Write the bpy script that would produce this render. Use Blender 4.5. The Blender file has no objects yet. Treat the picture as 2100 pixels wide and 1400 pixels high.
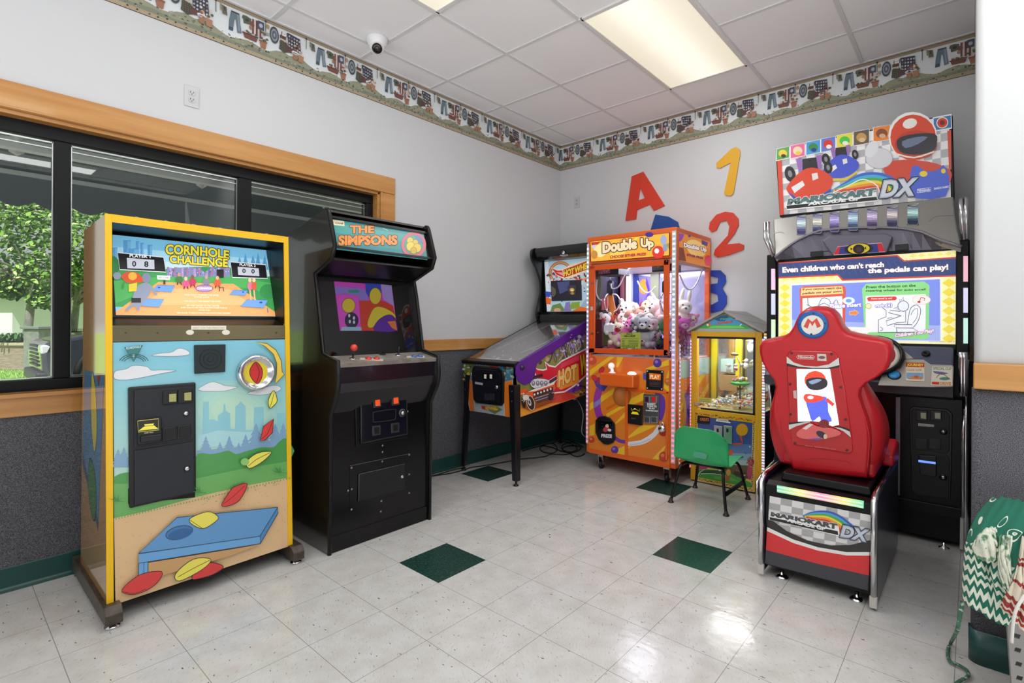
import bpy, bmesh, math, random
from math import sin, cos, pi, radians, sqrt, atan2
from mathutils import Vector, Matrix
from mathutils.geometry import tessellate_polygon
C = bpy.context.scene.collection
rnd = random.Random(7)
# ------------------------------------------------------------------ camera (measured from the floor tiles: 12 inch grid)
FPX, YAW, ROLL = 1056.84, 0.7049, 0.0052
CAM = Vector((3.2578, -4.2476, 1.2015)); SX, SY = 44.21, -38.33
cd = bpy.data.cameras.new('camera'); cam = bpy.data.objects.new('camera', cd); C.objects.link(cam)
cd.sensor_fit = 'HORIZONTAL'; cd.sensor_width = 36; cd.lens = FPX*36/2100
cd.shift_x = -SX/2100; cd.shift_y = SY/2100; cd.clip_start = .02; cd.clip_end = 300
cam.matrix_world = Matrix.Translation(CAM) @ Matrix.Rotation(YAW, 4, 'Z') @ Matrix.Rotation(pi/2, 4, 'X') @ Matrix.Rotation(ROLL, 4, 'Z')
bpy.context.scene.camera = cam
_M3 = cam.matrix_world.to_3x3()
def on(px, py, p0, n):
    """where the photo's pixel meets the plane through p0 with normal n (used to measure flat panels)"""
    d = _M3 @ Vector(((px-1050-SX)/FPX, -(py-700-SY)/FPX, -1))
    p0 = Vector(p0); n = Vector(n)
    return CAM + d*((p0-CAM).dot(n)/d.dot(n))
def onx(px, py, x): return on(px, py, (x, 0, 0), (1, 0, 0))
def ony(px, py, y): return on(px, py, (0, y, 0), (0, 1, 0))
def onz(px, py, z): return on(px, py, (0, 0, z), (0, 0, 1))
# ------------------------------------------------------------------ materials
def lin(c):
    if isinstance(c, str):
        c = c.lstrip('#'); c = tuple(int(c[i:i+2], 16)/255 for i in (0, 2, 4))
    return tuple((v/12.92 if v <= .04045 else ((v+.055)/1.055)**2.4) for v in c)
_mats = {}
def mat(name, col='808080', rough=.5, metal=0, emit=0, emitcol=None, coat=0, spec=.5, noise=None, bump=None, stretch=None, alpha=1):
    """noise=(scale, colour2, contrast lo, hi); bump=(scale, strength)"""
    if name in _mats: return _mats[name]
    m = bpy.data.materials.new(name); m.use_nodes = True; nt = m.node_tree; b = nt.nodes['Principled BSDF']
    b.inputs['Base Color'].default_value = (*lin(col), 1); b.inputs['Roughness'].default_value = rough
    b.inputs['Metallic'].default_value = metal; b.inputs['Specular IOR Level'].default_value = spec
    b.inputs['Coat Weight'].default_value = coat; b.inputs['Coat Roughness'].default_value = .06
    if emit:
        b.inputs['Emission Color'].default_value = (*lin(emitcol or col), 1); b.inputs['Emission Strength'].default_value = emit
    tc = None
    if noise or bump:
        tc = nt.nodes.new('ShaderNodeTexCoord'); mp = nt.nodes.new('ShaderNodeMapping'); nt.links.new(tc.outputs['Object'], mp.inputs[0])
        mp.inputs['Scale'].default_value = stretch or (1, 1, 1)
    if noise:
        n = nt.nodes.new('ShaderNodeTexNoise'); n.inputs['Scale'].default_value = noise[0]; n.inputs['Detail'].default_value = 6
        nt.links.new(mp.outputs[0], n.inputs['Vector'])
        r = nt.nodes.new('ShaderNodeValToRGB'); r.color_ramp.elements[0].position = noise[2]; r.color_ramp.elements[1].position = noise[3]
        r.color_ramp.elements[0].color = (*lin(col), 1); r.color_ramp.elements[1].color = (*lin(noise[1]), 1)
        nt.links.new(n.outputs['Fac'], r.inputs[0]); nt.links.new(r.outputs[0], b.inputs['Base Color'])
    if bump:
        n2 = nt.nodes.new('ShaderNodeTexNoise'); n2.inputs['Scale'].default_value = bump[0]; n2.inputs['Detail'].default_value = 3
        nt.links.new(mp.outputs[0], n2.inputs['Vector'])
        bp = nt.nodes.new('ShaderNodeBump'); bp.inputs['Strength'].default_value = bump[1]; bp.inputs['Distance'].default_value = .004
        nt.links.new(n2.outputs['Fac'], bp.inputs['Height']); nt.links.new(bp.outputs[0], b.inputs['Normal'])
    _mats[name] = m; return m
def glass(name, tint='ffffff', refl=1.0, rough=0.0):
    if name in _mats: return _mats[name]
    m = bpy.data.materials.new(name); m.use_nodes = True; nt = m.node_tree; nt.nodes.clear()
    o = nt.nodes.new('ShaderNodeOutputMaterial'); t = nt.nodes.new('ShaderNodeBsdfTransparent'); g = nt.nodes.new('ShaderNodeBsdfGlossy')
    lw = nt.nodes.new('ShaderNodeLayerWeight'); lw.inputs[0].default_value = .5; pw = nt.nodes.new('ShaderNodeMath'); pw.operation = 'POWER'; pw.inputs[1].default_value = 5; f = nt.nodes.new('ShaderNodeMath'); f.operation = 'MULTIPLY_ADD'; f.inputs[1].default_value = .95; f.inputs[2].default_value = .04; mx = nt.nodes.new('ShaderNodeMixShader')
    nt.links.new(lw.outputs['Facing'], pw.inputs[0]); nt.links.new(pw.outputs[0], f.inputs[0])
    ml = nt.nodes.new('ShaderNodeMath'); ml.operation = 'MULTIPLY'; ml.inputs[1].default_value = refl
    t.inputs[0].default_value = (*lin(tint), 1); g.inputs['Roughness'].default_value = rough
    nt.links.new(f.outputs[0], ml.inputs[0]); nt.links.new(ml.outputs[0], mx.inputs[0]); nt.links.new(t.outputs[0], mx.inputs[1]); nt.links.new(g.outputs[0], mx.inputs[2])
    nt.links.new(mx.outputs[0], o.inputs[0]); _mats[name] = m; return m
def printed(name, rough=.35, emit=0, coat=0, metal=0):
    """printed sheet: its ink colours are stored per face"""
    if name in _mats: return _mats[name]
    m = bpy.data.materials.new(name); m.use_nodes = True; nt = m.node_tree; b = nt.nodes['Principled BSDF']
    a = nt.nodes.new('ShaderNodeAttribute'); a.attribute_name = 'ink'; nt.links.new(a.outputs['Color'], b.inputs['Base Color'])
    b.inputs['Roughness'].default_value = rough; b.inputs['Coat Weight'].default_value = coat; b.inputs['Metallic'].default_value = metal
    if emit:
        nt.links.new(a.outputs['Color'], b.inputs['Emission Color']); b.inputs['Emission Strength'].default_value = emit
    _mats[name] = m; return m
# ------------------------------------------------------------------ mesh builder (world coordinates)
def origin(o):
    v = Vector((0, 0, 0))
    while o is not None: v += o.location; o = o.parent
    return v
def frame(d):
    d = d.normalized(); a = Vector((0, 0, 1)) if abs(d.z) < .9 else Vector((1, 0, 0))
    u = d.cross(a).normalized(); return u, u.cross(d).normalized()
def catmull(pts, n=6, closed=True):
    P = [Vector(p) for p in pts]; L = len(P); out = []
    for i in range(L if closed else L-1):
        a, b, c, d = (P[(i-1) % L], P[i], P[(i+1) % L], P[(i+2) % L]) if closed else (P[max(i-1, 0)], P[i], P[i+1], P[min(i+2, L-1)])
        for k in range(n):
            t = k/n; out.append(.5*((2*b)+(c-a)*t+(2*a-5*b+4*c-d)*t*t+(3*b-a-3*c+d)*t**3))
    if not closed: out.append(P[-1])
    return out
class M:
    def __init__(s): s.v = []; s.f = []; s.mi = []; s.sm = []; s.ink = []; s.cur = 0; s.smooth = False; s.col = None
    def face(s, idx): s.f.append(tuple(idx)); s.mi.append(s.cur); s.sm.append(s.smooth); s.ink.append(s.col)
    def add(s, pts): k = len(s.v); s.v += [Vector(p) for p in pts]; return k
    def poly(s, pts): k = s.add(pts); s.face(range(k, k+len(pts))); return s
    def box(s, x0, x1, y0, y1, z0, z1):
        k = s.add([(x, y, z) for z in (z0, z1) for y in (y0, y1) for x in (x0, x1)])
        for q in ((0, 2, 3, 1), (4, 5, 7, 6), (0, 1, 5, 4), (2, 6, 7, 3), (0, 4, 6, 2), (1, 3, 7, 5)): s.face([k+i for i in q])
        return s
    def hexa(s, b, t):
        """solid between two matching polygons (3-D point lists)"""
        n = len(b); k = s.add(list(b)+list(t)); s.face([k+i for i in reversed(range(n))]); s.face([k+n+i for i in range(n)])
        sm = s.smooth
        for i in range(n): j = (i+1) % n; s.face((k+i, k+j, k+n+j, k+n+i))
        s.smooth = sm; return s
    def prism(s, prof, axis, a, b):
        """2-D profile swept along an axis: x -> (y,z), y -> (x,z), z -> (x,y)"""
        f = {'x': lambda p, t: (t, p[0], p[1]), 'y': lambda p, t: (p[0], t, p[1]), 'z': lambda p, t: (p[0], p[1], t)}[axis]
        return s.hexa([f(p, a) for p in prof], [f(p, b) for p in prof])
    def slab(s, pts, n, th):
        n = Vector(n).normalized()*th; return s.hexa([Vector(p) for p in pts], [Vector(p)+n for p in pts])
    def tube(s, pts, r, seg=10, cap=True, smooth=True, closed=False):
        P = [Vector(p) for p in pts]; n = len(P); rr = r if isinstance(r, (list, tuple)) else [r]*n; rings = []; old = s.smooth; s.smooth = smooth; u = None
        for i in range(n):
            a = P[i-1] if (i or closed) else P[i]; b = P[(i+1) % n] if (i < n-1 or closed) else P[i]
            d = (b-a); d = d.normalized() if d.length > 1e-9 else Vector((0, 0, 1))
            if u is None: u, w = frame(d)
            else: u = (u-d*u.dot(d)).normalized(); w = u.cross(d)
            w = d.cross(u)
            rings.append(s.add([P[i]+(u*cos(2*pi*k/seg)+w*sin(2*pi*k/seg))*rr[i] for k in range(seg)]))
        for i in range(n if closed else n-1):
            A, B = rings[i], rings[(i+1) % n]
            for k in range(seg): j = (k+1) % seg; s.face((A+k, A+j, B+j, B+k))
        if cap and not closed:
            s.smooth = False; s.face([rings[0]+k for k in reversed(range(seg))]); s.face([rings[-1]+k for k in range(seg)])
        s.smooth = old; return s
    def lathe(s, c, axis, prof, seg=24, smooth=True):
        """profile of (radius, distance along axis) around the point c"""
        c = Vector(c); d = Vector(axis).normalized(); u, w = frame(d); old = s.smooth; s.smooth = smooth; R = []
        for r, t in prof: R.append(s.add([c+d*t+(u*cos(2*pi*k/seg)+w*sin(2*pi*k/seg))*r for k in range(seg)]) if r > 1e-6 else (s.add([c+d*t]), 1))
        for A, B in zip(R, R[1:]):
            for k in range(seg):
                j = (k+1) % seg
                if isinstance(A, tuple) and isinstance(B, tuple): continue
                if isinstance(A, tuple): s.face((A[0], B+j, B+k))
                elif isinstance(B, tuple): s.face((A+k, A+j, B[0]))
                else: s.face((A+k, A+j, B+j, B+k))
        if not isinstance(R[0], tuple): s.smooth = False; s.face([R[0]+k for k in reversed(range(seg))])
        if not isinstance(R[-1], tuple): s.smooth = False; s.face([R[-1]+k for k in range(seg)])
        s.smooth = old; return s
    def ball(s, c, r, seg=16, rings=10, rot=None):
        c = Vector(c); r = Vector(r) if not isinstance(r, (int, float)) else Vector((r, r, r)); old = s.smooth; s.smooth = True; rows = []
        R = rot or Matrix.Identity(3)
        for i in range(rings+1):
            th = pi*i/rings
            rows.append(s.add([c+R @ Vector((r.x*sin(th)*cos(2*pi*k/seg), r.y*sin(th)*sin(2*pi*k/seg), r.z*cos(th))) for k in range(seg if 0 < i < rings else 1)]))
        for i in range(rings):
            A, B = rows[i], rows[i+1]
            for k in range(seg):
                j = (k+1) % seg
                if i == 0: s.face((A, B+k, B+j))
                elif i == rings-1: s.face((A+k, B, A+j))
                else: s.face((A+k, B+k, B+j, A+j))
        s.smooth = old; return s
    def grid(s, fn, nu, nv, smooth=True, closed_u=False):
        old = s.smooth; s.smooth = smooth; k = s.add([fn(i/nu, j/nv) for j in range(nv+1) for i in range(nu+1)])
        for j in range(nv):
            for i in range(nu): a = k+j*(nu+1)+i; s.face((a, a+1, a+nu+2, a+nu+1))
        s.smooth = old; return s
    def build(s, name, ms, parent=None, bevel=0, seg=2, solid=0, sub=0, weld=False, angle=40):
        o0 = origin(parent); me = bpy.data.meshes.new(name)
        me.from_pydata([tuple(p-o0) for p in s.v], [], s.f)
        for m in (ms if isinstance(ms, (list, tuple)) else [ms]): me.materials.append(m)
        me.polygons.foreach_set('material_index', s.mi); me.polygons.foreach_set('use_smooth', s.sm)
        if any(c is not None for c in s.ink):
            at = me.color_attributes.new('ink', 'FLOAT_COLOR', 'CORNER'); d = []
            for f, c in zip(s.f, s.ink): d += list((*(c or (1, 1, 1)), 1))*len(f)
            at.data.foreach_set('color', d)
        me.update()
        o = bpy.data.objects.new(name, me); C.objects.link(o); o.parent = parent
        if weld or sub:
            b = bmesh.new(); b.from_mesh(me); bmesh.ops.remove_doubles(b, verts=b.verts, dist=1e-5); bmesh.ops.recalc_face_normals(b, faces=b.faces); b.to_mesh(me); b.free()
        if solid:
            q = o.modifiers.new('thick', 'SOLIDIFY'); q.thickness = solid; q.offset = 0
        if sub:
            q = o.modifiers.new('sub', 'SUBSURF'); q.levels = sub; q.render_levels = sub
        if bevel:
            b = bmesh.new(); b.from_mesh(me); bmesh.ops.recalc_face_normals(b, faces=b.faces); b.to_mesh(me); b.free()
            q = o.modifiers.new('edge', 'BEVEL'); q.width = bevel; q.segments = seg; q.limit_method = 'ANGLE'; q.angle_limit = radians(angle)
            q.harden_normals = False
        return o
def tag(o, label=None, cat=None, group=None, kind=None):
    if label: o['label'] = label
    if cat: o['category'] = cat
    if group: o['group'] = group
    if kind: o['kind'] = kind
    return o
def thing(name, label, cat, loc, group=None):
    o = bpy.data.objects.new(name, None); C.objects.link(o); o.location = loc; o.empty_display_size = .1
    return tag(o, label, cat, group)
def struct(m, name, ms, parent=None, **k):
    o = m.build(name, ms, parent, **k)
    if parent is None: o['kind'] = 'structure'
    return o
# ------------------------------------------------------------------ lettering
_txt = {}
def glyphs(s, bold=0.0, sp=1.0):
    """triangulated outline of a line of lettering, scaled into the unit square; returns (verts, faces, aspect)"""
    key = (s, bold, sp)
    if key not in _txt:
        cu = bpy.data.curves.new('t', 'FONT'); cu.body = s; cu.offset = bold; cu.space_character = sp; cu.resolution_u = 3
        ob = bpy.data.objects.new('t', cu); C.objects.link(ob); bpy.context.view_layer.update()
        me = bpy.data.meshes.new_from_object(ob.evaluated_get(bpy.context.evaluated_depsgraph_get()))
        V = [(v.co.x, v.co.y) for v in me.vertices]; F = [tuple(p.vertices) for p in me.polygons]
        bpy.data.objects.remove(ob); bpy.data.curves.remove(cu); bpy.data.meshes.remove(me)
        x0 = min(v[0] for v in V); x1 = max(v[0] for v in V); y0 = min(v[1] for v in V); y1 = max(v[1] for v in V)
        _txt[key] = ([((x-x0)/(x1-x0), (y-y0)/(y1-y0)) for x, y in V], F, (x1-x0)/(y1-y0))
    return _txt[key]
class Art(M):
    """flat printed artwork on one plane; shapes are given in the photo's pixels, measured inside a crop (ox, oy, scale)"""
    def __init__(s, p0, n, crop=(0, 0, 1), lift=.0004, step=.00006):
        super().__init__(); s.p0 = Vector(p0); s.n = Vector(n).normalized()
        if (CAM-s.p0).dot(s.n) < 0: s.n = -s.n
        s.crop = crop; s.h = lift; s.step = step; s.fn = None
    def P(s, p):
        if s.fn: q = s.fn(p[0], p[1])
        else: q = on(s.crop[0]+p[0]/s.crop[2], s.crop[1]+p[1]/s.crop[2], s.p0, s.n)
        return q+s.n*s.h
    def up(s): s.h += s.step
    def fill(s, c, pts, smooth=0, outline=None, w=3):
        p = [(q[0], q[1]) for q in pts]
        if smooth: p = [(q.x, q.y) for q in catmull([(a, b, 0) for a, b in p], smooth)]
        s.col = lin(c); s.up(); V = [s.P(q) for q in p]; k = s.add(V)
        if len(V) == 4 and not smooth: s.face((k, k+1, k+2, k+3))
        else:
            for t in tessellate_polygon([[Vector((a, b, 0)) for a, b in p]]): s.face([k+i for i in t])
        if outline: s.line(outline, w, p, True)
        return s
    def rect(s, c, x0, y0, x1, y1, **k): return s.fill(c, [(x0, y0), (x1, y0), (x1, y1), (x0, y1)], **k)
    def line(s, c, w, pts, closed=False, smooth=0):
        p = [Vector((q[0], q[1], 0)) for q in pts]
        if smooth: p = catmull(p, smooth, closed)
        s.col = lin(c); s.up(); n = len(p); L = []; R = []
        for i in range(n):
            a = p[i-1] if (i or closed) else p[i]; b = p[(i+1) % n] if (i < n-1 or closed) else p[i]
            d = (b-a); d = d.normalized() if d.length > 1e-9 else Vector((1, 0, 0)); m = Vector((-d.y, d.x, 0))*w/2
            L.append(s.P(p[i]+m)); R.append(s.P(p[i]-m))
        k = s.add(L+R)
        for i in range(n if closed else n-1): j = (i+1) % n; s.face((k+i, k+j, k+n+j, k+n+i))
        return s
    def ell(s, c, cx, cy, rx, ry=None, rot=0, n=20, outline=None, w=3, a0=0, a1=2*pi):
        ry = rx if ry is None else ry; P = []
        for k in range(n+(a1-a0 < 6.2)):
            t = a0+(a1-a0)*k/n; x, y = rx*cos(t), ry*sin(t); P.append((cx+x*cos(rot)-y*sin(rot), cy+x*sin(rot)+y*cos(rot)))
        return s.fill(c, P, outline=outline, w=w)
    def ring(s, c, cx, cy, rx, ry, w, rot=0, n=24, a0=0, a1=2*pi):
        full = a1-a0 > 6.2
        return s.line(c, w, [(cx+rx*cos(t)*cos(rot)-ry*sin(t)*sin(rot), cy+rx*cos(t)*sin(rot)+ry*sin(t)*cos(rot)) for t in [a0+(a1-a0)*k/n for k in range(n+(not full))]], full)
    def text(s, c, t, bl, br, h, up=None, bold=0.0, sp=1.0, ol=None, olb=.04, shear=0, arch=0):
        """lettering whose baseline runs bl -> br and whose cap height is h crop pixels"""
        if ol:
            V, F, _ = glyphs(t, bold, sp)
            e = olb*(h[0] if isinstance(h, tuple) else h)
            for dx, dy in ((e, 0), (-e, 0), (0, e), (0, -e), (e*.7, e*.7), (-e*.7, e*.7), (e*.7, -e*.7), (-e*.7, -e*.7)):
                s.col = lin(ol); P = []
                for u, v in V:
                    hv = h[0]+(h[1]-h[0])*u if isinstance(h, tuple) else h; q = (up or (0, -1))
                    P.append((bl[0]+(br[0]-bl[0])*u+q[0]*hv*v+shear*hv*v+dx, bl[1]+(br[1]-bl[1])*u+q[1]*hv*v-arch*4*u*(1-u)+dy))
                s.up(); k = s.add([s.P(q) for q in P])
                for f in F: s.face([k+i for i in f])
        V, F, _ = glyphs(t, bold, sp); s.col = lin(c); s.up(); P = []
        for u, v in V:
            hv = h[0]+(h[1]-h[0])*u if isinstance(h, tuple) else h; q = (up or (0, -1))
            P.append((bl[0]+(br[0]-bl[0])*u+q[0]*hv*v+shear*hv*v, bl[1]+(br[1]-bl[1])*u+q[1]*hv*v-arch*4*u*(1-u)))
        k = s.add([s.P(q) for q in P])
        for f in F: s.face([k+i for i in f])
        return s
def offs(poly, d):
    """inset a 2-D polygon by d (towards its left side)"""
    n = len(poly); out = []
    for i in range(n):
        a, b, c = Vector(poly[i-1]), Vector(poly[i]), Vector(poly[(i+1) % n]); e, f = (b-a).normalized(), (c-b).normalized()
        m = Vector((-e.y-f.y, e.x+f.x)); m = m.normalized(); k = m.dot(Vector((-e.y, e.x))); out.append(tuple(b+m*d/max(k, .3)))
    return out
def rrect(x0, y0, x1, y1, r, n=4):
    P = []
    for cx, cy, a in ((x1-r, y1-r, 0), (x0+r, y1-r, pi/2), (x0+r, y0+r, pi), (x1-r, y0+r, 3*pi/2)):
        for k in range(n+1): P.append((cx+r*cos(a+pi/2*k/n), cy+r*sin(a+pi/2*k/n)))
    return P
TUBE, WORLD, LOW_FILL, SUN, EXPO = 12.2, .66, 2.5, 8, -.2
# ------------------------------------------------------------------ room
H = 3.036; RX, RY = 5.3, -6.4
PAINT = mat('white_paint', 'cdced0', .6, bump=(60, .05))
CEIL = mat('ceiling_tile', 'f8f8fa', .85, bump=(300, .08)); TBAR = mat('ceiling_bar', 'dededf', .7)
OAK = mat('oak', 'b67c3c', .38, noise=(3.5, 'cb9552', .3, .75), stretch=(6, .5, 9), coat=.2)
OAKX = mat('oak_x', 'b67c3c', .38, noise=(3.5, 'cb9552', .3, .75), stretch=(.5, 6, 9), coat=.2)
CARPET = mat('wall_carpet', '414146', .95, noise=(420, '7d7d83', .42, .62), bump=(380, .6), spec=.1)
GREENBASE = mat('green_baseboard', '1c4a47', .3)
BLACKAL = mat('black_aluminium', '0b0d0f', .45, spec=.25); STEEL = mat('steel', 'c9cbce', .25, 1); CHROME = mat('chrome', 'e6e6e8', .08, 1)
BLACK = mat('black', '0c0c0e', .35); MATTEBLACK = mat('matte_black', '121214', .6); SCREWM = mat('screw', '9a9a9c', .3, 1)
# floor: 12 inch vinyl tiles
def floor_material():
    m = bpy.data.materials.new('vinyl_tile'); m.use_nodes = True; nt = m.node_tree; b = nt.nodes['Principled BSDF']; N = nt.nodes.new; L = nt.links.new
    tc = N('ShaderNodeTexCoord'); mp = N('ShaderNodeMapping'); L(tc.outputs['Object'], mp.inputs[0])
    mp.inputs['Location'].default_value = (-1.0834, 2.7181, 0); sc = N('ShaderNodeVectorMath'); sc.operation = 'SCALE'; sc.inputs['Scale'].default_value = 1/.3048
    L(mp.outputs[0], sc.inputs[0])
    fl = N('ShaderNodeVectorMath'); fl.operation = 'FLOOR'; L(sc.outputs[0], fl.inputs[0])
    wn = N('ShaderNodeTexWhiteNoise'); wn.noise_dimensions = '2D'; L(fl.outputs[0], wn.inputs['Vector'])
    fr = N('ShaderNodeVectorMath'); fr.operation = 'FRACTION'; L(sc.outputs[0], fr.inputs[0]); sp = N('ShaderNodeSeparateXYZ'); L(fr.outputs[0], sp.inputs[0])
    def edge(o):
        a = N('ShaderNodeMath'); a.operation = 'PINGPONG'; a.inputs[1].default_value = .5; L(o, a.inputs[0]); c = N('ShaderNodeMath'); c.operation = 'LESS_THAN'; c.inputs[1].default_value = .0035; L(a.outputs[0], c.inputs[0]); return c.outputs[0]
    mx = N('ShaderNodeMath'); mx.operation = 'MAXIMUM'; L(edge(sp.outputs[0]), mx.inputs[0]); L(edge(sp.outputs[1]), mx.inputs[1])
    # streaky chips: the grain turns by a quarter from tile to tile
    rt = N('ShaderNodeVectorRotate'); rt.rotation_type = 'Z_AXIS'; L(sc.outputs[0], rt.inputs['Vector'])
    st = N('ShaderNodeMath'); st.operation = 'MULTIPLY_ADD'; st.inputs[1].default_value = .9; st.inputs[2].default_value = .35; L(wn.outputs['Value'], st.inputs[0]); L(st.outputs[0], rt.inputs['Angle'])
    m2 = N('ShaderNodeMapping'); m2.inputs['Scale'].default_value = (14, 52, 1); L(rt.outputs[0], m2.inputs[0])
    n1 = N('ShaderNodeTexNoise'); n1.inputs['Scale'].default_value = 1; n1.inputs['Detail'].default_value = 3; L(m2.outputs[0], n1.inputs['Vector'])
    n2 = N('ShaderNodeTexNoise'); n2.inputs['Scale'].default_value = 3.2; n2.inputs['Detail'].default_value = 6; L(sc.outputs[0], n2.inputs['Vector'])
    r1 = N('ShaderNodeValToRGB'); e = r1.color_ramp.elements; e[0].position = .26; e[0].color = (*lin('97938c'), 1); e[1].position = .36; e[1].color = (*lin('cfcecb'), 1)
    q = e.new(.75); q.color = (*lin('d6d5d2'), 1); L(n1.outputs['Fac'], r1.inputs[0])
    r2 = N('ShaderNodeValToRGB'); r2.color_ramp.elements[0].position = .3; r2.color_ramp.elements[0].color = (*lin('f2f0ed'), 1); r2.color_ramp.elements[1].position = .62; r2.color_ramp.elements[1].color = (1, 1, 1, 1); L(n2.outputs['Fac'], r2.inputs[0])
    mu = N('ShaderNodeMix'); mu.data_type = 'RGBA'; mu.blend_type = 'MULTIPLY'; mu.inputs['Factor'].default_value = 1; L(r1.outputs[0], mu.inputs['A']); L(r2.outputs[0], mu.inputs['B'])
    ml = N('ShaderNodeMix'); ml.data_type = 'RGBA'; ml.inputs['B'].default_value = (*lin('8a8680'), 1); L(mu.outputs['Result'], ml.inputs['A']); L(mx.outputs[0], ml.inputs['Factor'])
    # scattered black scuffs
    m3 = N('ShaderNodeMapping'); m3.inputs['Scale'].default_value = (3, 8, 1); m3.inputs['Rotation'].default_value = (0, 0, .9); L(sc.outputs[0], m3.inputs[0])
    n3 = N('ShaderNodeTexNoise'); n3.inputs['Scale'].default_value = 3; n3.inputs['Detail'].default_value = 2; L(m3.outputs[0], n3.inputs['Vector'])
    c3 = N('ShaderNodeMath'); c3.operation = 'GREATER_THAN'; c3.inputs[1].default_value = .715; L(n3.outputs['Fac'], c3.inputs[0])
    m4 = N('ShaderNodeMix'); m4.data_type = 'RGBA'; m4.inputs['B'].default_value = (*lin('6a655f'), 1); L(ml.outputs['Result'], m4.inputs['A']); L(c3.outputs[0], m4.inputs['Factor'])
    L(m4.outputs['Result'], b.inputs['Base Color'])
    rr = N('ShaderNodeMapRange'); rr.inputs['From Min'].default_value = .3; rr.inputs['From Max'].default_value = .7; rr.inputs['To Min'].default_value = .1; rr.inputs['To Max'].default_value = .2; L(n2.outputs['Fac'], rr.inputs['Value']); L(rr.outputs[0], b.inputs['Roughness'])
    bp = N('ShaderNodeBump'); bp.inputs['Strength'].default_value = .06; bp.inputs['Distance'].default_value = .01; n5 = N('ShaderNodeTexNoise'); n5.inputs['Scale'].default_value = 7; L(sc.outputs[0], n5.inputs['Vector']); L(n5.outputs['Fac'], bp.inputs['Height']); L(bp.outputs[0], b.inputs['Normal'])
    b.inputs['Specular IOR Level'].default_value = .45
    return m
FLOORM = floor_material()
GREENT = mat('green_vinyl_tile', '1d3a34', .2, noise=(60, '31564c', .45, .72), stretch=(1, 2.4, 1))
# the plain field and the dark green inlaid tiles are laid as one sheet
fm = M(); T = .3048; GX, GY = 1.0834, -2.7181
green = {(0, 0), (3, 3), (-3, 4), (1, 6)}
xs = [0]+[GX+i*T for i in range(-3, 12) if GX+i*T < RX]+[RX]; ys = [RY]+[GY+j*T for j in range(-11, 9) if GY+j*T > RY and GY+j*T < 0]+[0]
for a in range(len(xs)-1):
    for b in range(len(ys)-1):
        i, j = round((xs[a]-GX)/T), round((ys[b]-GY)/T)
        fm.cur = 1 if (i, j) in green else 0
        fm.poly([(xs[a], ys[b], 0), (xs[a+1], ys[b], 0), (xs[a+1], ys[b+1], 0), (xs[a], ys[b+1], 0)])
struct(fm, 'floor', [FLOORM, GREENT])
# left wall with the window opening
WY0, WY1, WZ0, WZ1 = -5.7, -2.14, .868, 2.135
m = M(); m.box(-.2, 0, RY, 0.2, WZ1, 3.3); m.box(-.2, 0, RY, 0.2, -.3, WZ0); m.box(-.2, 0, WY1, .2, WZ0, WZ1); m.box(-.2, 0, RY, WY0, WZ0, WZ1)
wl = struct(m, 'wall_left', PAINT)
m = M(); m.box(0, .008, RY, -2.02, .1, .775); m.box(0, .008, -2.02, 0, .1, .976); m.build('carpet_panel', CARPET, wl)
wb = struct(M().box(0, RX, 0, .2, -.3, 3.3), 'wall_back', PAINT)
M().box(0.008, 3.4, -.008, 0, .1, .976).build('carpet_panel', CARPET, wb)
# the wall that juts out on the right: rounded drywall corner, carpet below the rail
PX, PY = 3.266, -1.823
def corner(x0, y0, r, n=6): return [(x0+r-r*cos(pi/2*k/n), y0+r-r*sin(pi/2*k/n)) for k in range(n+1)]
m = M(); m.smooth = True; m.prism(corner(PX, PY, .025)+[(RX, PY), (RX, .1), (PX, .1)], 'z', -.2, 3.3); wr = struct(m, 'wall_right', PAINT)
m = M(); m.smooth = True; m.prism(corner(PX-.008, PY-.008, .03)+[(RX, PY-.008), (RX, PY+.05), (PX-.008, PY+.05)], 'z', .11, .976); m.build('carpet_panel', CARPET, wr)
struct(M().box(0, RX, RY, 0, H, H+.1), 'ceiling', CEIL)
# ceiling grid (2 ft), white bars
m = M()
for k in range(-1, 13): x = .834+.61*(k-1); m.box(x-.012, x+.012, RY, 0, H-.006, H+.01) if 0 < x < RX else None
for k in range(0, 10): y = -.496-.601*k; m.box(0, RX, y-.012, y+.012, H-.0055, H+.01)
m.box(0, .02, RY, 0, H-.007, H); m.box(0, RX, -.02, 0, H-.007, H)
struct(m, 'trim_1', TBAR)
# fluorescent fixtures let into the grid
def lamp_lens():
    m = bpy.data.materials.new('lamp_lens'); m.use_nodes = True; nt = m.node_tree; b = nt.nodes['Principled BSDF']; N = nt.nodes.new; L = nt.links.new
    tc = N('ShaderNodeTexCoord'); s = N('ShaderNodeSeparateXYZ'); L(tc.outputs['Object'], s.inputs[0])
    a = N('ShaderNodeMath'); a.operation = 'ABSOLUTE'; L(s.outputs[0], a.inputs[0])
    r = N('ShaderNodeValToRGB'); e = r.color_ramp.elements; e[0].position = .0; e[0].color = (*lin('fffdf2'), 1); e[1].position = 1; e[1].color = (*lin('d8d0b4'), 1); q = e.new(.3); q.color = (*lin('fffbe6'), 1); q2 = e.new(.62); q2.color = (*lin('e6dfc6'), 1)
    d = N('ShaderNodeMath'); d.operation = 'DIVIDE'; d.inputs[1].default_value = .29; L(a.outputs[0], d.inputs[0]); L(d.outputs[0], r.inputs[0])
    L(r.outputs[0], b.inputs['Emission Color']); b.inputs['Emission Strength'].default_value = LAMP; b.inputs['Base Color'].default_value = (.75, .73, .66, 1); b.inputs['Roughness'].default_value = .35
    return m
LAMP = .82
LENS = lamp_lens(); FRAMEW = mat('lamp_frame', 'e4e4e2', .4)
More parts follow.
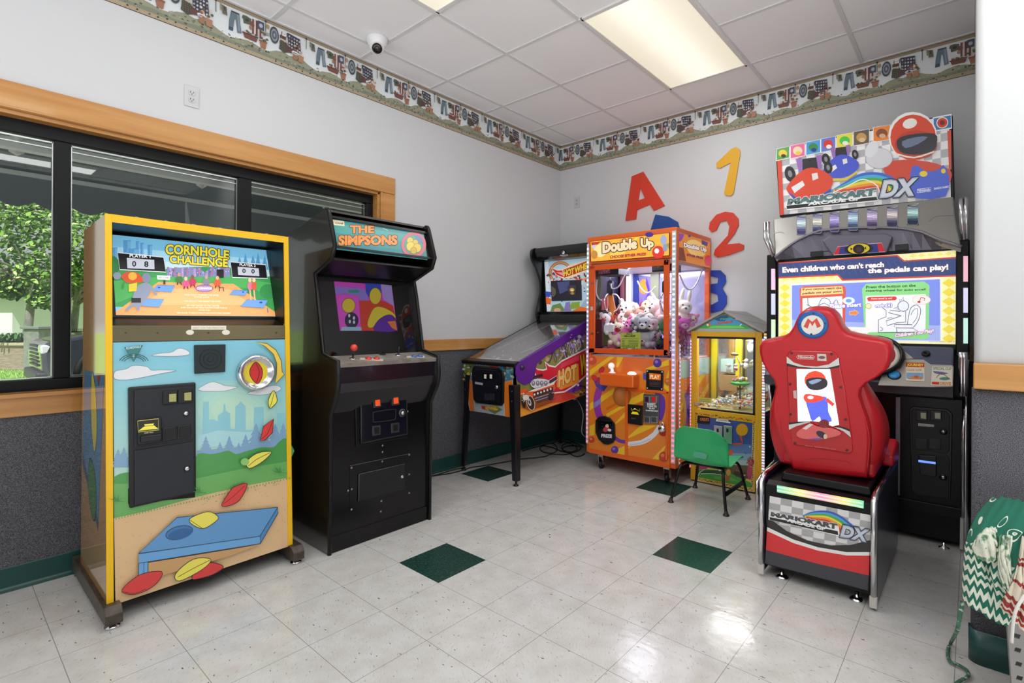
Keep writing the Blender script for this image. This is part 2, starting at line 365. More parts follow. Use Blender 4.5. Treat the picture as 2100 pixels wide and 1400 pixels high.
for i, (x, y, lab) in enumerate(((1.749, -1.103, 'fluorescent troffer light in the ceiling above the claw machine'), (1.139, -2.904, 'fluorescent troffer light cut off by the top edge beside the dome camera'),
        (3.579, -2.304, None), (2.969, -4.1, None), (1.749, -5.3, None), (4.8, -3.5, None))):
    t = thing('ceiling_light', lab or 'fluorescent troffer light further back in the dining room ceiling', 'ceiling light', (x, y, H), 'ceiling lights')
    m = M(); w, l = .293, .596
    for a in (-1, 1): m.box(x+a*w-.014, x+a*w+.014, y-l-.014, y+l+.014, H-.012, H-.001); m.box(x-w, x+w, y+a*l-.014, y+a*l+.014, H-.012, H-.001)
    m.build('frame', FRAMEW, t, bevel=.002)
    o = M().box(x-w+.013, x+w-.013, y-l+.013, y+l-.013, H-.007, H-.002).build('diffuser', LENS, t)
    ld = bpy.data.lights.new('tube_light', 'AREA'); ld.shape = 'RECTANGLE'; ld.size = .3; ld.size_y = 1.14; ld.energy = TUBE; ld.color = (.97, .985, 1)
    lo = bpy.data.objects.new('tube_light', ld); C.objects.link(lo); lo.location = (.03, 0, -.009); lo.parent = t
# trims: chair rails, baseboards
struct(M().box(0, .022, -2.02, 0, .974, 1.064), 'trim_2', OAK, bevel=.004)
struct(M().box(.022, 3.3, -.022, 0, .974, 1.064), 'trim_3', OAKX, bevel=.004)
struct(M().box(PX-.004, RX, PY-.024, PY, .976, 1.067), 'trim_4', OAKX, bevel=.004)
def cove(a, b, hh=.108): return [(0, 0), (.014, 0), (.010, .012), (.006, .02), (.005, hh-.004), (.002, hh), (0, hh)]
struct(M().prism([(x+.008, z) for x, z in cove(0, 0)], 'y', RY, 0), 'baseboard_left', GREENBASE)
struct(M().prism([(-y-.008, z) for y, z in cove(0, 0)], 'x', 0, 3.4), 'baseboard_back', GREENBASE)
m = M(); m.smooth = True; a = corner(PX-.014, PY-.014, .036)+[(RX, PY-.014), (RX, PY), (PX, PY), (PX, PY+.04), (PX-.014, PY+.04)]; m.prism(a, 'z', 0, .118)
struct(m, 'baseboard_right', GREENBASE)
# window casing (oak) and the black aluminium window
m = M()
m.box(0, .02, WY0-.12, -2.02, WZ1, 2.257); m.box(0, .02, WY1, -2.02, WZ0, WZ1); m.box(0, .02, WY0-.12, WY0, WZ0, WZ1)
m.box(0, .02, WY0-.12, -2.02, .77, WZ0)
m.box(-.07, .004, WY0, WY1, WZ1-.018, WZ1+.002); m.box(-.07, .004, WY1-.018, WY1+.002, WZ0, WZ1); m.box(-.07, .035, WY0, WY1+.0, WZ0-.014, WZ0+.006)
m.box(.02, .026, WY0, -2.03, WZ1+.002, WZ1+.012); m.box(.02, .026, -2.142, -2.13, WZ0, WZ1)
struct(m, 'trim_5', OAK, bevel=.003)
win = thing('window_1', None, None, (-.1, -4, WZ0)); win['kind'] = 'structure'
m = M(); X0, X1 = -.125, -.055
m.box(X0, X1, WY0, WY1, 2.055, WZ1); m.box(X0, X1, WY0, WY1, WZ0, .925); m.box(X0, X1, -2.21, WY1, .925, 2.055); m.box(X0, X1, WY0, WY0+.06, .9, 2.1)
mull = [(-3.862, -3.802), (-3.055, -2.985), (-4.72, -4.66)]
for a, b in mull: m.box(X0-.002, X1+.002, a, b, .926, 2.054)
m.build('frame', BLACKAL, win, bevel=.004)
m = M(); ed = [WY0+.06]+[v for p in sorted(mull) for v in p]+[-2.21]
GLASS = glass('window_glass', 'f4f8f6', .9)
BEAD = mat('bright_bead', 'b9bcbd', .25, .9)
for k in range(0, len(ed), 2):
    a, b = ed[k], ed[k+1]
    M().box(-.094, -.09, a, b, .925, 2.055).build('pane', GLASS, win)
    m.box(-.088, -.075, a, b, 2.043, 2.049); m.box(-.086, -.08, a, b, 2.018, 2.022); m.box(-.088, -.075, a, b, .931, .935); m.box(-.088, -.075, b-.006, b-.002, .93, 2.05); m.box(-.088, -.075, a+.002, a+.006, .93, 2.05)
m.build('bead', BEAD, win)
# wallpaper border with the clothes-line pattern (repeats every 51.7 cm)
ZB, ZT, REP = 2.777, 3.034, .517
rb = random.Random(3)
def motif(a):
    """one repeat; u 0..100 along, v 0..100 up"""
    a.rect('dfe8ea', 0, 18, 100, 90)
    a.rect('a98d5e', 0, 90, 100, 97); a.rect('5b3520', 0, 97, 100, 100)
    hill = [(0, 30), (8, 24), (14, 22), (20, 27), (30, 31), (38, 29), (47, 24), (54, 25), (62, 33), (70, 37), (78, 33), (86, 37), (94, 36), (100, 30)]
    a.fill('9a9a6e', [(0, 8)]+hill+[(100, 8)])
    a.fill('808a6c', [(0, 8), (0, 18), (20, 16), (40, 20), (60, 15), (80, 20), (100, 18), (100, 8)])
    a.rect('b49a6a', 0, 1, 100, 10); a.rect('4b3428', 0, 0, 100, 1.6)
    for k in range(46):
        u, v = rb.uniform(1, 99), rb.uniform(11, 30); a.ell(rb.choice(['5d6a4c', 'b0a87a', '707c62', '8d8054', '4c5844', 'a3a890']), u, v, rb.uniform(.5, 1.8), rb.uniform(.8, 2.6), n=6)
    for k in range(12): a.ell(rb.choice(['3a2418', '2c2418', '7a3a24']), 4+k*8.2+rb.uniform(-2, 2), rb.choice([6, 7, 9, 22]), .9, 1.7, n=6)
    # trousers
    a.fill('5f7d8f', [(13, 83), (21.5, 82), (22.5, 60), (24, 40), (19.5, 38), (17.8, 66), (16.5, 66), (15, 38), (10.5, 38), (11, 60)]); a.fill('7f9bac', [(19, 80), (21, 79), (22.5, 44), (20.5, 43)]); a.fill('37566c', [(11, 46), (15, 46), (15, 38), (10.5, 38)]); a.rect('31414a', 13, 80, 21.5, 83)
    # green shirt, striped flag quilt
    a.fill('5f6346', [(25, 84), (29, 85), (34, 82), (33, 68), (26, 66), (25.5, 75), (24, 77)]); a.ell('39412a', 29.5, 76, 2, 3.5, n=8)
    for k in range(6): a.fill(['8d3a33', 'd9c6bd', '7a2f2c', 'cfb9b2', '84332f', 'd3c0b8'][k], [(35+k*2, 84), (37+k*2, 84), (37+k*2, 50-k), (35+k*2, 49-k)])
    a.rect('4b5570', 41, 66, 48, 86); a.ell('b9bfc9', 44.5, 76, 2.2, 5, n=8); a.ell('8a4a36', 35, 70, 2.5, 8, n=8); a.ell('b07a4e', 33.5, 62, 2, 5, n=7)
    # plant boxes and pots
    a.fill('8b4127', [(25, 45), (41, 42), (39.5, 33), (27, 34)]); a.rect('6f2f1e', 24.5, 43, 41.5, 46)
    for k in range(8): a.ell(rb.choice(['6b6d3e', 'b9745a', 'd8c9b8', '4d5a34', 'a33c2c']), rb.uniform(27, 40), rb.uniform(46, 51), 1.4, 2.6, n=7)
    a.fill('b5632f', [(43, 40), (51, 42), (50, 26), (44.5, 25)]); a.rect('9b5126', 42.4, 39, 51.4, 43)
    for k in range(9): a.ell(rb.choice(['6b6d3e', '9a4a3a', 'd8b9a8', '4d5a34', 'c47c5c']), rb.uniform(42, 52), rb.uniform(43, 62), 1.6, 3, n=7)
    # birdhouse, round braided rug, washboard, skirt, patterned quilt
    a.ell('c08a3a', 52, 80, 2, 6, n=8); a.rect('a9a296', 50, 60, 57, 66); a.ell('3f4f56', 59.5, 67, 5.2, 20, n=18); a.ell('8d98a0', 59.5, 67, 3.9, 15, n=16); a.ell('515f78', 59.5, 67, 2.7, 10, n=14); a.ell('98a0a8', 59.5, 67, 1.2, 5, n=10)
    a.rect('6d4034', 66, 66, 73, 74); a.fill('e8e6df', [(68, 82), (74, 83), (74, 74), (68, 74)]); a.line('3c302a', .9, [(68, 74), (68, 83), (71, 78), (74, 84), (74, 74)])
    a.fill('54503a', [(66.5, 62), (73, 64), (77, 40), (71, 34), (65, 40)]); a.fill('d8b897', [(67, 67), (73, 64), (73, 60), (67, 63)])
    for k in range(5): a.line('2f2c22', .5, [(66+k*2.1, 60), (66+k*2.3, 39)]); a.line('8b8660', .6, [(65.5, 43+k*4), (76, 42+k*4.4)])
    a.fill('3c4256', [(74.5, 86), (90, 82), (91, 52), (86, 44), (76, 56)])
    for i in range(5):
        for j in range(4): a.ell(['c9ccd6', '9a5a5e', 'aab0c4', 'd8d4cf'][(i+j) % 4], 77+i*3, 79-j*8.2+(-i), .95, 2.4, n=7)
    a.fill('6f3a34', [(74, 56), (82, 50), (80, 40), (74, 38)]); a.ell('dfe2e6', 84, 44, 4.5, 4, n=10); a.ell('5a6a80', 84, 43, 3.2, 1.2, n=8)
    for k in range(10): a.ell(rb.choice(['9a5a34', 'c9a27a', '6b5a34', 'e0cdb6', '3d2c1e']), rb.uniform(83, 95), rb.uniform(40, 62), 1.5, 3.2, n=7)
    a.fill('b86a30', [(81, 40), (87, 40), (86, 27), (82, 28)]); a.fill('c07634', [(87.5, 43), (94.5, 42), (93.5, 26), (88.5, 26)])
    # small shirt left of the trousers, clothes-line posts
    a.fill('6e6a52', [(3.5, 86), (8, 84), (9, 66), (4, 67)]); a.fill('8f8a6c', [(1.5, 88), (3.8, 86), (3.5, 72), (2, 74)]); a.fill('4e4c3a', [(5, 84), (7, 83), (7, 74), (5.5, 74)])
    for u in (97.5, 49.4): a.rect('54402c', u-.35, 64, u+.35, 92); a.ell('4a3626', u, 90, 1.2, 3, n=7)
def border(name, fn, rng, n):
    a = Art((0, 0, 0), n); a.n = Vector(n); h0 = a.h
    for k in rng:
        a.h = h0; a.fn = lambda u, v, k=k: fn((k+(u-17)/100)*REP, ZB+(ZT-ZB)*v/100); a.crop = (0, 0, 1)
        c0 = len(a.f); motif(a)
    a.ink = [tuple((.299*c[0]+.587*c[1]+.114*c[2])*.38+v*.6 for v in c) for c in a.ink]
    o = a.build(name, printed('wallpaper', .6)); o['kind'] = 'structure'; return o
border('trim_6', lambda s, z: Vector((0, min(s, 0), z)), range(-8, 1), (1, 0, 0))
border('trim_7', lambda s, z: Vector((max(0, min(s, 3.27)), 0, z)), range(0, 8), (0, -1, 0))
# ------------------------------------------------------------------ outside the window
def far(px, py, D):
    return CAM + _M3 @ Vector(((px-1050-SX)/FPX*D, -(py-700-SY)/FPX*D, -D))
GZ = -.2
GRASS = mat('lawn', '6f9a3c', .9, noise=(9, 'a9c169', .35, .65), bump=(60, .8)); CONC = mat('concrete', '9d9b95', .9, noise=(4, '88867f', .3, .7))
m = M().poly([(-70, -60, GZ), (-11.5, -60, GZ), (-11.5, 70, GZ), (-70, 70, GZ)]); o = struct(m, 'lawn', GRASS)
struct(M().poly([(-11.5, -60, GZ-.01), (-.2, -60, GZ-.01), (-.2, 70, GZ-.01), (-11.5, 70, GZ-.01)]), 'pavement', CONC)
m = M(); rl = random.Random(5)
for k in range(2600):
    p = far(rl.uniform(-10, 190), rl.uniform(745, 800), 10); d = (p-CAM); t = (GZ-CAM.z)/d.z; q = CAM+d*t
    if q.x > -11.6: continue
    h = rl.uniform(.04, .11); a = rl.uniform(0, 6.28); m.poly([(q.x-.015*cos(a), q.y-.015*sin(a), GZ), (q.x+.015*cos(a), q.y+.015*sin(a), GZ), (q.x+rl.uniform(-.04, .04), q.y+rl.uniform(-.04, .04), GZ+h)])
tag(m.build('grass', mat('grass_blade', '7fae45', .7)), 'short sunlit grass in front of the brick planter', 'grass', kind='stuff')
# awning
CANVAS = mat('awning_canvas', '37524f', .85, noise=(5, '2c4443', .3, .7)); VAL = mat('valance_backlit', '5d686a', .85); ALU = mat('awning_alu', 'd9d7d3', .45, .1)  # valance colour lightened as if backlit
aw = thing('awning', 'dark green canvas awning with scalloped edge outside the window', 'awning', (-.2, -3.5, 2.5))
AY0, AY1 = -7, .5
m = M().slab([(-.2, AY0, 2.52), (-.2, AY1, 2.52), (-1.62, AY1, 2.2), (-1.62, AY0, 2.2)], (0, 0, 1), .01); m.build('canopy', CANVAS, aw)
m = M(); P = [(AY0, 2.2)]; n = int((AY1-AY0)/.0235)
bot = [(AY0+i*.0235, 1.985-.02*abs(sin(pi*(AY0+i*.0235-.02)/.19))*2+.02) for i in range(n+1)]
for (y0, z0), (y1, z1) in zip(bot, bot[1:]): m.poly([(-1.62, y0, z0), (-1.62, y1, z1), (-1.62, y1, 2.2), (-1.62, y0, 2.2)])
m.build('valance', VAL, aw, solid=.006)
m = M(); m.box(-1.64, -1.6, AY0, AY1, 2.17, 2.2); m.box(-.53, -.47, AY0, AY1, 2.08, 2.135); m.build('bar', ALU, aw)
for y in (-3.95, -3.1, -2.25, -1.3):
    r = M(); r.tube([(-.2, y, 2.2), (-.5, y, 2.13), (-.56, y, 2.08)], .03, 4); r.hexa([(-.5, y-.015, 2.1), (-.5, y+.015, 2.1), (-.53, y+.015, 2.1), (-.53, y-.015, 2.1)], [(-.5, y-.015, 2.4), (-.5, y+.015, 2.4), (-.53, y+.015, 2.4), (-.53, y-.015, 2.4)]); r.build('rafter', ALU, aw)
# street tree
BARK = mat('bark', '9c9a94', .95, noise=(14, '77746e', .3, .7), stretch=(1, 1, .3))
LEAF = [mat('leaf_'+c, c, .5) for c in ('6f9a3c', '476f2a', '93b955', 'b9d286')]
for l in LEAF: l.node_tree.nodes['Principled BSDF'].inputs['Subsurface Weight'].default_value = 0
def tree(px, D, crown, nleaf, label, r0=.11, seed=1):
    rt = random.Random(seed); b = far(px, 700, D); b.z = GZ
    t = thing('tree', label, 'tree', b)
    top = b+Vector((.1, .1, 2.3)); m = M(); m.tube([b, b+Vector((.02, -.02, .8)), b+Vector((-.02, .05, 1.6)), top, top+Vector((-.1, .1, 1.5))], [r0*1.2, r0, r0*.9, r0*.7, .02], 10)
    for k in range(9):
        a = k*.75; s = b+Vector((0, 0, 1.7+k*.13)); m.tube([s, s+Vector((cos(a)*.5, sin(a)*.5, .35)), s+Vector((cos(a)*1.3, sin(a)*1.3, .7))], [.045, .03, .01], 6)
    m.build('trunk', BARK, t); m = M()
    for k in range(nleaf):
        c = crown[rt.randrange(len(crown))]; o = far(c[0], c[1], D); R = c[2]
        d = Vector((rt.gauss(0, 1), rt.gauss(0, 1), rt.gauss(0, 1))).normalized()*R*rt.random()**.4; d.z *= .8
        q = o+d; n = Vector((rt.uniform(-.4, 1), rt.uniform(-.8, .4), rt.uniform(.1, 1))).normalized(); u, w = frame(n); s = rt.uniform(.05, .1); a = rt.uniform(0, 6.28); u, w = u*cos(a)+w*sin(a), w*cos(a)-u*sin(a)
        m.cur = rt.choices((0, 1, 2, 3), (4, 4, 3, 1))[0]
        m.poly([q-u*s, q-u*s*.3+w*s*.55, q+u*s*.5+w*s*.4, q+u*s*1.2, q+u*s*.5-w*s*.4, q-u*s*.3-w*s*.55])
    m.build('foliage', LEAF, t)
tree(56, 15, [(40, 450, 1.1), (20, 520, 1.0), (95, 470, 1.1), (60, 400, 1.2), (0, 410, 1), (95, 560, .75), (20, 590, .45), (100, 610, .5)], 4300, 'leafy green street tree behind the stone gatepost', seed=2)
tree(150, 17, [(160, 470, 1.2), (190, 540, 1.1), (150, 560, .9), (230, 440, 1.3), (150, 420, 1)], 2600, 'leafy tree seen between the window mullion and the yellow-edged cabinet', seed=9)
# brick planter with strap-leaved plant, stone gatepost
BRICK = mat('planter_brick', '8d7668', .9, noise=(7, 'a89a90', .35, .7), stretch=(1, 1, 6)); STONE = mat('gatepost_stone', '8f9391', .9, noise=(10, '777b7a', .3, .7))
a, b = far(-40, 740, 14.3), far(70, 740, 14.3); pl = thing('brick_planter', 'low brick planter with a pale coping beside the gatepost', 'planter', (a.x, a.y, GZ))
n = (b-a); n.z = 0; u = n.normalized(); w = Vector((-u.y, u.x, 0)); w = w if w.dot(a-CAM) > 0 else -w
def wallbox(m, p, q, w, th, z0, z1): m.hexa([Vector((v.x, v.y, z0)) for v in (p, q, q+w*th, p+w*th)], [Vector((v.x, v.y, z1)) for v in (p, q, q+w*th, p+w*th)]); return m
wallbox(M(), a, b, w, .8, GZ, .5).build('body', BRICK, pl); wallbox(M(), a-w*.05, b-w*.05, w, .3, .5, .57).build('coping', mat('coping', 'b9ae98', .9), pl)
m = M()
for i in range(11):
    for j in range(3): p = a.lerp(b, (i+.5*(j % 2))/11)-w*.003; q = p+u*.002; wallbox(m, p, q, w, .002, GZ+.06+j*.21, GZ+.25+j*.21)
    p = a-w*.004
for j in range(4): wallbox(m, a-w*.004, b-w*.004, w, .003, GZ+.05+j*.21, GZ+.06+j*.21)
m.build('mortar', mat('mortar', 'b8b0a6', .9), pl)
pp = thing('strap_leaf_plant', 'clump of dark strap leaves growing in the brick planter', 'plant', far(18, 735, 14.6)); m = M(); rp = random.Random(4)
for k in range(90):
    s = far(rp.uniform(-5, 42), 722, 14.6); s.z = .5; a2 = rp.uniform(0, 6.28); L = rp.uniform(.3, .55); d = Vector((cos(a2), sin(a2), 0)); e = Vector((-d.y, d.x, 0))*.018
    P = [s, s+d*L*.3+Vector((0, 0, L*.6)), s+d*L*.7+Vector((0, 0, L*.65)), s+d*L*1.1+Vector((0, 0, L*.4))]
    for p, q in zip(P, P[1:]): m.poly([p-e, p+e, q+e, q-e])
m.build('leaves', mat('strap_leaf', '3c6b35', .5), pp)
a, b = far(47, 740, 14.2), far(78, 740, 14.2); gp = thing('gatepost', 'grey stone gatepost with a flat cap at the end of the planter', 'gatepost', (a.x, a.y, GZ))
u2 = (b-a); u2.z = 0; wallbox(M(), a, b, w, .45, GZ, .96).build('body', STONE, gp, bevel=.02); uu = u2.normalized()*.05; wallbox(M(), a-uu-w*.05, b+uu-w*.05, w, .55, .96, 1.03).build('cap', mat('post_cap', '7d8486', .8), gp, bevel=.01)
# houses
WHITEW = mat('house_wall', 'dfe3ea', .8); ROOF = mat('house_roof', '5d4c49', .9, noise=(3, '6f5c58', .3, .7), stretch=(1, 1, 12))
def house(p0, p1, D, z1, deep, eave, rh, label, wall, roof):
    a, b = far(p0, 700, D), far(p1, 700, D); h = thing('house', label, 'house', (a.x, a.y, GZ)); u = (b-a); u.z = 0; u.normalize(); w = Vector((-u.y, u.x, 0)); w = w if w.dot(a-CAM) > 0 else -w
    wallbox(M(), a, b, w, deep, GZ, z1).build('wall', wall, h)
    e = u*eave; f = w*eave; q = [a-e-f, b+e-f, b+e+w*(deep+eave), a-e+w*(deep+eave)]; q = [Vector((v.x, v.y, z1)) for v in q]; r0 = (q[0]+q[3])/2+Vector((0, 0, rh)); r1 = (q[1]+q[2])/2+Vector((0, 0, rh))
    m = M(); m.poly([q[0], q[1], r1, r0]); m.poly([q[3], q[2], r1, r0]); m.poly([q[0], r0, q[3]]); m.poly([q[1], r1, q[2]]); m.poly(q); m.build('roof', roof, h)
    m = M(); m.tube([q[0], q[1]], .06, 6); m.build('gutter', mat('gutter', '4b3f3d', .6), h); return h
house(-120, 25, 21, 2.25, 6, .4, 1.4, 'white house with a brown shingle roof at the left window edge', WHITEW, ROOF)
house(26, 128, 27, 1.65, 6, .3, 1.3, 'low white building with a weathered grey roof behind the tree trunk', mat('shed_wall', 'e6e2da', .8), mat('shed_roof', '8c8a80', .9, noise=(2, '767468', .3, .7), stretch=(1, 1, 10)))
# iron fence behind the gatepost
f0, f1 = far(80, 700, 16), far(215, 700, 16); fe = thing('iron_fence', 'black iron fence running right from behind the gatepost', 'fence', (f0.x, f0.y, GZ)); m = M()
for z in (.1, .85): m.tube([Vector((f0.x, f0.y, z)), Vector((f1.x, f1.y, z))], .018, 6)
for k in range(34): p = f0.lerp(f1, k/33); m.tube([(p.x, p.y, GZ), (p.x, p.y, .95)], .009, 5)
m.build('railing', BLACK, fe)
# parked dark SUV, nose to the left
cx = -9.25; ny = onx(74, 745, cx-.6).y; sv = thing('car', 'dark grey SUV parked outside, its nose showing beside the mullion', 'car', (cx-.9, ny+2.3, GZ))
CARP = mat('car_paint', '3f4650', .18, .55, coat=.8); TYRE = mat('tyre', '1a1a1b', .8); RIM = mat('rim', 'd4d6d8', .25, .9)
body = [(ny+.12, .12), (ny+.02, .3), (ny, .62), (ny+.08, .82), (ny+.55, .93), (ny+1.25, 1.02), (ny+1.95, 1.58), (ny+3.9, 1.62), (ny+4.6, 1.1), (ny+4.7, .3), (ny+4.6, .12)]
m = M(); m.prism(body, 'x', cx-1.85, cx); m.build('body', CARP, sv, bevel=.07, seg=3)
m = M(); m.prism([(ny+1.4, 1.05), (ny+2.0, 1.5), (ny+3.8, 1.53), (ny+4.3, 1.1)], 'x', cx-.04, cx+.012); m.build('side_window', mat('car_glass', '11161a', .05), sv)
for y in (ny+.95, ny+3.75):
    wh = M(); wh.lathe((cx-.2, y, GZ+.4), (1, 0, 0), [(.24, .2), (.3, .215), (.39, .19), (.405, .1), (.405, -.02), (.38, -.05)], 32); wo = wh.build('wheel', TYRE, sv)
    r = M(); r.lathe((cx-.2, y, GZ+.4), (1, 0, 0), [(.05, .19), (.07, .2), (.07, .17), (.21, .16), (.25, .2), (.25, .1)], 32)
    for k in range(5): a = k*2*pi/5; r.tube([(cx, y+.05*cos(a), GZ+.4+.05*sin(a)), (cx-.01, y+.23*cos(a), GZ+.4+.23*sin(a))], .03, 6)
    r.build('rim', RIM, wo)
    ar = M(); ar.tube([(cx, y+.47*cos(t), GZ+.42+.47*sin(t)) for t in [pi*k/14 for k in range(15)]], .05, 8); ar.build('wheel_arch', mat('arch', '16181a', .6), sv)
m = M()
for k in range(6): m.box(cx-1.45, cx-.4, ny-.012, ny+.05, .36+k*.07, .395+k*.07)
m.build('grille', mat('grille_dark', '1a1c20', .5), sv); m = M(); m.box(cx-.36, cx+.0, ny-.005, ny+.3, .6, .76); m.build('headlight', mat('headlight', 'dfe6ea', .1, .3), sv, bevel=.03)
m = M(); m.box(cx-1.8, cx-.02, ny-.06, ny+.2, .08, .28); m.build('bumper', mat('bumper', '191b1e', .5), sv, bevel=.04)
# ------------------------------------------------------------------ beanbag-toss cabinet (faces +x, next to the window)
YEL = mat('yellow_edge', 'f0bd14', .3); BLKP = mat('black_laminate', '070708', .35, spec=.35); FELT = mat('black_crinkle', '23262e', .55, bump=(900, .5))
PRINT = printed('print', .3, coat=.3); GLOW = printed('lit_print', .3, emit=.35); SCREEN = printed('screen_print', .25, emit=.6)
CY0, CY1 = -3.787, -3.06
bt = thing('arcade_cabinet', 'yellow-edged beanbag toss arcade cabinet with sky and park artwork under the window', 'arcade machine', (.35, -3.42, 0))
def fx(z): return .665-(z-.09)*.0422
FN = (1, 0, .0422); FP = (.665, 0, .09)
def side_prof(): return [(.13, .085), (fx(.085), .085), (fx(1.63), 1.63), (.17, 1.61)]
TAN = mat('tan_laminate', 'c99a5e', .12, coat=1)
for y0, y1, nm in ((CY0, CY0+.02, 'left'), (CY1-.02, CY1, 'right')):
    p = M().prism(side_prof(), 'y', y0, y1).build('side_panel', TAN, bt)
    m = M(); m.hexa([(fx(.085)-.004, y, .085) for y in (y0-.001, y1+.001)]+[(fx(.085)+.004, y, .085) for y in (y1+.001, y0-.001)], [(fx(1.632)-.004, y, 1.632) for y in (y0-.001, y1+.001)]+[(fx(1.632)+.004, y, 1.632) for y in (y1+.001, y0-.001)]); m.build('edge_strip', YEL, p)
    if nm == 'left':
        a = Art((0, CY0, 0), (0, -1, 0)); a.fn = lambda u, v: Vector((u, CY0, v))
        a.fill('5f90b8', [(.16, .55), (.50, .33), (.60, .98), (.2, .98)]); a.fill('39597c', [(.16, .55), (.5, .33), (.51, .37), (.17, .585)])
        a.fill('e9dc4f', [(.37, .98), (.44, .9), (.47, .74), (.42, .64), (.36, .74), (.345, .88)], 4, '4a4a20', .006); a.fill('3f8a45', [(.33, .6), (.43, .56), (.47, .44), (.42, .35), (.33, .4), (.29, .5)], 4, '22402a', .006)
        a.fill('b9402c', [(.46, .98), (.54, .98), (.5, .93)]); a.build('side_art', printed('side_print', .1, coat=.8), p)
m = M(); m.hexa([(fx(1.6), CY0+.02, 1.6), (fx(1.6), CY1-.02, 1.6), (.17, CY1-.02, 1.58), (.17, CY0+.02, 1.58)], [(fx(1.63), CY0+.02, 1.63), (fx(1.63), CY1-.02, 1.63), (.17, CY1-.02, 1.61), (.17, CY0+.02, 1.61)])
tp = m.build('top_panel', BLKP, bt); M().box(fx(1.62)-.003, fx(1.62)+.006, CY0+.02, CY1-.02, 1.6, 1.632).build('edge_strip', YEL, tp)
M().prism([(.16, 1.19), (fx(1.19)-.005, 1.19), (fx(1.6)-.005, 1.6), (.16, 1.585)], 'y', CY1-.024, CY1-.0195).build('inner_liner', BLKP, bt); M().prism([(.16, 1.19), (fx(1.19)-.005, 1.19), (fx(1.6)-.005, 1.6), (.16, 1.585)], 'y', CY0+.0195, CY0+.024).build('inner_liner', BLKP, bt)
M().box(.13, .15, CY0+.02, CY1-.02, .085, 1.6).build('back_panel', BLKP, bt)
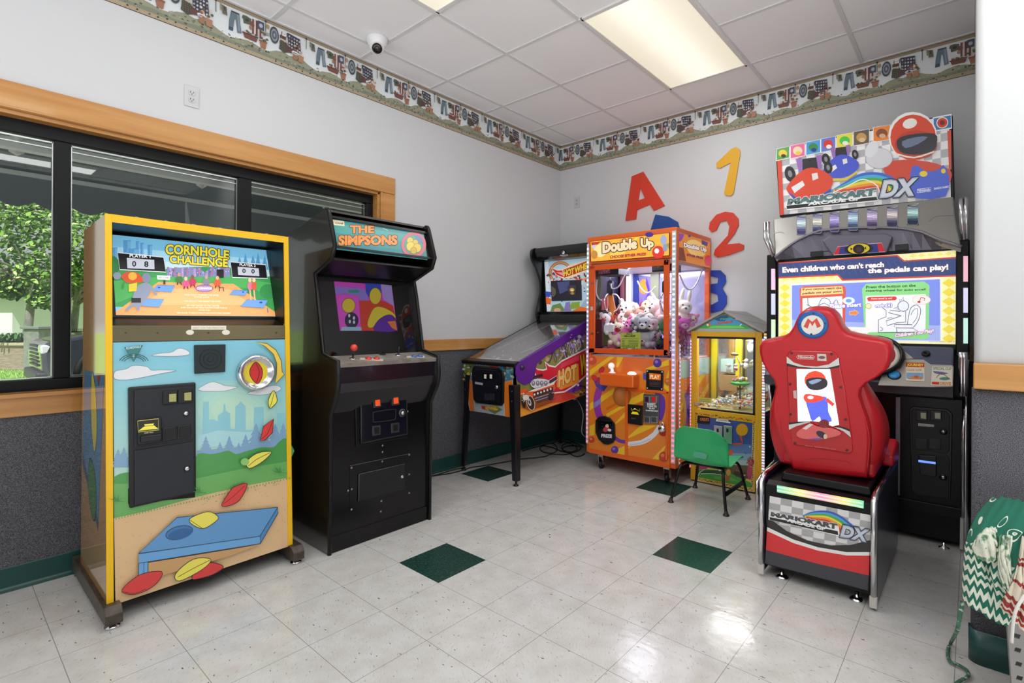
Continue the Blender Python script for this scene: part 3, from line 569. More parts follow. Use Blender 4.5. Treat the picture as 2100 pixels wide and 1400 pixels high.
# recess: bezel, screen, ledge
def sx(z): return .397-(z-1.58)*(.117/.356)
sn = (1, 0, .3287); m = M(); m.hexa([(sx(1.2)-.01, CY0+.02, 1.2), (sx(1.2)-.01, CY1-.02, 1.2), (sx(1.6)-.01, CY1-.02, 1.6), (sx(1.6)-.01, CY0+.02, 1.6)], [(sx(1.2), CY0+.02, 1.2), (sx(1.2), CY1-.02, 1.2), (sx(1.6), CY1-.02, 1.6), (sx(1.6), CY0+.02, 1.6)]); m.build('bezel', BLKP, bt)
a = Art((sx(1.4), 0, 1.4), sn, (160, 420, 2.9167), lift=.002)
def corn_screen(a):
    a.fill('7fc4e8', [(197, 178), (1130, 272), (1182, 668), (226, 660)])
    a.fill('a9d8ee', [(200, 250), (1140, 330), (1150, 420), (206, 380)]); a.fill('c6e4ec', [(203, 320), (1146, 380), (1150, 440), (206, 400)])
    for x, w, y in ((205, 30, 255), (270, 45, 212), (345, 22, 218), (372, 20, 228), (415, 28, 240), (300, 60, 262)): a.rect('5f9fd2', x, y, x+w, 320); a.rect('79b4de', x+w*.55, y+6, x+w, 320)
    for x, y, h in ((965, 310, 70), (1000, 290, 100), (1045, 300, 80), (1075, 285, 110), (1115, 300, 90)): a.fill('5d9fc9', [(x-22, y+h), (x, y), (x+22, y+h)])
    a.fill('3f9a52', [(204, 300), (240, 330), (300, 365), (420, 395), (560, 380), (700, 372), (900, 372), (1000, 420), (1150, 430), (1180, 640), (222, 610)], 0)
    a.fill('4fae5a', [(212, 455), (520, 430), (900, 420), (1158, 470), (1170, 560), (1040, 500), (520, 470), (226, 590)])
    a.fill('e7a868', [(480, 462), (930, 474), (1176, 640), (1182, 667), (226, 660), (224, 640)]); a.fill('efb87c', [(520, 500), (900, 505), (1040, 600), (380, 600)])
    a.ell('3b8f4e', 1135, 520, 50, 45); a.ell('2f7f46', 215, 370, 30, 60)
    for k in range(26): x = 530+k*14.5; a.rect(['8f86b8', 'b59bc9', '6f78a8', 'a9789a', '7d8fc0'][k % 5], x, 372+(k % 3)*4, x+14, 432)
    for k in range(60): a.rect(rnd.choice(['d9c4e0', '4c4a74', '7fa0d8', 'c48aa8']), *(lambda x, y: (x, y, x+5, y+6))(rnd.uniform(530, 900), rnd.uniform(375, 425)))
    a.ell('3f8f52', 755, 385, 20, 18); a.rect('22222a', 826, 390, 868, 440); a.line('d9e2e6', 3, [(515, 372), (600, 376), (700, 372), (900, 372)])
    a.fill('f2d43c', [(508, 250), (700, 268), (905, 290), (890, 385), (540, 352), (545, 300)]) if 0 else None
    a.text('f4e24a', 'CORNHOLE', (520, 302), (900, 330), (62, 52), bold=.035, ol='4a4424', olb=.07, arch=8)
    a.text('f4e24a', 'CHALLENGE', (545, 352), (892, 378), (48, 52), bold=.035, ol='4a4424', olb=.08)
    for pts, c in (([(234, 290), (508, 318), (522, 407), (246, 392)], 'PLAYER 1'), ([(908, 345), (1118, 362), (1128, 444), (918, 438)], 'PLAYER 2')):
        a.fill('1a1a20', pts, 0, 'e6e8ea', 5)
    a.text('ffffff', 'PLAYER 1', (305, 318), (430, 324), 18, bold=.02); a.text('ffffff', 'PLAYER 2', (962, 368), (1058, 376), 14, bold=.02)
    a.fill('c6cad6', [(288, 322), (452, 334), (454, 390), (292, 384)]); a.fill('c6cad6', [(950, 374), (1076, 384), (1080, 430), (954, 424)])
    a.text('22242c', '0', (320, 374), (344, 375), 34, bold=.03); a.text('22242c', '8', (392, 376), (418, 377), 34, bold=.03); a.text('22242c', '0', (978, 412), (998, 413), 27, bold=.03); a.text('22242c', '0', (1032, 415), (1052, 416), 27, bold=.03)
    def board(x, y, w, h, s): a.fill('6f9fe6', [(x, y), (x+w*.25, y-h), (x+w, y-h*.9), (x+w*.85, y+h*.25)], 0, '3f62a8', 2); a.ell('2f4a8c', x+w*(.3 if s else .75), y-h*.55, w*.06, h*.14)
    board(325, 605, 185, 40, 1); board(440, 518, 135, 34, 1); board(965, 610, 165, 40, 0); board(900, 540, 110, 26, 0)
    a.line('3f62a8', 4, [(1128, 618), (1130, 648)]); a.line('3a3a40', 5, [(842, 522), (842, 498), (864, 498), (866, 522)])
    # cartoon players and onlookers
    a.fill('8c94a8', [(345, 500), (400, 470), (440, 500), (410, 560), (380, 600), (345, 620), (320, 580)], 3); a.ell('7f88a0', 405, 442, 26, 30); a.ell('8c94a8', 230, 430, 24, 22); a.line('8c94a8', 14, [(430, 490), (465, 545)]); a.line('8c94a8', 16, [(335, 590), (285, 635)]); a.line('8c94a8', 16, [(360, 600), (355, 635)]); a.rect('26262c', 315, 562, 372, 590)
    a.fill('d8502c', [(255, 430), (300, 405), (360, 418), (385, 465), (340, 470), (290, 470)], 3); a.ell('e8b03c', 322, 432, 26, 24); a.fill('e6c83c', [(300, 480), (350, 470), (345, 520), (300, 525)]); a.line('4a8a3c', 12, [(270, 470), (265, 505)])
    for x, y, c, d in ((600, 440, '4a7a44', 'c49a7c'), (640, 465, 'd85a8a', 'e8c4a8'), (680, 455, 'c43c5c', '8a5a44'), (762, 455, '8a8494', 'c4a08c'), (828, 460, 'd8603c', 'e6b48c')): a.ell(c, x, y+12, 22, 22); a.ell(d, x, y-18, 10, 12); a.line('3a2c34', 6, [(x-8, y+28), (x-12, y+44)]); a.line('3a2c34', 6, [(x+8, y+28), (x+14, y+44)])
    for x, c in ((1022, 'd87aa0'), (1046, 'e0563c')): a.ell(c, x, 490, 15, 26); a.ell('f0c8a0', x, 456, 10, 12); a.line('e8b890', 8, [(x, 515), (x+6, 575)])
    a.ell('b58fc4', 750, 505, 52, 20, outline='6a4a8a', w=3); a.text('ffffff', 'CORNHOLE', (706, 512), (794, 512), 14, bold=.03); a.fill('e8ecec', [(466, 428), (545, 430), (545, 456), (470, 452)]); a.text('3a3a40', 'WELCOME', (474, 446), (538, 448), 10); a.rect('5a3c28', 505, 456, 518, 482)
    for y, x0, x1, s in ((548, 632, 834, 'PRESS START TO BEGIN THE GAME'), (560, 690, 780, 'GOOD LUCK'), (585, 625, 850, 'TOSS BAGS AT THE TARGET TO SCORE'), (612, 645, 840, 'HIT THE TARGET IN THE CENTER'), (624, 610, 885, 'EVERY BAG IN THE HOLE COUNTS THREE POINTS'), (638, 715, 785, 'HAVE FUN'), (655, 585, 908, 'FIRST PLAYER TO REACH TWENTY ONE POINTS WINS THE GAME')): a.text('f4f0e6', s, (x0, y), (x1, y+2), 8)
corn_screen(a); a.build('screen', SCREEN, bt)
M().hexa([(fx(1.18)-.004, CY0+.02, 1.175), (fx(1.18)-.004, CY1-.02, 1.175), (sx(1.205)-.02, CY1-.02, 1.2), (sx(1.205)-.02, CY0+.02, 1.2)], [(fx(1.18)-.004, CY0+.02, 1.18), (fx(1.18)-.004, CY1-.02, 1.18), (sx(1.205)-.02, CY1-.02, 1.222), (sx(1.205)-.02, CY0+.02, 1.222)]).build('ledge', BLKP, bt)
PLATESHEEN = mat('sheen_plate', '7d7458', .22, .85)  # black gloss plate; the ceiling light's reflection is put into this tan metal colour
sp = M().hexa([(fx(1.116)-.006, CY0+.02, 1.116), (fx(1.116)-.006, CY1-.02, 1.116), (fx(1.182)-.006, CY1-.02, 1.182), (fx(1.182)-.006, CY0+.02, 1.182)], [(fx(1.116), CY0+.02, 1.116), (fx(1.116), CY1-.02, 1.116), (fx(1.182), CY1-.02, 1.182), (fx(1.182), CY0+.02, 1.182)]).build('trim_plate', PLATESHEEN, bt)
a = Art(FP, FN, (160, 420, 2.9167), lift=.001)
a.rect('e9e4d2', 676, 722, 886, 746); a.text('a8a290', 'INSERT COIN THEN PRESS START', (686, 741), (878, 741), 12)
for x in (669, 884): a.ell('e6e2d0', x, 762, 24, 15)
for x in (286, 474, 780, 1186): a.ell('3a3628', x, 765, 6, 5)
a.build('sticker', PRINT, sp)
# front panel
fp = M().hexa([(fx(.087)-.02, CY0+.021, .087), (fx(.087)-.02, CY1-.021, .087), (fx(1.116)-.02, CY1-.021, 1.116), (fx(1.116)-.02, CY0+.021, 1.116)], [(fx(.087)-.003, CY0+.021, .087), (fx(.087)-.003, CY1-.021, .087), (fx(1.116)-.003, CY1-.021, 1.116), (fx(1.116)-.003, CY0+.021, 1.116)]).build('front_panel', BLKP, bt)
a = Art(FP, FN, (160, 800, 2.9167), lift=-.0025)
LX = lambda y: 209+(y+290)*.009
for k in range(14):
    y0, y1 = -286+k*62, -286+(k+1)*62; f = k/13; c = tuple(int(p+(q-p)*f) for p, q in zip((0x7f, 0xc6, 0xdc), (0xb4, 0xdc, 0xcc))); c = '%02x%02x%02x' % c
    a.fill(c, [(LX(y0), y0), (1257, y0-19+k*.9), (1257, y1-13+k*.9), (LX(y1), y1+6)])
for k in range(5): a.ell('%02x%02x%02x' % (0x9c+k*7, 0xd2+k*3, 0xd0-k*2), 930, 130, 300-k*42, 190-k*26, .1)
for pts in ([(440, -208), (500, -222), (560, -228), (600, -250), (640, -245), (668, -225), (650, -210), (560, -203)], [(218, -70), (222, -112), (290, -128), (330, -148), (410, -142), (440, -120), (500, -122), (590, -118), (520, -104), (440, -88), (360, -72), (280, -62)], [(720, -8), (750, -28), (800, -50), (850, -40), (880, -28), (950, -22), (940, -12), (880, 4), (790, 6), (740, 4)], [(1010, 20), (1080, -5), (1170, -30), (1215, -15), (1190, 10), (1100, 28)]):
    a.fill('e4e6ea', pts, 4, '7f98a8', 3)
# skyline, pines, bushes, grass, sand
a.fill('8cc8d4', [(745, 270), (750, 70), (782, 68), (784, 178), (806, 172), (836, 186), (838, 150), (868, 130), (872, 82), (880, 84), (884, 122), (910, 140), (912, 228), (940, 232), (942, 96), (960, 84), (972, 66), (988, 82), (1002, 96), (1004, 240), (1052, 236), (1054, 102), (1110, 100), (1112, 240), (1190, 232), (1192, 140), (1256, 130), (1256, 330), (745, 330)])
a.fill('a6d6dc', [(712, 275), (760, 262), (840, 240), (1000, 250), (1256, 240), (1256, 330), (712, 340)])
def pine(x, y, h, c):
    P = [(x, y)]
    for k in range(1, 5): P += [(x+h*.09*k, y+h*.2*k), (x+h*.05*k, y+h*.19*k)]
    P += [(x+h*.36, y+h)]; Q = [(2*x-p, q) for p, q in reversed(P[1:])]; a.fill(c, P+Q)
for x, y, h in ((765, 272, 105), (850, 308, 70), (905, 272, 110), (962, 312, 65), (1003, 262, 115), (1065, 195, 190), (1120, 240, 130), (1180, 200, 160), (1228, 196, 140), (240, 350, 110), (275, 340, 120)): pine(x, y, h, '7fa6c8')
a.fill('7fa6c8', [(712, 360), (1256, 320), (1256, 400), (712, 420)])
a.fill('4a9a4c', [(700, 405), (740, 375), (790, 382), (850, 372), (900, 360), (945, 382), (1000, 366), (1050, 352), (1100, 340), (1170, 340), (1200, 310), (1256, 288), (1256, 450), (700, 540)], 2)
a.fill('4a9a4c', [(213, 520), (250, 500), (300, 490), (300, 620), (214, 640)]); a.fill('6aae5e', [(214, 560), (300, 560), (300, 680), (700, 640), (700, 528), (980, 470), (1256, 425), (1256, 560), (700, 690), (216, 775)])
a.fill('e0bb8c', [(215, 765), (420, 720), (700, 640), (980, 575), (1257, 522), (1255, 935), (224, 1280)])
for k in range(150):
    x, y = rnd.uniform(225, 1250), rnd.uniform(600, 1180)
    if y > 790-(x-215)*.235 and y < 1250-(x-224)*.31: a.ell('b8905f', x, y, 3, 2, n=6)
for k in range(80):
    x = rnd.uniform(715, 1250); y = 690-(x-700)*.26-rnd.uniform(-5, 70); a.ell('4c8a46', x, y, 3, 2, n=6)
for k in range(60): x = 220+k*17.5; y = 766-(x-215)*.235; a.fill('5a9c50', [(x, y+6), (x+4, y-8), (x+8, y+4)])
for bx, by in ((215, 650), (700, 600), (1180, 480)):
    for q in range(5): t = -.4-.5*q; a.fill('3f8a46', [(bx+10, by+10), (bx+10+70*cos(t), by+40+70*sin(t)), (bx+24, by+6)])
LNC = '1f3a55'
a.fill('5f98cc', [(356, 970), (585, 756), (1186, 696), (1080, 870)], 0, LNC, 4); a.fill('6aa6da', [(356, 972), (1080, 868), (1082, 912), (360, 1028)], 0, LNC, 4); a.fill('4a86bc', [(1080, 868), (1186, 696), (1188, 730), (1082, 912)], 0, LNC, 4)
a.fill('c99d68', [(415, 1025), (1080, 918), (900, 985), (500, 1100), (415, 1110)]); a.fill('6aa6da', [(356, 1028), (412, 1020), (412, 1090), (358, 1104)], 0, LNC, 4); a.line(LNC, 3, [(388, 1022), (388, 1085)])
a.ell('3f78b0', 598, 846, 82, 38, -.25, outline=LNC, w=4); a.ell('2f639c', 604, 854, 72, 30, -.25)
def bag(c, pts, folds=()):
    a.fill(c, pts, 4, '22303a' if c[0] != 'd' else '3a1c1c', 4)
    for f in folds: a.line('3a3020', 3, f, smooth=4)
R_, Y_ = 'd83c38', 'ece05a'
bag(Y_, [(658, 768), (710, 738), (780, 722), (832, 756), (795, 795), (738, 822), (680, 800)], [[(735, 820), (690, 790), (660, 770)]])
bag(R_, [(675, 1115), (690, 1080), (770, 1025), (862, 1048), (800, 1095), (695, 1124)]); bag(Y_, [(577, 1090), (680, 1005), (786, 1004), (740, 1062), (600, 1134)], [[(590, 1110), (680, 1060), (780, 1010)]])
bag(R_, [(255, 1195), (300, 1140), (380, 1090), (494, 1078), (470, 1140), (400, 1190), (320, 1214)], [[(262, 1196), (330, 1206), (400, 1180)]])
bag(R_, [(850, 684), (900, 600), (930, 572), (1004, 556), (960, 650), (900, 684)], [[(862, 676), (920, 630), (990, 566)]]); bag(Y_, [(1000, 425), (1060, 375), (1148, 365), (1100, 420), (1018, 464)], [[(1010, 450), (1060, 410), (1140, 370)]])
a.ell('8cc46a', 990, 425, 25, 22); a.fill(R_, [(1080, 300), (1100, 215), (1162, 168), (1154, 250), (1110, 296)], 0, '3a1c1c', 4); a.line('3a1c1c', 3, [(1086, 290), (1125, 255), (1158, 175)], smooth=4)
bag(Y_, [(1128, 70), (1140, 30), (1164, 2), (1182, 60), (1160, 92), (1138, 106)], [[(1138, 102), (1152, 60), (1164, 10)]])
a.fill('ecc84a', [(1058, -288), (1120, -280), (1175, -240), (1205, -180), (1212, -110), (1225, -95), (1170, -38), (1178, -100), (1180, -160), (1160, -215), (1110, -262)], 0, '5a5020', 4)
a.fill('3d7f80', [(272, -255), (380, -268), (326, -172)], 0, '1c4a50', 5); a.text('cfe6e2', 'BOARDWALK', (282, -244), (372, -254), 14, bold=.02); a.fill('cfe6e2', [(318, -215), (334, -216), (326, -190)])
for k in range(3): a.ring('2a5a60', 328, -164, 60+k*14, 34+k*9, 5, 0, 14, pi*1.08, pi*1.92)
a.build('front_art', PRINT, fp)
# speaker, round target, coin door
def fpt(px, py, d=0): return on(px, py, FP, FN)+Vector(FN).normalized()*d
def fquad(x0, y0, x1, y1, x2, y2, x3, y3, c=(160, 420, 2.9167), d=0): return [fpt(c[0]+x/c[2], c[1]+y/c[2], d) for x, y in ((x0, y0), (x1, y1), (x2, y2), (x3, y3))]
q = fquad(693, 838, 880, 834, 878, 998, 695, 1010, d=-.003); spk = M().slab(q, FN, .012).build('speaker_grille', mat('grille_green', '15242a', .5), bt, bevel=.003)
m = M(); cc = sum((Vector(p) for p in q), Vector())/4+Vector((.012, 0, 0)); u1 = (Vector(q[1])-Vector(q[0])).normalized(); v1 = (Vector(q[0])-Vector(q[3])).normalized()
for r in (.012, .028, .044): m.tube([cc+(u1*cos(t)+v1*sin(t))*r for t in [2*pi*k/24 for k in range(24)]], .0022, 5, closed=True)
m.build('rings', mat('grille_ring', '0d181c', .4), spk)
c = fpt(160+1060/2.9167, 420+1002/2.9167, -.003); W = Vector(FN).normalized()
tg = M().lathe(c, W, [(.068, 0), (.084, .0), (.0865, .012), (.083, .03), (.076, .036), (.068, .03), (.054, .008)], 40).build('target_ring', mat('scuffed_chrome', 'd2d2d4', .16, 1, bump=(60, .3)), bt)
a = Art(c+W*.009, FN, (160, 420, 2.9167)); a.ell('f0d832', 1062, 1002, 74, 72, n=32); a.fill('d42c2c', [(1064, 938), (1102, 985), (1096, 1040), (1070, 1068), (1034, 1030), (1028, 985)], 4, '3a1414', 4); a.line('3a1414', 4, [(1064, 945), (1084, 1000), (1068, 1060)], smooth=4); a.build('target_face', PRINT, tg)
cdq = fquad(297, 1090, 700, 1060, 702, 1720, 304, 1812, d=-.003); cdo = M().slab(cdq, FN, .016).build('coin_door', BLACK, bt, bevel=.006)
for k, z in enumerate(((330, 1108, 685, 1082, 682, 1396, 330, 1452), (330, 1464, 684, 1412, 684, 1712, 333, 1792))): M().slab(fquad(*z, d=.012), FN, .008).build('door_panel', FELT, cdo, bevel=.003)
for x, y in ((498, 1114), (588, 1106)):
    m = M().slab(fquad(x, y, x+85, y-6, x+85, y+72, x, y+78, d=.018), FN, .008); b = m.build('coin_slot', BLACK, cdo, bevel=.002)
    M().slab(fquad(x+35, y+16, x+78, y+12, x+78, y+60, x+35, y+62, d=.026), FN, .004).build('reject_button', mat('amber_clear', '9c9a5a', .1, emit=.15), b, bevel=.002)
for x, y in ((498, 1330), (586, 1318)): m = M().slab(fquad(x, y, x+78, y-12, x+78, y+68, x, y+82, d=.018), FN, .006); b = m.build('coin_return', BLACK, cdo, bevel=.002); M().slab(fquad(x+12, y+10, x+66, y+2, x+66, y+60, x+12, y+68, d=.0245), FN, .002).build('flap', MATTEBLACK, b)
for x, y in ((636, 1244), (642, 1572)): b = M().lathe(fpt(160+x/2.9167, 420+y/2.9167, .018), W, [(.009, 0), (.009, .007), (.007, .01), (0, .01)], 18).build('lock', CHROME, cdo); M().lathe(fpt(160+x/2.9167, 420+y/2.9167, .018), W, [(.0125, 0), (.0125, .003), (.009, .004)], 18).build('lock_ring', BLACK, b)
b = M().slab(fquad(345, 1285, 488, 1266, 490, 1410, 348, 1432, d=.018), FN, .012).build('bill_acceptor', BLACK, cdo, bevel=.003)
a = Art(fpt(300, 900, .030), FN, (160, 420, 2.9167)); a.fill('1a1a14', [(356, 1292), (480, 1278), (482, 1345), (360, 1358)], 0, 'd8cc4a', 3); a.fill('e2d84c', [(362, 1350), (395, 1325), (455, 1318), (480, 1338)]); a.fill('e2d84c', [(395, 1312), (455, 1306), (450, 1316), (400, 1322)]); a.text('d8d4b0', 'INSERT BILLS', (396, 1368), (450, 1362), 8); a.build('bill_label', printed('lit_label', .3, emit=.25), b)
M().slab(fquad(360, 1378, 484, 1362, 484, 1400, 362, 1416, d=.03), FN, .012).build('bill_mouth', BLACK, b, bevel=.003)
# foot bars with levelling discs
WOODF = mat('dark_foot_bar', '3a322a', .4, noise=(30, '5a4c3c', .4, .7))
for y in (-3.802, -3.08):
    f = M().prism([(-.01 if 0 else .02, .02), (.725, .02), (.725, .06), (.70, .086), (.02, .086)], 'y', y, y+.056).build('foot_bar', WOODF, bt, bevel=.004)
    for x in (.06, .69): M().lathe((x, y+.028, 0), (0, 0, 1), [(.026, 0), (.026, .006), (.01, .01), (.006, .024)], 20).build('leveler', CHROME, f)
# ------------------------------------------------------------------ worn black upright cabinet (faces +x)
UY0, UY1 = -2.913, -2.251
ug = thing('arcade_cabinet', 'worn black upright arcade cabinet with teal lettered marquee', 'arcade machine', (.4, -2.58, 0))
WORN = mat('worn_black', '15110b', .25, noise=(26, '251a0e', .4, .75), bump=(160, .12), coat=1, spec=.9); GLOSSBLK = mat('gloss_black', '060608', .25, noise=(30, '0f0f12', .45, .7), spec=.4, bump=(40, .08)); CHIP = mat('chipped_edge', '6a655c', .6)
prof = [(.04, 0), (.742, 0), (.748, .72), (.812, .83), (.826, .89), (.818, 1.0), (.668, 1.032), (.602, 1.36), (.578, 1.462), (.755, 1.53), (.782, 1.59), (.722, 1.765), (.712, 1.782), (.69, 1.788), (.24, 1.695), (.04, 1.64)]
for y0, y1 in ((UY0, UY0+.02), (UY1-.02, UY1)):
    s = M().prism(prof, 'y', y0, y1).build('side_panel', WORN, ug, bevel=.004)
    m = M(); ym = (y0+y1)/2; e = [Vector((x, ym, z)) for x, z in prof[1:14]]; m.tube(e, .0115, 8); m.build('edge_moulding', BLKP, s)
ya, yb = UY0+.02, UY1-.02
def across(m, p, q, th=.012):
    """board between the side panels along a profile segment, thickness going inwards"""
    a, b = Vector((p[0], 0, p[1])), Vector((q[0], 0, q[1])); d = (b-a).normalized(); n = Vector((-d.z, 0, d.x))
    m.hexa([(v.x, y, v.z) for v, y in ((a, ya), (a, yb), (a+n*th, yb), (a+n*th, ya))], [(v.x, y, v.z) for v, y in ((b, ya), (b, yb), (b+n*th, yb), (b+n*th, ya))]); return m
m = M(); across(m, (.731, 0), (.731, .725)); across(m, (.731, .725), (.795, .835)); m.build('front_panel', GLOSSBLK, ug)
M().box(.72, .737, ya, yb, .0, .085).build('kick_board', GLOSSBLK, ug, bevel=.003)
m = M(); across(m, (.808, .885), (.808, .985), .03); across(m, (.795, .835), (.808, .885), .02); m.build('control_lip', mat('lip_black', '131018', .25, coat=.4), ug)
cp = M(); across(cp, (.812, .987), (.662, 1.018), .02); CPM = mat('worn_control_panel', '77706a', .45, .2, noise=(18, '9c948a', .3, .7)); cpo = cp.build('control_panel', CPM, ug)
m = M(); across(m, (.04, 1.63), (.24, 1.685)); across(m, (.24, 1.685), (.69, 1.778)); m.build('roof_panel', WORN, ug); M().box(.04, .055, ya, yb, 0, 1.63).build('back_panel', WORN, ug)
m = M(); across(m, (.735, 1.535), (.57, 1.472)); un = m.build('speaker_panel', BLKP, ug)
m = M(); cs = Vector((.655, -2.58, 1.503)); d1 = Vector((.934, 0, .357))
for r in (.03, .055, .08): m.tube([cs+Vector((0, 1, 0))*r*1.3*cos(t)+d1*r*.6*sin(t)+Vector((.0, 0, -.001)) for t in [2*pi*k/24 for k in range(24)]], .002, 5, closed=True)
m.build('speaker_ring', mat('speaker_ring', '2c2c30', .4), un)
# marquee
mp0 = (.765, 0, 1.59); mn = (.175, 0, .06); mk = M()
def mq(z): return .765-(z-1.59)*.06/.175
mk.hexa([(mq(1.592)-.012, ya, 1.592), (mq(1.592)-.012, yb, 1.592), (mq(1.745)-.012, yb, 1.745), (mq(1.745)-.012, ya, 1.745)], [(mq(1.592)-.004, ya, 1.592), (mq(1.592)-.004, yb, 1.592), (mq(1.745)-.004, yb, 1.745), (mq(1.745)-.004, ya, 1.745)])
mko = mk.build('marquee', BLKP, ug)
a = Art(mp0, (.175, 0, .06), (580, 420, 4.1176), lift=-.003)
a.fill('3f8f92', [(412, 115), (1192, 232), (1224, 464), (432, 372)]); a.fill('4a9c98', [(418, 150), (1195, 270), (1205, 330), (425, 230)]); a.fill('37858c', [(424, 310), (1214, 400), (1222, 460), (430, 370)])
a.fill('e6d8b4', [(412, 122), (520, 134), (524, 178), (416, 166)]); a.text('3a3430', 'KONAMI', (446, 158), (512, 164), 17, bold=.03); a.line('d05a2c', 5, [(420, 152), (432, 140), (440, 146)])
a.text('e08a3c', 'THE', (568, 240), (775, 236), (70, 62), bold=.045, ol='4a3a2c', olb=.07); a.text('e08a3c', 'SIMPSONS', (470, 342), (970, 338), (86, 84), bold=.05, ol='4a3a2c', olb=.06)
for k in range(9): a.line('f4c98a', 4, [(500+k*52, 322-k*1), (512+k*52, 300)])
a.ring('c8687a', 1106, 335, 92, 96, 26, 0, 30); a.ell('4f9f8f', 1106, 335, 78, 82); a.fill('5f80a8', [(1110, 258), (1170, 268), (1184, 330), (1140, 330)])
for x, y, r, c in ((1075, 300, 26, 'e0c04a'), (1120, 318, 24, 'd8b845'), (1080, 350, 36, 'e4c653'), (1135, 362, 34, 'dcbc4a'), (1105, 385, 26, 'c8a83f')): a.ell(c, x, y, r, r*1.1, outline='8a7430', w=3)
a.line('c8d8c0', 3, [(845, 198), (870, 208), (886, 216)]); a.build('marquee_art', printed('lit_marquee', .3, emit=.02), mko)
m = M()
for za, zb, dx in ((1.583, 1.594, .004), (1.742, 1.756, .006)): m.hexa([(mq(za)-.02, ya, za), (mq(za)+dx, ya, za), (mq(za)+dx, yb, za), (mq(za)-.02, yb, za)], [(mq(zb)-.02, ya, zb), (mq(zb)+dx, ya, zb), (mq(zb)+dx, yb, zb), (mq(zb)-.02, yb, zb)])
m.build('retainer', BLKP, mko)
# screen: dark bezel behind smoked glass, picture tube showing plain colour fields
def gx(z): return .64-(z-1.03)*(.085/.40)
m = M(); m.hexa([(gx(1.01)-.05, ya, 1.01), (gx(1.01)-.05, yb, 1.01), (gx(1.465)-.05, yb, 1.465), (gx(1.465)-.05, ya, 1.465)], [(gx(1.01)-.02, ya, 1.01), (gx(1.01)-.02, yb, 1.01), (gx(1.465)-.02, yb, 1.465), (gx(1.465)-.02, ya, 1.465)]); bz = m.build('screen_bezel', mat('bezel_grey', '6c6a66', .5), ug)
gn = (1, 0, .2125); a = Art((gx(1.2)-.019, 0, 1.2), gn, (580, 420, 4.1176))
a.fill('e64fd2', [(432, 645), (918, 680), (968, 1062), (482, 1062)]); a.fill('9a86e0', [(440, 690), (640, 700), (700, 720), (720, 810), (640, 800), (560, 760), (446, 752)]); a.ell('3f9a8a', 600, 730, 50, 14)
a.fill('3a50c8', [(694, 660), (826, 668), (836, 745), (740, 800), (700, 740)]); a.fill('b8a0e8', [(826, 670), (918, 680), (942, 900), (900, 830), (850, 800)]); a.fill('e2452c', [(640, 810), (760, 805), (850, 812), (930, 850), (952, 960), (960, 1062), (660, 1062)])
a.fill('ee55d8', [(446, 760), (520, 750), (640, 770), (662, 1062), (482, 1062)], 0, 'b03aa0', 3); a.ell('ecd23c', 555, 850, 56, 62, outline='6a5a20', w=4); a.ell('2a2850', 580, 975, 56, 66, outline='17162e', w=4)
for x, y in ((560, 935), (600, 955), (565, 985), (600, 990)): a.ell('e8e8f0', x, y, 9, 15)
a.fill('a8d0e8', [(500, 1030), (660, 1030), (664, 1062), (488, 1062)]); a.ell('ecd23c', 780, 770, 50, 70, outline='6a5a20', w=4); a.fill('f0d83e', [(712, 1000), (760, 880), (830, 860), (930, 910), (945, 960), (820, 1000), (740, 1040)], 4, '6a5a20', 4); a.fill('6a2aa8', [(775, 1062), (800, 980), (880, 930), (940, 950), (962, 1062)], 4, '3a1668', 4); a.fill('f08a3c', [(880, 985), (950, 980), (965, 1062), (920, 1040)])
a.build('picture', printed('crt', .15, emit=1.7), bz)
m = M(); m.hexa([(gx(1.01)-.004, ya, 1.01), (gx(1.01)-.004, yb, 1.01), (gx(1.465)-.004, yb, 1.465), (gx(1.465)-.004, ya, 1.465)], [(gx(1.01), ya, 1.01), (gx(1.01), yb, 1.01), (gx(1.465), yb, 1.465), (gx(1.465), ya, 1.465)]); m.build('screen_glass', glass('smoked_glass', 'b9b9bb', 1.6), ug)
# controls
cn = Vector((.031, 0, .15)).normalized(); cp0 = (.737, 0, 1.0025)
def cpt(px, py, h=0): return on(px, py, cp0, cn)+cn*h
RED = mat('red_plastic', 'd8331f', .2, coat=.5); BLUEP = mat('blue_plastic', '4a6aa8', .25)
for X, Y, col in ((590, 1300, RED), (973, 1270, BLKP)):
    b = cpt(580+X/4.1176, 420+Y/4.1176); j = M().lathe(b, cn, [(.018, 0), (.018, .003), (.012, .006)], 20).build('joystick', CHROME, cpo); m = M(); m.tube([b, b+cn*.05], .005, 10); m.build('shaft', mat('dark_steel', '3a3a3c', .3, 1), j)
    if col is RED: M().ball(b+cn*.062, .019, 20, 14).build('ball_top', col, j)
a = Art(cp0, cn, (580, 420, 4.1176), lift=.0006); a.fill('d8d2c4', [(655, 1290), (850, 1300), (845, 1320), (650, 1308)]); a.fill('cfc9bc', [(1040, 1276), (1190, 1272), (1200, 1292), (1050, 1292)]); a.build('button_label', PRINT, cpo)
for X, Y, cM in ((722, 1303, RED), (792, 1302, RED), (1108, 1283, BLUEP), (1158, 1280, BLUEP)): M().lathe(cpt(580+X/4.1176, 420+Y/4.1176), cn, [(.017, 0), (.017, .006), (.011, .007), (.011, .012), (0, .0135)], 20).build('button', cM, cpo)
for X in (445, 840): M().lathe(cpt(580+X/4.1176, 420+1262/4.1176), cn, [(.02, 0), (.02, .002), (0, .003)], 18).build('start_button', BLKP, cpo)
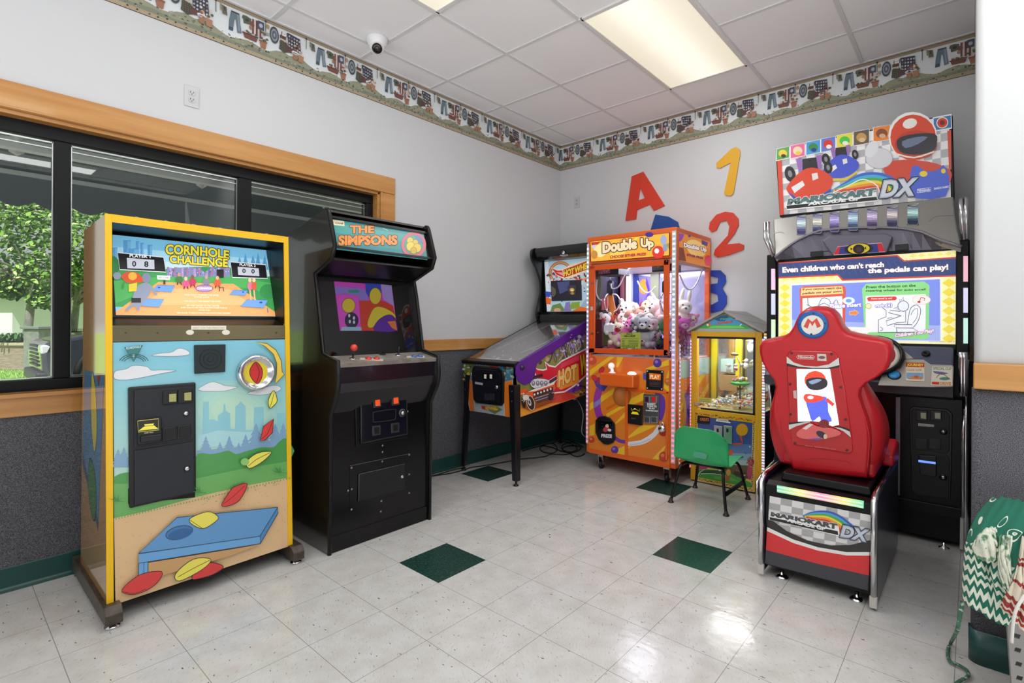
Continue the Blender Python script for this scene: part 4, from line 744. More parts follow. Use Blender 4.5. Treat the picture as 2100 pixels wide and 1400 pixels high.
# coin door and lower door on the front panel
cr = (580, 740, 3.3333); UN = Vector((1, 0, 0))
def up(x, y, d=0): v = onx(cr[0]+x/cr[2], cr[1]+y/cr[2], .731); return v+UN*d
def uq(pts, d=0): return [up(x, y, d) for x, y in pts]
cdo = M().slab(uq([(490, 212), (838, 192), (852, 520), (496, 582)]), UN, .008).build('coin_door', GLOSSBLK, ug, bevel=.003)
dr = M().slab(uq([(525, 235), (832, 202), (838, 495), (528, 555)], .008), UN, .006).build('door_leaf', mat('navy_black', '0b0e1c', .2, coat=.4), cdo, bevel=.006)
m = M(); m.tube([v for v in catmull(uq([(540, 228), (700, 212), (822, 200), (836, 215), (838, 350), (838, 480), (825, 500), (680, 528), (545, 556), (526, 540), (524, 390), (524, 245)], .014), 3)], .0028, 6, closed=True); m.build('door_trim', mat('door_trim', '2e2e33', .35, .5), cdo)
AMB = mat('lit_coin_button', 'c8481c', .3, emit=.7, emitcol='e0501c')
for x, y in ((602, 255), (727, 240)): b = M().slab(uq([(x, y), (x+52, y-6), (x+56, y+56), (x+4, y+62)], .014), UN, .01).build('coin_slot', mat('slot_frame', '56555a', .35, .8), cdo, bevel=.002); M().slab(uq([(x+12, y+8), (x+44, y+4), (x+46, y+46), (x+14, y+50)], .024), UN, .003).build('reject_button', AMB, b, bevel=.001)
for x, y in ((598, 442), (726, 424)): b = M().slab(uq([(x, y), (x+56, y-6), (x+56, y+58), (x+2, y+66)], .014), UN, .008).build('coin_return', mat('slot_frame', '56555a', .35, .8), cdo, bevel=.002); M().slab(uq([(x+13, y+10), (x+44, y+6), (x+44, y+48), (x+14, y+52)], .0225), UN, .001).build('flap', BLACK, b)
m = M(); m.tube(catmull(uq([(622, 345), (750, 328), (762, 345), (758, 390), (735, 402), (620, 415), (608, 400), (608, 360)], .015), 4), .0028, 6, closed=True); m.build('name_plate_frame', mat('door_trim', '2e2e33', .35, .5), cdo)
M().lathe(up(805, 352, .012), UN, [(.024, 0), (.024, .008), (.018, .01)], 20).build('lock_plate', mat('slot_frame', '56555a', .35, .8), cdo); M().lathe(up(805, 352, .02), UN, [(.011, 0), (.011, .006), (0, .007)], 16).build('lock', CHROME, cdo)
ld = M().slab(uq([(456, 716), (866, 632), (866, 935), (456, 1032)]), UN, .003).build('cash_door', GLOSSBLK, ug, bevel=.001)
M().slab(uq([(514, 772), (828, 700), (828, 872), (512, 955)], .003), UN, .006).build('door_leaf', mat('door_leaf_black', '101012', .4), ld, bevel=.002)
m = M(); m.tube(uq([(514, 772), (828, 700)], .009), .0016, 5); m.tube(uq([(514, 772), (512, 955)], .009), .0016, 5); m.tube(uq([(456, 716), (866, 632)], .003), .0012, 5); m.build('door_edge', CHIP, ld); M().lathe(up(808, 788, .009), UN, [(.009, 0), (.009, .004), (.006, .007), (0, .007)], 16).build('lock', CHROME, ld)
for x, y in ((682, 198), (682, 542), (680, 578), (680, 622), (678, 686), (468, 730), (862, 640), (862, 774), (862, 902), (470, 876), (445, 886), (468, 1014), (672, 956), (668, 1028), (504, 400), (852, 345)): M().lathe(up(x, y, .002), UN, [(.0065, 0), (.005, .003), (0, .004)], 10).build('screw', SCREWM, ug)
# ------------------------------------------------------------------ pinball table in the corner (faces -y)
BX0, BX1 = .115, .675; FY = -1.42
pb = thing('pinball_machine', 'pinball machine with orange and purple race car artwork in the corner', 'pinball machine', (.395, -.8, 0))
body = [(FY, .503), (FY, .868), (-.05, 1.335), (-.05, .63)]
low = [(FY, .503), (FY, .81), (-.05, 1.277), (-.05, .63)]
m = M(); m.prism(low, 'x', BX0, BX1); m.prism(body, 'x', BX0, BX0+.014); m.prism(body, 'x', BX1-.014, BX1); m.box(BX0, BX1, FY, FY+.014, .51, .868); b = m.build('cabinet', BLKP, pb)
def lid(y): return .868+(y-FY)*.341
# playfield tray under the glass
pf = M().hexa([(BX0+.02, FY+.06, .872), (BX1-.02, FY+.06, .872), (BX1-.02, -.12, 1.318), (BX0+.02, -.12, 1.318)], [(BX0+.02, FY+.06, .882), (BX1-.02, FY+.06, .882), (BX1-.02, -.12, 1.328), (BX0+.02, -.12, 1.328)]).build('playfield', mat('playfield_grey', 'a9a5a4', .25), pb)
ln = Vector((0, -.341, 1)).normalized(); lp0 = (0, FY, .882)
a = Art((0, FY+.06, .8826), ln, (930, 640, 6.0857), lift=.0008)
a.fill('cfcac8', [(225, 575), (760, 605), (1200, 395), (1090, 200)]); a.fill('b9a9a8', [(380, 500), (850, 520), (1180, 360), (1000, 260)])
rp = random.Random(12)
for k in range(70):
    u, v = rp.random(), rp.random(); x = 300+u*480+v*480; y = 575-v*320+u*20; a.ell(rp.choice(['c9a3a0', '8f8a8c', 'd8d4d2', 'a97f7c', '7d7f86', 'e0dcd9', 'b59a72', '8a4a48']), x, y, rp.uniform(8, 34), rp.uniform(4, 12), -.4, n=10)
a.fill('7a1c22', [(1080, 230), (1180, 180), (1250, 300), (1230, 380), (1150, 390), (1100, 320)], 3); a.fill('2c1a1e', [(1140, 280), (1220, 260), (1230, 350), (1160, 340)], 3); a.line('d8702c', 16, [(1235, 280), (1270, 370)])
for k in range(40): a.ell(rp.choice(['7f8a4a', 'c9c08a', '5f6a3a', 'e6e2c8', '8a6a4a', '3a3a2c']), rp.uniform(1280, 1480), rp.uniform(215, 330), rp.uniform(6, 20), rp.uniform(4, 10), n=8)
a.build('playfield_art', printed('playfield_glow', .3, emit=.3), pf)  # print made to glow to brighten the dark playfield
m = M()
for k in range(26):
    u, v = rp.random(), .15+.7*rp.random(); p = Vector((BX0+.07+u*.42, FY+.06+v*1.1, 0)); p.z = .884+(p.y-FY-.06)*.341; m.lathe(p, ln, [(.009, 0), (.009, .01), (.004, .012), (.004, .016)], 8)
m.build('post', mat('clear_post', 'd8d4d4', .15), pf)
m = M(); pz = lambda y, h: .884+(y-FY-.06)*.341+h
m.tube([Vector((BX0+.08+.1*t, FY+.3+.7*t, pz(FY+.3+.7*t, .012))) for t in [k/20 for k in range(21)]], .006, 6); m.tube([Vector((BX0+.4+.06*sin(t*4), FY+.25+.7*t, pz(FY+.25+.7*t, .012))) for t in [k/20 for k in range(21)]], .006, 6); m.build('ramp', mat('clear_ramp', 'e6e4e4', .1, coat=.5), pf)
M().hexa([(BX0+.012, FY+.03, .905), (BX1-.012, FY+.03, .905), (BX1-.012, -.1, 1.358), (BX0+.012, -.1, 1.358)], [(BX0+.012, FY+.03, .908), (BX1-.012, FY+.03, .908), (BX1-.012, -.1, 1.361), (BX0+.012, -.1, 1.361)]).build('top_glass', glass('pin_glass', 'ffffff', 2.2), pb)
m = M().hexa([(BX0-.018, FY-.018, .868), (BX1+.01, FY-.018, .868), (BX1+.01, FY+.045, .885), (BX0-.018, FY+.045, .885)], [(BX0-.018, FY-.018, .898), (BX1+.01, FY-.018, .898), (BX1+.01, FY+.045, .915), (BX0-.018, FY+.045, .915)]); m.build('lockbar', mat('lockbar_black', '1a181a', .25, .4), pb, bevel=.008)
PURP = mat('purple_rail', '5a1f8e', .3)
for x0, x1, mm in ((BX0-.012, BX0+.012, BLKP), (BX1-.012, BX1+.012, PURP)):
    sp = [(FY+.03, .86), (FY+.03, .905), (-.1, 1.362), (-.1, 1.30)] if mm is BLKP else [(FY-.0, .88), (FY+.03, .905), (-.1, 1.362), (-.1, 1.29), (FY+.35, .935), (FY+.24, .885), (FY+.215, .80), (FY+.17, .745), (FY+.10, .73), (FY+.03, .76), (FY-.0, .82)]
    r = M().prism(sp, 'x', x0, x1).build('side_rail', mm, pb, bevel=.003)
    if mm is PURP: q = onx(930+855/6.0857, 640+690/6.0857, BX1+.012); M().lathe(q, (1, 0, 0), [(.022, 0), (.02, .006), (.012, .008), (.012, .016), (0, .018)], 18).build('flipper_button', mat('dark_button', '2a1038', .25), r)
# side artwork
a = Art((BX1, 0, 0), (1, 0, 0), (930, 640, 6.0857), lift=.001)
a.fill('8a8f4a', [(762, 640), (940, 560), (1200, 430), (1660, 200), (1660, 1010), (835, 1308)])
a.fill('e58a2c', [(820, 1090), (1240, 1010), (1640, 950), (1640, 1030), (835, 1308)]); a.fill('ee9f3c', [(830, 1210), (1250, 1090), (1640, 1000), (1650, 1010), (835, 1308)]); a.fill('d8453a', [(1240, 1030), (1420, 980), (1540, 1060), (1350, 1120), (1200, 1140)])
for k in range(70):
    x = rp.uniform(800, 1640); y0 = 620-(x-800)*.47; y = y0+rp.uniform(15, 150); a.ell(rp.choice(['9a8a4a', '6f7a3c', 'c9b07a', '5a3a7a', '7a4ab8', 'a07ad8', '3f3a5a', 'cfa88a', '8a9a5a'] if x < 1250 else ['6a2ab0', '8a4ad0', 'b08ae6', '4a1a8a', 'd8c8f0', '5f8a5a', 'c8c0d8']), x, y, rp.uniform(10, 34), rp.uniform(8, 22), rp.uniform(-1, 1), n=9)
for k in range(24): x = rp.uniform(1180, 1600); a.line(rp.choice(['e6dcf4', 'c8b4ea', '3a1468']), rp.uniform(3, 7), [(x, 520-(x-1100)*.42), (x+rp.uniform(-50, 50), 620-(x-1100)*.42), (x+rp.uniform(-60, 60), 690-(x-1100)*.42)], smooth=3)
a.fill('7a3ac0', [(1250, 1000), (1600, 850), (1580, 950), (1500, 1010), (1420, 990)])
flame = [(975, 655), (1040, 720), (1110, 730), (1160, 715), (1140, 630), (1180, 675), (1260, 690), (1340, 620), (1640, 470), (1640, 780), (1500, 905), (1380, 980), (1250, 1000), (1240, 900), (1100, 880), (1030, 800)]
a.fill('f0eef0', [(965, 640), (1040, 705), (1110, 712), (1148, 700), (1128, 610), (1185, 655), (1260, 672), (1340, 600), (1650, 445), (1650, 800), (1500, 925), (1380, 1000), (1240, 1015), (1230, 905), (1090, 895), (1015, 805)]); a.fill('d8203a', flame); a.fill('e8485a', [(1340, 640), (1640, 490), (1640, 560), (1330, 700)]); a.fill('f0a03c', [(1290, 760), (1550, 640), (1560, 880), (1330, 965), (1280, 930)])
a.text('f6d87a', 'HOT', (1300, 940), (1528, 842), (215, 205), bold=.05, ol='b8401c', olb=.03); a.text('f0d23c', 'WHEELS', (1570, 825), (2000, 640), (210, 190), bold=.05, ol='a03018', olb=.03) if 0 else a.text('f0d23c', 'W', (1568, 800), (1662, 755), (260, 250), bold=.05, ol='a03018', olb=.03)
# open-engined hot rod
a.fill('9a4a22', [(860, 1195), (1050, 1130), (1270, 1070), (1180, 1140), (950, 1225)]); a.fill('e05a2c', [(815, 975), (905, 940), (910, 1010), (830, 1040)]); a.fill('e8602c', [(880, 1000), (1120, 905), (1250, 860), (1270, 940), (1240, 1000), (1000, 1060), (930, 1060)], 0, '3a1a14', 5)
a.fill('f2f0ec', [(915, 990), (1130, 905), (1255, 850), (1285, 790), (1270, 850), (1240, 900), (1000, 985)]); a.fill('2a2430', [(960, 800), (1100, 765), (1105, 800), (1000, 830)]); a.fill('e0e4ea', [(945, 890), (1000, 830), (1130, 830), (1190, 860), (1130, 910), (1000, 950)], 2, '3a3440', 5)
for x in (985, 1040, 1090, 1140): a.ell('7f8896', x, 885, 20, 30, outline='2c2834', w=4); a.ell('d8dce4', x, 875, 9, 14)
a.fill('3a3440', [(1180, 850), (1280, 790), (1285, 840), (1190, 895)], 0, 'f4f2f0', 6); a.fill('3c2c30', [(980, 1000), (1230, 930), (1235, 985), (990, 1060)])
for k in range(6): a.ell('f0ece6', 1000+k*40, 1025-k*14, 13, 17, outline='2c2430', w=4)
a.fill('4a3c4c', [(990, 1060), (1245, 985), (1240, 1040), (1180, 1080), (1030, 1130)]); a.line('c9c4d0', 7, [(1000, 1075), (1240, 1000)]); a.line('c9c4d0', 6, [(1010, 1105), (1200, 1045)])
a.ell('2a2226', 950, 1130, 48, 92, -.25, outline='e8e2dc', w=6); a.ell('c8c2c6', 935, 1120, 22, 48, -.25); a.ell('3a2c30', 935, 1120, 10, 22, -.25); a.ell('2a2226', 862, 1130, 26, 62, -.2); a.ell('e4ded8', 890, 1060, 40, 34); a.ell('2a2226', 1200, 1050, 34, 46)
for x, y in ((830, 1020), (850, 1060), (840, 1100)): a.line('f4f0ec', 6, [(x, y), (x+40, y-14), (x+20, y+20)], smooth=3)
for k in range(20): a.ell(rp.choice(['3a4a2c', 'c8a03c', 'e8e0d8', '6a8a4a', '5a2a6a', 'a0703c']), rp.uniform(1480, 1640), rp.uniform(900, 1040), rp.uniform(10, 26), rp.uniform(8, 20), n=8)
a.build('side_art', PRINT, b)
# front artwork and coin door
a = Art((0, FY, 0), (0, -1, 0), (930, 640, 6.0857), lift=.001)
a.fill('7f8a9a', [(118, 622), (752, 672), (735, 1310), (208, 1225)]); a.fill('6f8a3c', [(118, 622), (250, 640), (240, 790), (140, 780)]); a.fill('3f7a9a', [(560, 660), (752, 672), (748, 850), (640, 850)]); a.ell('c8483c', 510, 672, 62, 26); a.text('e8ecf0', 'HOT', (290, 662), (420, 668), 20, bold=.03)
for k in range(50): x = rp.choice([rp.uniform(125, 245), rp.uniform(625, 745)]); a.ell(rp.choice(['4a6a2c', '9aa84a', '2c4a5a', '6aa0c0', 'd8dce0', '3a3a44', 'c8a03c']), x, rp.uniform(650, 850), rp.uniform(6, 22), rp.uniform(6, 18), n=8)
a.ell('e8c42c', 190, 770, 24, 28, outline='3a3420', w=6); a.fill('a8b4bc', [(160, 1000), (720, 1080), (735, 1310), (208, 1225)]); a.fill('6a7a4a', [(420, 1215), (560, 1180), (620, 1215), (520, 1270)])
a.fill('e87a24', [(150, 830), (235, 850), (250, 1000), (270, 1232), (210, 1226), (190, 1080)], 0, 'f4ece0', 3); a.fill('ee7d22', [(640, 880), (740, 838), (730, 1310), (645, 1298), (632, 1050)], 0, 'f4ece0', 3)
a.fill('c8303a', [(350, 1165), (420, 1170), (420, 1225), (360, 1205)]); a.text('e8c43c', 'HOT WHEELS', (405, 1222), (560, 1222), 52, bold=.05, ol='8a2c1c', olb=.05)
a.build('front_art', PRINT, b)
def pq(pts, d=0): return [ony(930+x/6.0857, 640+y/6.0857, FY)+Vector((0, -d, 0)) for x, y in pts]
PN = (0, -1, 0)
cdo = M().slab(pq(catmull([(250, 690, 0), (275, 665, 0), (560, 690, 0), (625, 730, 0), (645, 800, 0), (640, 1140, 0), (610, 1170, 0), (300, 1130, 0), (265, 1080, 0), (245, 800, 0)], 3)) if 0 else pq([(250, 700), (272, 668), (575, 692), (630, 735), (645, 810), (642, 1130), (615, 1168), (300, 1130), (268, 1085), (246, 800)]), PN, .02).build('coin_door', BLACK, pb, bevel=.008)
M().slab(pq([(280, 720), (300, 700), (560, 722), (605, 760), (612, 830), (608, 1100), (590, 1130), (315, 1095), (290, 1060), (276, 800)], .02), PN, .006).build('door_leaf', mat('navy_black', '0b0e1c', .2, coat=.4), cdo, bevel=.004)
for x in (405, 475): s = M().slab(pq([(x, 745), (x+58, 750), (x+60, 842), (x, 838)], .026), PN, .008).build('coin_slot', BLKP, cdo, bevel=.002); M().slab(pq([(x+20, 770), (x+44, 772), (x+44, 825), (x+20, 822)], .034), PN, .003).build('reject_button', mat('ivory_lit', 'd8d4c4', .3, emit=.25), s)
M().lathe(pq([(572, 930)], .026)[0], PN, [(.014, 0), (.014, .006), (.009, .012), (0, .012)], 18).build('lock', CHROME, cdo); m = M(); m.slab(pq([(305, 862), (395, 880), (395, 905), (305, 890)], .026), PN, .006); m.build('bill_slot', mat('pale_plastic', 'b9bcc4', .4), cdo)
for k in range(4): m = M().slab(pq([(420+k*32, 1010), (446+k*32, 1014), (446+k*32, 1096), (420+k*32, 1090)], .026), PN, .003); m.build('coin_return', mat('slot_grey', '2a2c38', .4), cdo)
# legs
for x, y, zt in ((BX0+.03, FY+.01, .78), (BX1-.0, FY-.005, .74), (BX0+.03, -.14, .85), (BX1-.0, -.14, .85)):
    sx_ = 1 if x > .4 else -1; sy_ = -1 if y < -.7 else 1
    t0 = Vector((x, y, zt)); b0 = Vector((x+sx_*.035, y+sy_*.01, .035)); w = .04
    m = M(); 
    if sx_ > 0: m.hexa([b0+Vector(v) for v in ((-.032, -.018, 0), (.014, -.018, 0), (.014, .03, 0), (-.006, .03, 0))], [t0+Vector(v) for v in ((-.05, -.016, 0), (.016, -.016, 0), (.016, .05, 0), (-.006, .05, 0))])
    else: m.hexa([b0+Vector(v) for v in ((-.014, -.018, 0), (.03, -.018, 0), (.006, .03, 0), (-.014, .03, 0))], [t0+Vector(v) for v in ((-.014, -.016, 0), (.045, -.016, 0), (.006, .05, 0), (-.014, .05, 0))])
    l = m.build('leg', mat('leg_black', '15141c', .3, .3, coat=.3), pb, bevel=.006); M().lathe((b0.x-.006*sx_, b0.y, 0), (0, 0, 1), [(.02, 0), (.02, .006), (.008, .012), (.006, .04)], 16).build('leg_foot', BLACK, l)
    for dz in (.05, .12): M().lathe(t0+Vector((-.01, -.017, -dz)), PN, [(.009, 0), (.006, .007), (0, .008)], 10).build('leg_bolt', mat('bolt_dark', '4a4658', .35, .8), l)
# backbox
YB = -.43
bx = M().box(.13, .78, YB, -.06, 1.19, 1.9).build('backbox', BLKP, pb, bevel=.01)
side = [(-.06, 1.19), (-.43, 1.19), (-.50, 1.22), (-.52, 1.30), (-.49, 1.40), (-.462, 1.5), (-.47, 1.6), (-.52, 1.7), (-.585, 1.78), (-.605, 1.84), (-.59, 1.885), (-.55, 1.905), (-.45, 1.912), (-.06, 1.91)]
side = [(p.x, p.y) for p in catmull([(a_, b_, 0) for a_, b_ in side[1:12]], 4, closed=False)]+[(-.06, 1.91), (-.06, 1.19)]
for x0, x1 in ((.105, .13), (.78, .803)): M().prism(side, 'x', x0, x1).build('side_panel', mat('panel_black', '0e0d10', .25, coat=.4), bx, bevel=.004)
m = M(); m.prism([(-.43, 1.90), (-.56, 1.90), (-.575, 1.86), (-.56, 1.815), (-.50, 1.79), (-.43, 1.78)], 'x', .13, .78); hd = m.build('header', mat('panel_black', '0e0d10', .25, coat=.4), bx, bevel=.012); a = Art((0, -.575, 0), PN, (1070, 480, 7), lift=.004)
a.ell('e8e8ea', 600, 262, 20, 26); a.ell('0e0d10', 592, 252, 8, 20, .4); a.text('d8d8dc', 'AMERICAN', (550, 315), (665, 308), 18, bold=.02); a.text('b8b8bc', 'PINBALL', (575, 328), (640, 324), 8); a.build('header_logo', PRINT, hd)
m = M(); m.prism([(-.43, 1.20), (-.49, 1.215), (-.495, 1.27), (-.46, 1.305), (-.43, 1.31)], 'x', .13, .78); m.build('speaker_bar', mat('panel_black', '0e0d10', .25, coat=.4), bx, bevel=.01)
a = Art((0, YB, 0), PN, (1070, 480, 7), lift=.002)
a.fill('b8d4e4', [(325, 395), (960, 325), (960, 1110), (362, 1108)]); a.fill('e4eef2', [(330, 400), (380, 395), (420, 1100), (365, 1105)])
a.ring('b0703c', 560, 560, 150, 150, 44, 0, 24, pi*.8, pi*1.95); a.ring('d8a070', 560, 560, 150, 150, 14, 0, 24, pi*.8, pi*1.95)
for k in range(90): a.ell(rp.choice(['d8482c', '8a2c3c', 'e8e4e0', '3a2c44', 'e8a04a', 'c8707a', '5a5a6a']), rp.uniform(365, 950), rp.uniform(560, 700) if rp.random() < .6 else rp.uniform(560, 1000), rp.uniform(8, 24), rp.uniform(8, 24), n=8) if 1 else 0
a.fill('2c50c0', [(345, 820), (420, 830), (420, 900), (350, 900)]); a.fill('e86a2c', [(352, 900), (430, 930), (420, 1010), (358, 1000)])
a.fill('f4d8b8', [(432, 478), (520, 515), (600, 500), (700, 440), (960, 370), (960, 520), (720, 630), (600, 640), (500, 590)]); a.fill('c82838', [(440, 490), (520, 525), (590, 520), (605, 620), (510, 585)]); a.fill('f0a0a0', [(500, 545), (590, 550), (600, 600)]); a.fill('b83c1c', [(600, 515), (960, 380), (960, 505), (615, 628)])
a.text('f2cc3c', 'HOT WHEELS', (612, 612), (1130, 420), (95, 85), bold=.05, ol='6a1c10', olb=.04) if 0 else None
a.text('f2cc3c', 'HOT', (610, 612), (760, 575), (95, 95), bold=.05, ol='6a1c10', olb=.04); a.text('f2cc3c', 'WHE', (765, 572), (945, 500), (100, 95), bold=.05, ol='6a1c10', olb=.04)
a.fill('6a8a4a', [(420, 1105), (450, 1020), (560, 990), (640, 1105)]); a.ell('d8a888', 520, 1090, 50, 30); a.fill('8a7ab8', [(610, 1105), (640, 980), (700, 970), (720, 1105)]); a.fill('8aa83c', [(690, 1080), (720, 980), (840, 970), (840, 1060)]); a.fill('e8702c', [(720, 1108), (850, 1040), (960, 1060), (960, 1110)]); a.fill('a8b8cc', [(850, 1040), (930, 920), (960, 1050)])
a.build('backglass_art', printed('backglass', .2, emit=.35), bx)
a = Art((0, YB, 0), PN, (1070, 480, 7), lift=.014); mm_ = M().slab([ony(1070+x/7, 480+y/7, YB) for x, y in ((425, 672), (860, 655), (868, 950), (438, 962))], PN, .012).build('display', mat('display_dark', '17172c', .12, coat=.5), bx, bevel=.003)
a.fill('4a4f80', [(520, 690), (700, 675), (690, 800), (560, 860)]); a.fill('5a564a', [(440, 740), (500, 790), (505, 860), (460, 910), (442, 880)]); a.fill('3c3840', [(660, 770), (680, 735), (800, 735), (785, 875), (700, 865)]); a.ell('c8a04a', 735, 800, 34, 28); a.ell('e4cc8a', 735, 805, 22, 16); a.ell('b08a3c', 740, 850, 26, 18); a.build('display_picture', printed('dim_display', .15, emit=.35), mm_)
# ------------------------------------------------------------------ orange claw machine (faces -y)
QX0, QX1, QY, QB = .807, 1.60, -.69, -.02; ORANGE = mat('orange_paint', 'e8651c', .35, coat=.2); ORD = mat('orange_door', 'dc5514', .35, coat=.2)
cl = thing('claw_machine', 'tall orange claw machine full of plush toys with glowing edge lights', 'claw machine', (1.2, -.35, 0))
m = M(); m.box(QX0, QX1, QY+.012, QB, .128, .93); cb = m.build('lower_cabinet', ORANGE, cl, bevel=.006)
m = M(); m.box(QX0, QX1, QY+.012, QB, 1.69, 1.915); hd = m.build('header', ORANGE, cl, bevel=.006)
for x in (QX0, QX1-.04):
    for y in (QY+.012, QB-.04): M().box(x, x+.04, y, y+.04, .928, 1.692).build('corner_post', ORANGE, cl, bevel=.004)
def dq(x, y, d=0, c=(1200, 720, 5.6)): return ony(c[0]+x/c[2], c[1]+y/c[2], QY)+Vector((0, -d, 0))
N_ = (0, -1, 0)
M().box(QX0+.03, QX1-.04, QY-.002, QY+.02, .128, .165).build('bottom_rail', ORANGE, cb, bevel=.003)
# front art of the lower cabinet
FP_ = M().box(QX0+.028, QX1-.045, QY+.004, QY+.016, .163, .928).build('front_panel', mat('front_orange', 'e07a22', .35), cb)
a = Art((0, QY+.003, 0), N_, (1200, 720, 5.6), lift=.0005)
O1, O2, YL = 'e8842a', 'd8701c', 'f2c42c'
a.fill(O1, [(48, 48), (965, 92), (940, 1255), (48, 1135)]); a.fill('e8743a', [(430, 66), (965, 92), (965, 180), (640, 230), (430, 230)])
for P in ([(52, 220), (280, 60), (340, 62), (52, 285)], [(365, 66), (440, 68), (380, 180), (360, 190)], [(52, 600), (330, 420), (350, 470), (52, 680)], [(240, 720), (455, 600), (455, 640), (250, 760)], [(340, 830), (455, 700), (455, 760), (345, 840)], [(50, 860), (110, 830), (110, 960), (50, 970)], [(690, 200), (960, 95), (962, 160), (720, 225)], [(900, 420), (960, 210), (962, 470)], [(495, 560), (680, 470), (670, 560), (495, 640)], [(495, 980), (640, 850), (830, 850), (500, 1000)], [(770, 1235), (930, 1070), (930, 1090), (840, 1245)], [(290, 1160), (455, 1085), (455, 1190), (380, 1180)], [(490, 1100), (560, 1060), (500, 1120)]): a.fill(YL, P)
for P in ([(52, 300), (300, 130), (310, 150), (52, 340)], [(240, 650), (455, 540), (455, 560), (245, 680)], [(500, 660), (660, 580), (650, 600), (500, 690)]): a.fill(O2, P)
a.line('9a3aa8', 78, [(165, 430), (135, 560), (150, 700), (200, 800)], smooth=4); a.fill('8a8ad0', [(105, 590), (180, 540), (180, 600), (108, 650)]); a.line('6a3aa8', 40, [(340, 990), (400, 1030), (470, 1040)], smooth=3); a.fill('e4e4ea', [(495, 1040), (640, 1020), (780, 930), (830, 850), (860, 860), (850, 930), (760, 1020), (640, 1075), (495, 1085)], 2); a.line('c8c8d8', 14, [(510, 1075), (640, 1055), (760, 1000)], smooth=3)
a.line('6a3aa0', 66, [(800, 510), (880, 540), (885, 680), (850, 790)], smooth=4)
a.fill('3a4ab0', [(100, 340), (160, 300), (240, 370), (215, 465), (130, 410)]); a.fill('2c3a90', [(160, 300), (250, 350), (262, 390), (215, 465)]); a.line('c81c3c', 22, [(150, 300), (150, 380)]); 
for x, y, rx, ry, t in ((190, 215, 40, 26, -1), (110, 310, 40, 26, .9), (215, 285, 28, 18, .2)): a.ell('d8283c', x, y, rx, ry, t, outline='8a1424', w=5)
for x, y, r, c, d in ((85, 105, 48, 'd8503a', 'f0907a'), (832, 135, 48, '5a3a9a', '9a7ad0'), (78, 1015, 34, 'd0402c', 'f09a80'), (342, 1132, 42, '5a3a9a', '9a7ad0'), (900, 925, 48, 'c82c24', 'e8705a'), (905, 1210, 55, 'c83a20', 'e87a50'), (955, 350, 40, 'c86a2c', 'e0924a')): a.ell(c, x, y, r, r*1.08); a.ell(d, x-r*.25, y-r*.3, r*.4, r*.36)
for k in range(6): a.ell('%02x%02x%02x' % (0xa8+k*10, 0x60+k*9, 0x22+k*9), 425-k*6, 515-k*8, 105-k*16, 120-k*18)
a.fill('4a5ab8', [(668, 250), (700, 250), (705, 330), (668, 320)])
a.build('front_art', PRINT, FP_)
# joystick shelf
sh = M().box(*(lambda p, q: (p.x, q.x, QY-.09, QY+.004))(dq(232, 300), dq(622, 300)), dq(240, 378).z, dq(240, 236).z).build('control_shelf', ORANGE, cl, bevel=.012)
zt = dq(240, 236).z; jx = dq(345, 200).x
j = M().lathe((jx, QY-.045, zt), (0, 0, 1), [(.028, 0), (.028, .004), (.014, .01), (.012, .03)], 20).build('joystick', mat('white_lit', 'f4f4f6', .3, emit=.3), sh); M().ball((jx-.008, QY-.045, zt+.055), .026, 18, 12).build('ball_top', mat('white_ball', 'f6f6f8', .2, emit=.4), j)
M().lathe((dq(570, 200).x, QY-.045, zt), (0, 0, 1), [(.034, 0), (.034, .01), (.026, .016), (.022, .02), (0, .022)], 20).build('play_button', mat('lit_green_button', 'd8fff0', .2, emit=1.1), sh)
# credit display
b = M().slab([dq(x, y, -.005) for x, y in ((705, 210), (900, 222), (895, 450), (702, 438))], N_, .012).build('credit_display', BLACK, cl, bevel=.004)
a = Art((0, QY-.007, 0), N_, (1200, 720, 5.6), lift=.0008); a.fill('d86a1c', [(735, 250), (870, 262), (868, 332), (735, 322)]); a.text('f6e8b8', 'PLAY', (748, 315), (855, 322), 46, bold=.02); a.fill('1c1c22', [(738, 335), (868, 342), (866, 410), (740, 400)]); a.line('4a4a50', 3, [(738, 335), (868, 342), (866, 410), (740, 400)], True); a.text('6a3a2a', '00 CREDIT', (750, 385), (855, 390), 30)
for x, y in ((716, 228), (884, 238), (714, 422), (880, 434)): a.ell('b8b8bc', x, y, 8, 8, n=8)
a.build('display_art', printed('display_lit', .3, emit=.3), b)
# service door with bill acceptor, coin mech and padlock
dr = M().slab([dq(x, y, -.004) for x, y in ((466, 424), (962, 466), (945, 1250), (462, 1195))], N_, .008)
m = M()
for P in ((466, 424, 492, 426, 490, 1198, 462, 1195), (466, 422, 962, 460, 962, 486, 466, 452), (935, 466, 962, 466, 948, 1252, 922, 1248)): m.slab([dq(P[i], P[i+1], -.004) for i in (0, 2, 4, 6)], N_, .01)
svc = m.build('service_door_frame', ORANGE, cl, bevel=.002)
b = M().slab([dq(x, y, -.003) for x, y in ((500, 605), (665, 622), (660, 850), (500, 826))], N_, .018).build('bill_acceptor', BLACK, cl, bevel=.003); a = Art((0, QY-.0155, 0), N_, (1200, 720, 5.6), lift=.0008); a.fill('e8d024', [(528, 718), (545, 690), (600, 698), (620, 730)]); a.line('e8d024', 4, [(532, 650), (532, 680), (575, 660), (625, 690), (625, 660)]); a.ell('f2e46a', 570, 660, 10, 8); a.text('6a6a4a', 'BILLS', (530, 775), (580, 780), 14); a.build('bill_label', printed('lit_label', .3, emit=.25), b)
b = M().slab([dq(x, y, -.003) for x, y in ((675, 490), (856, 500), (850, 832), (672, 822))], N_, .012).build('coin_plate', mat('brushed_steel', '77777c', .35, .9, bump=(200, .1)), cl, bevel=.003)
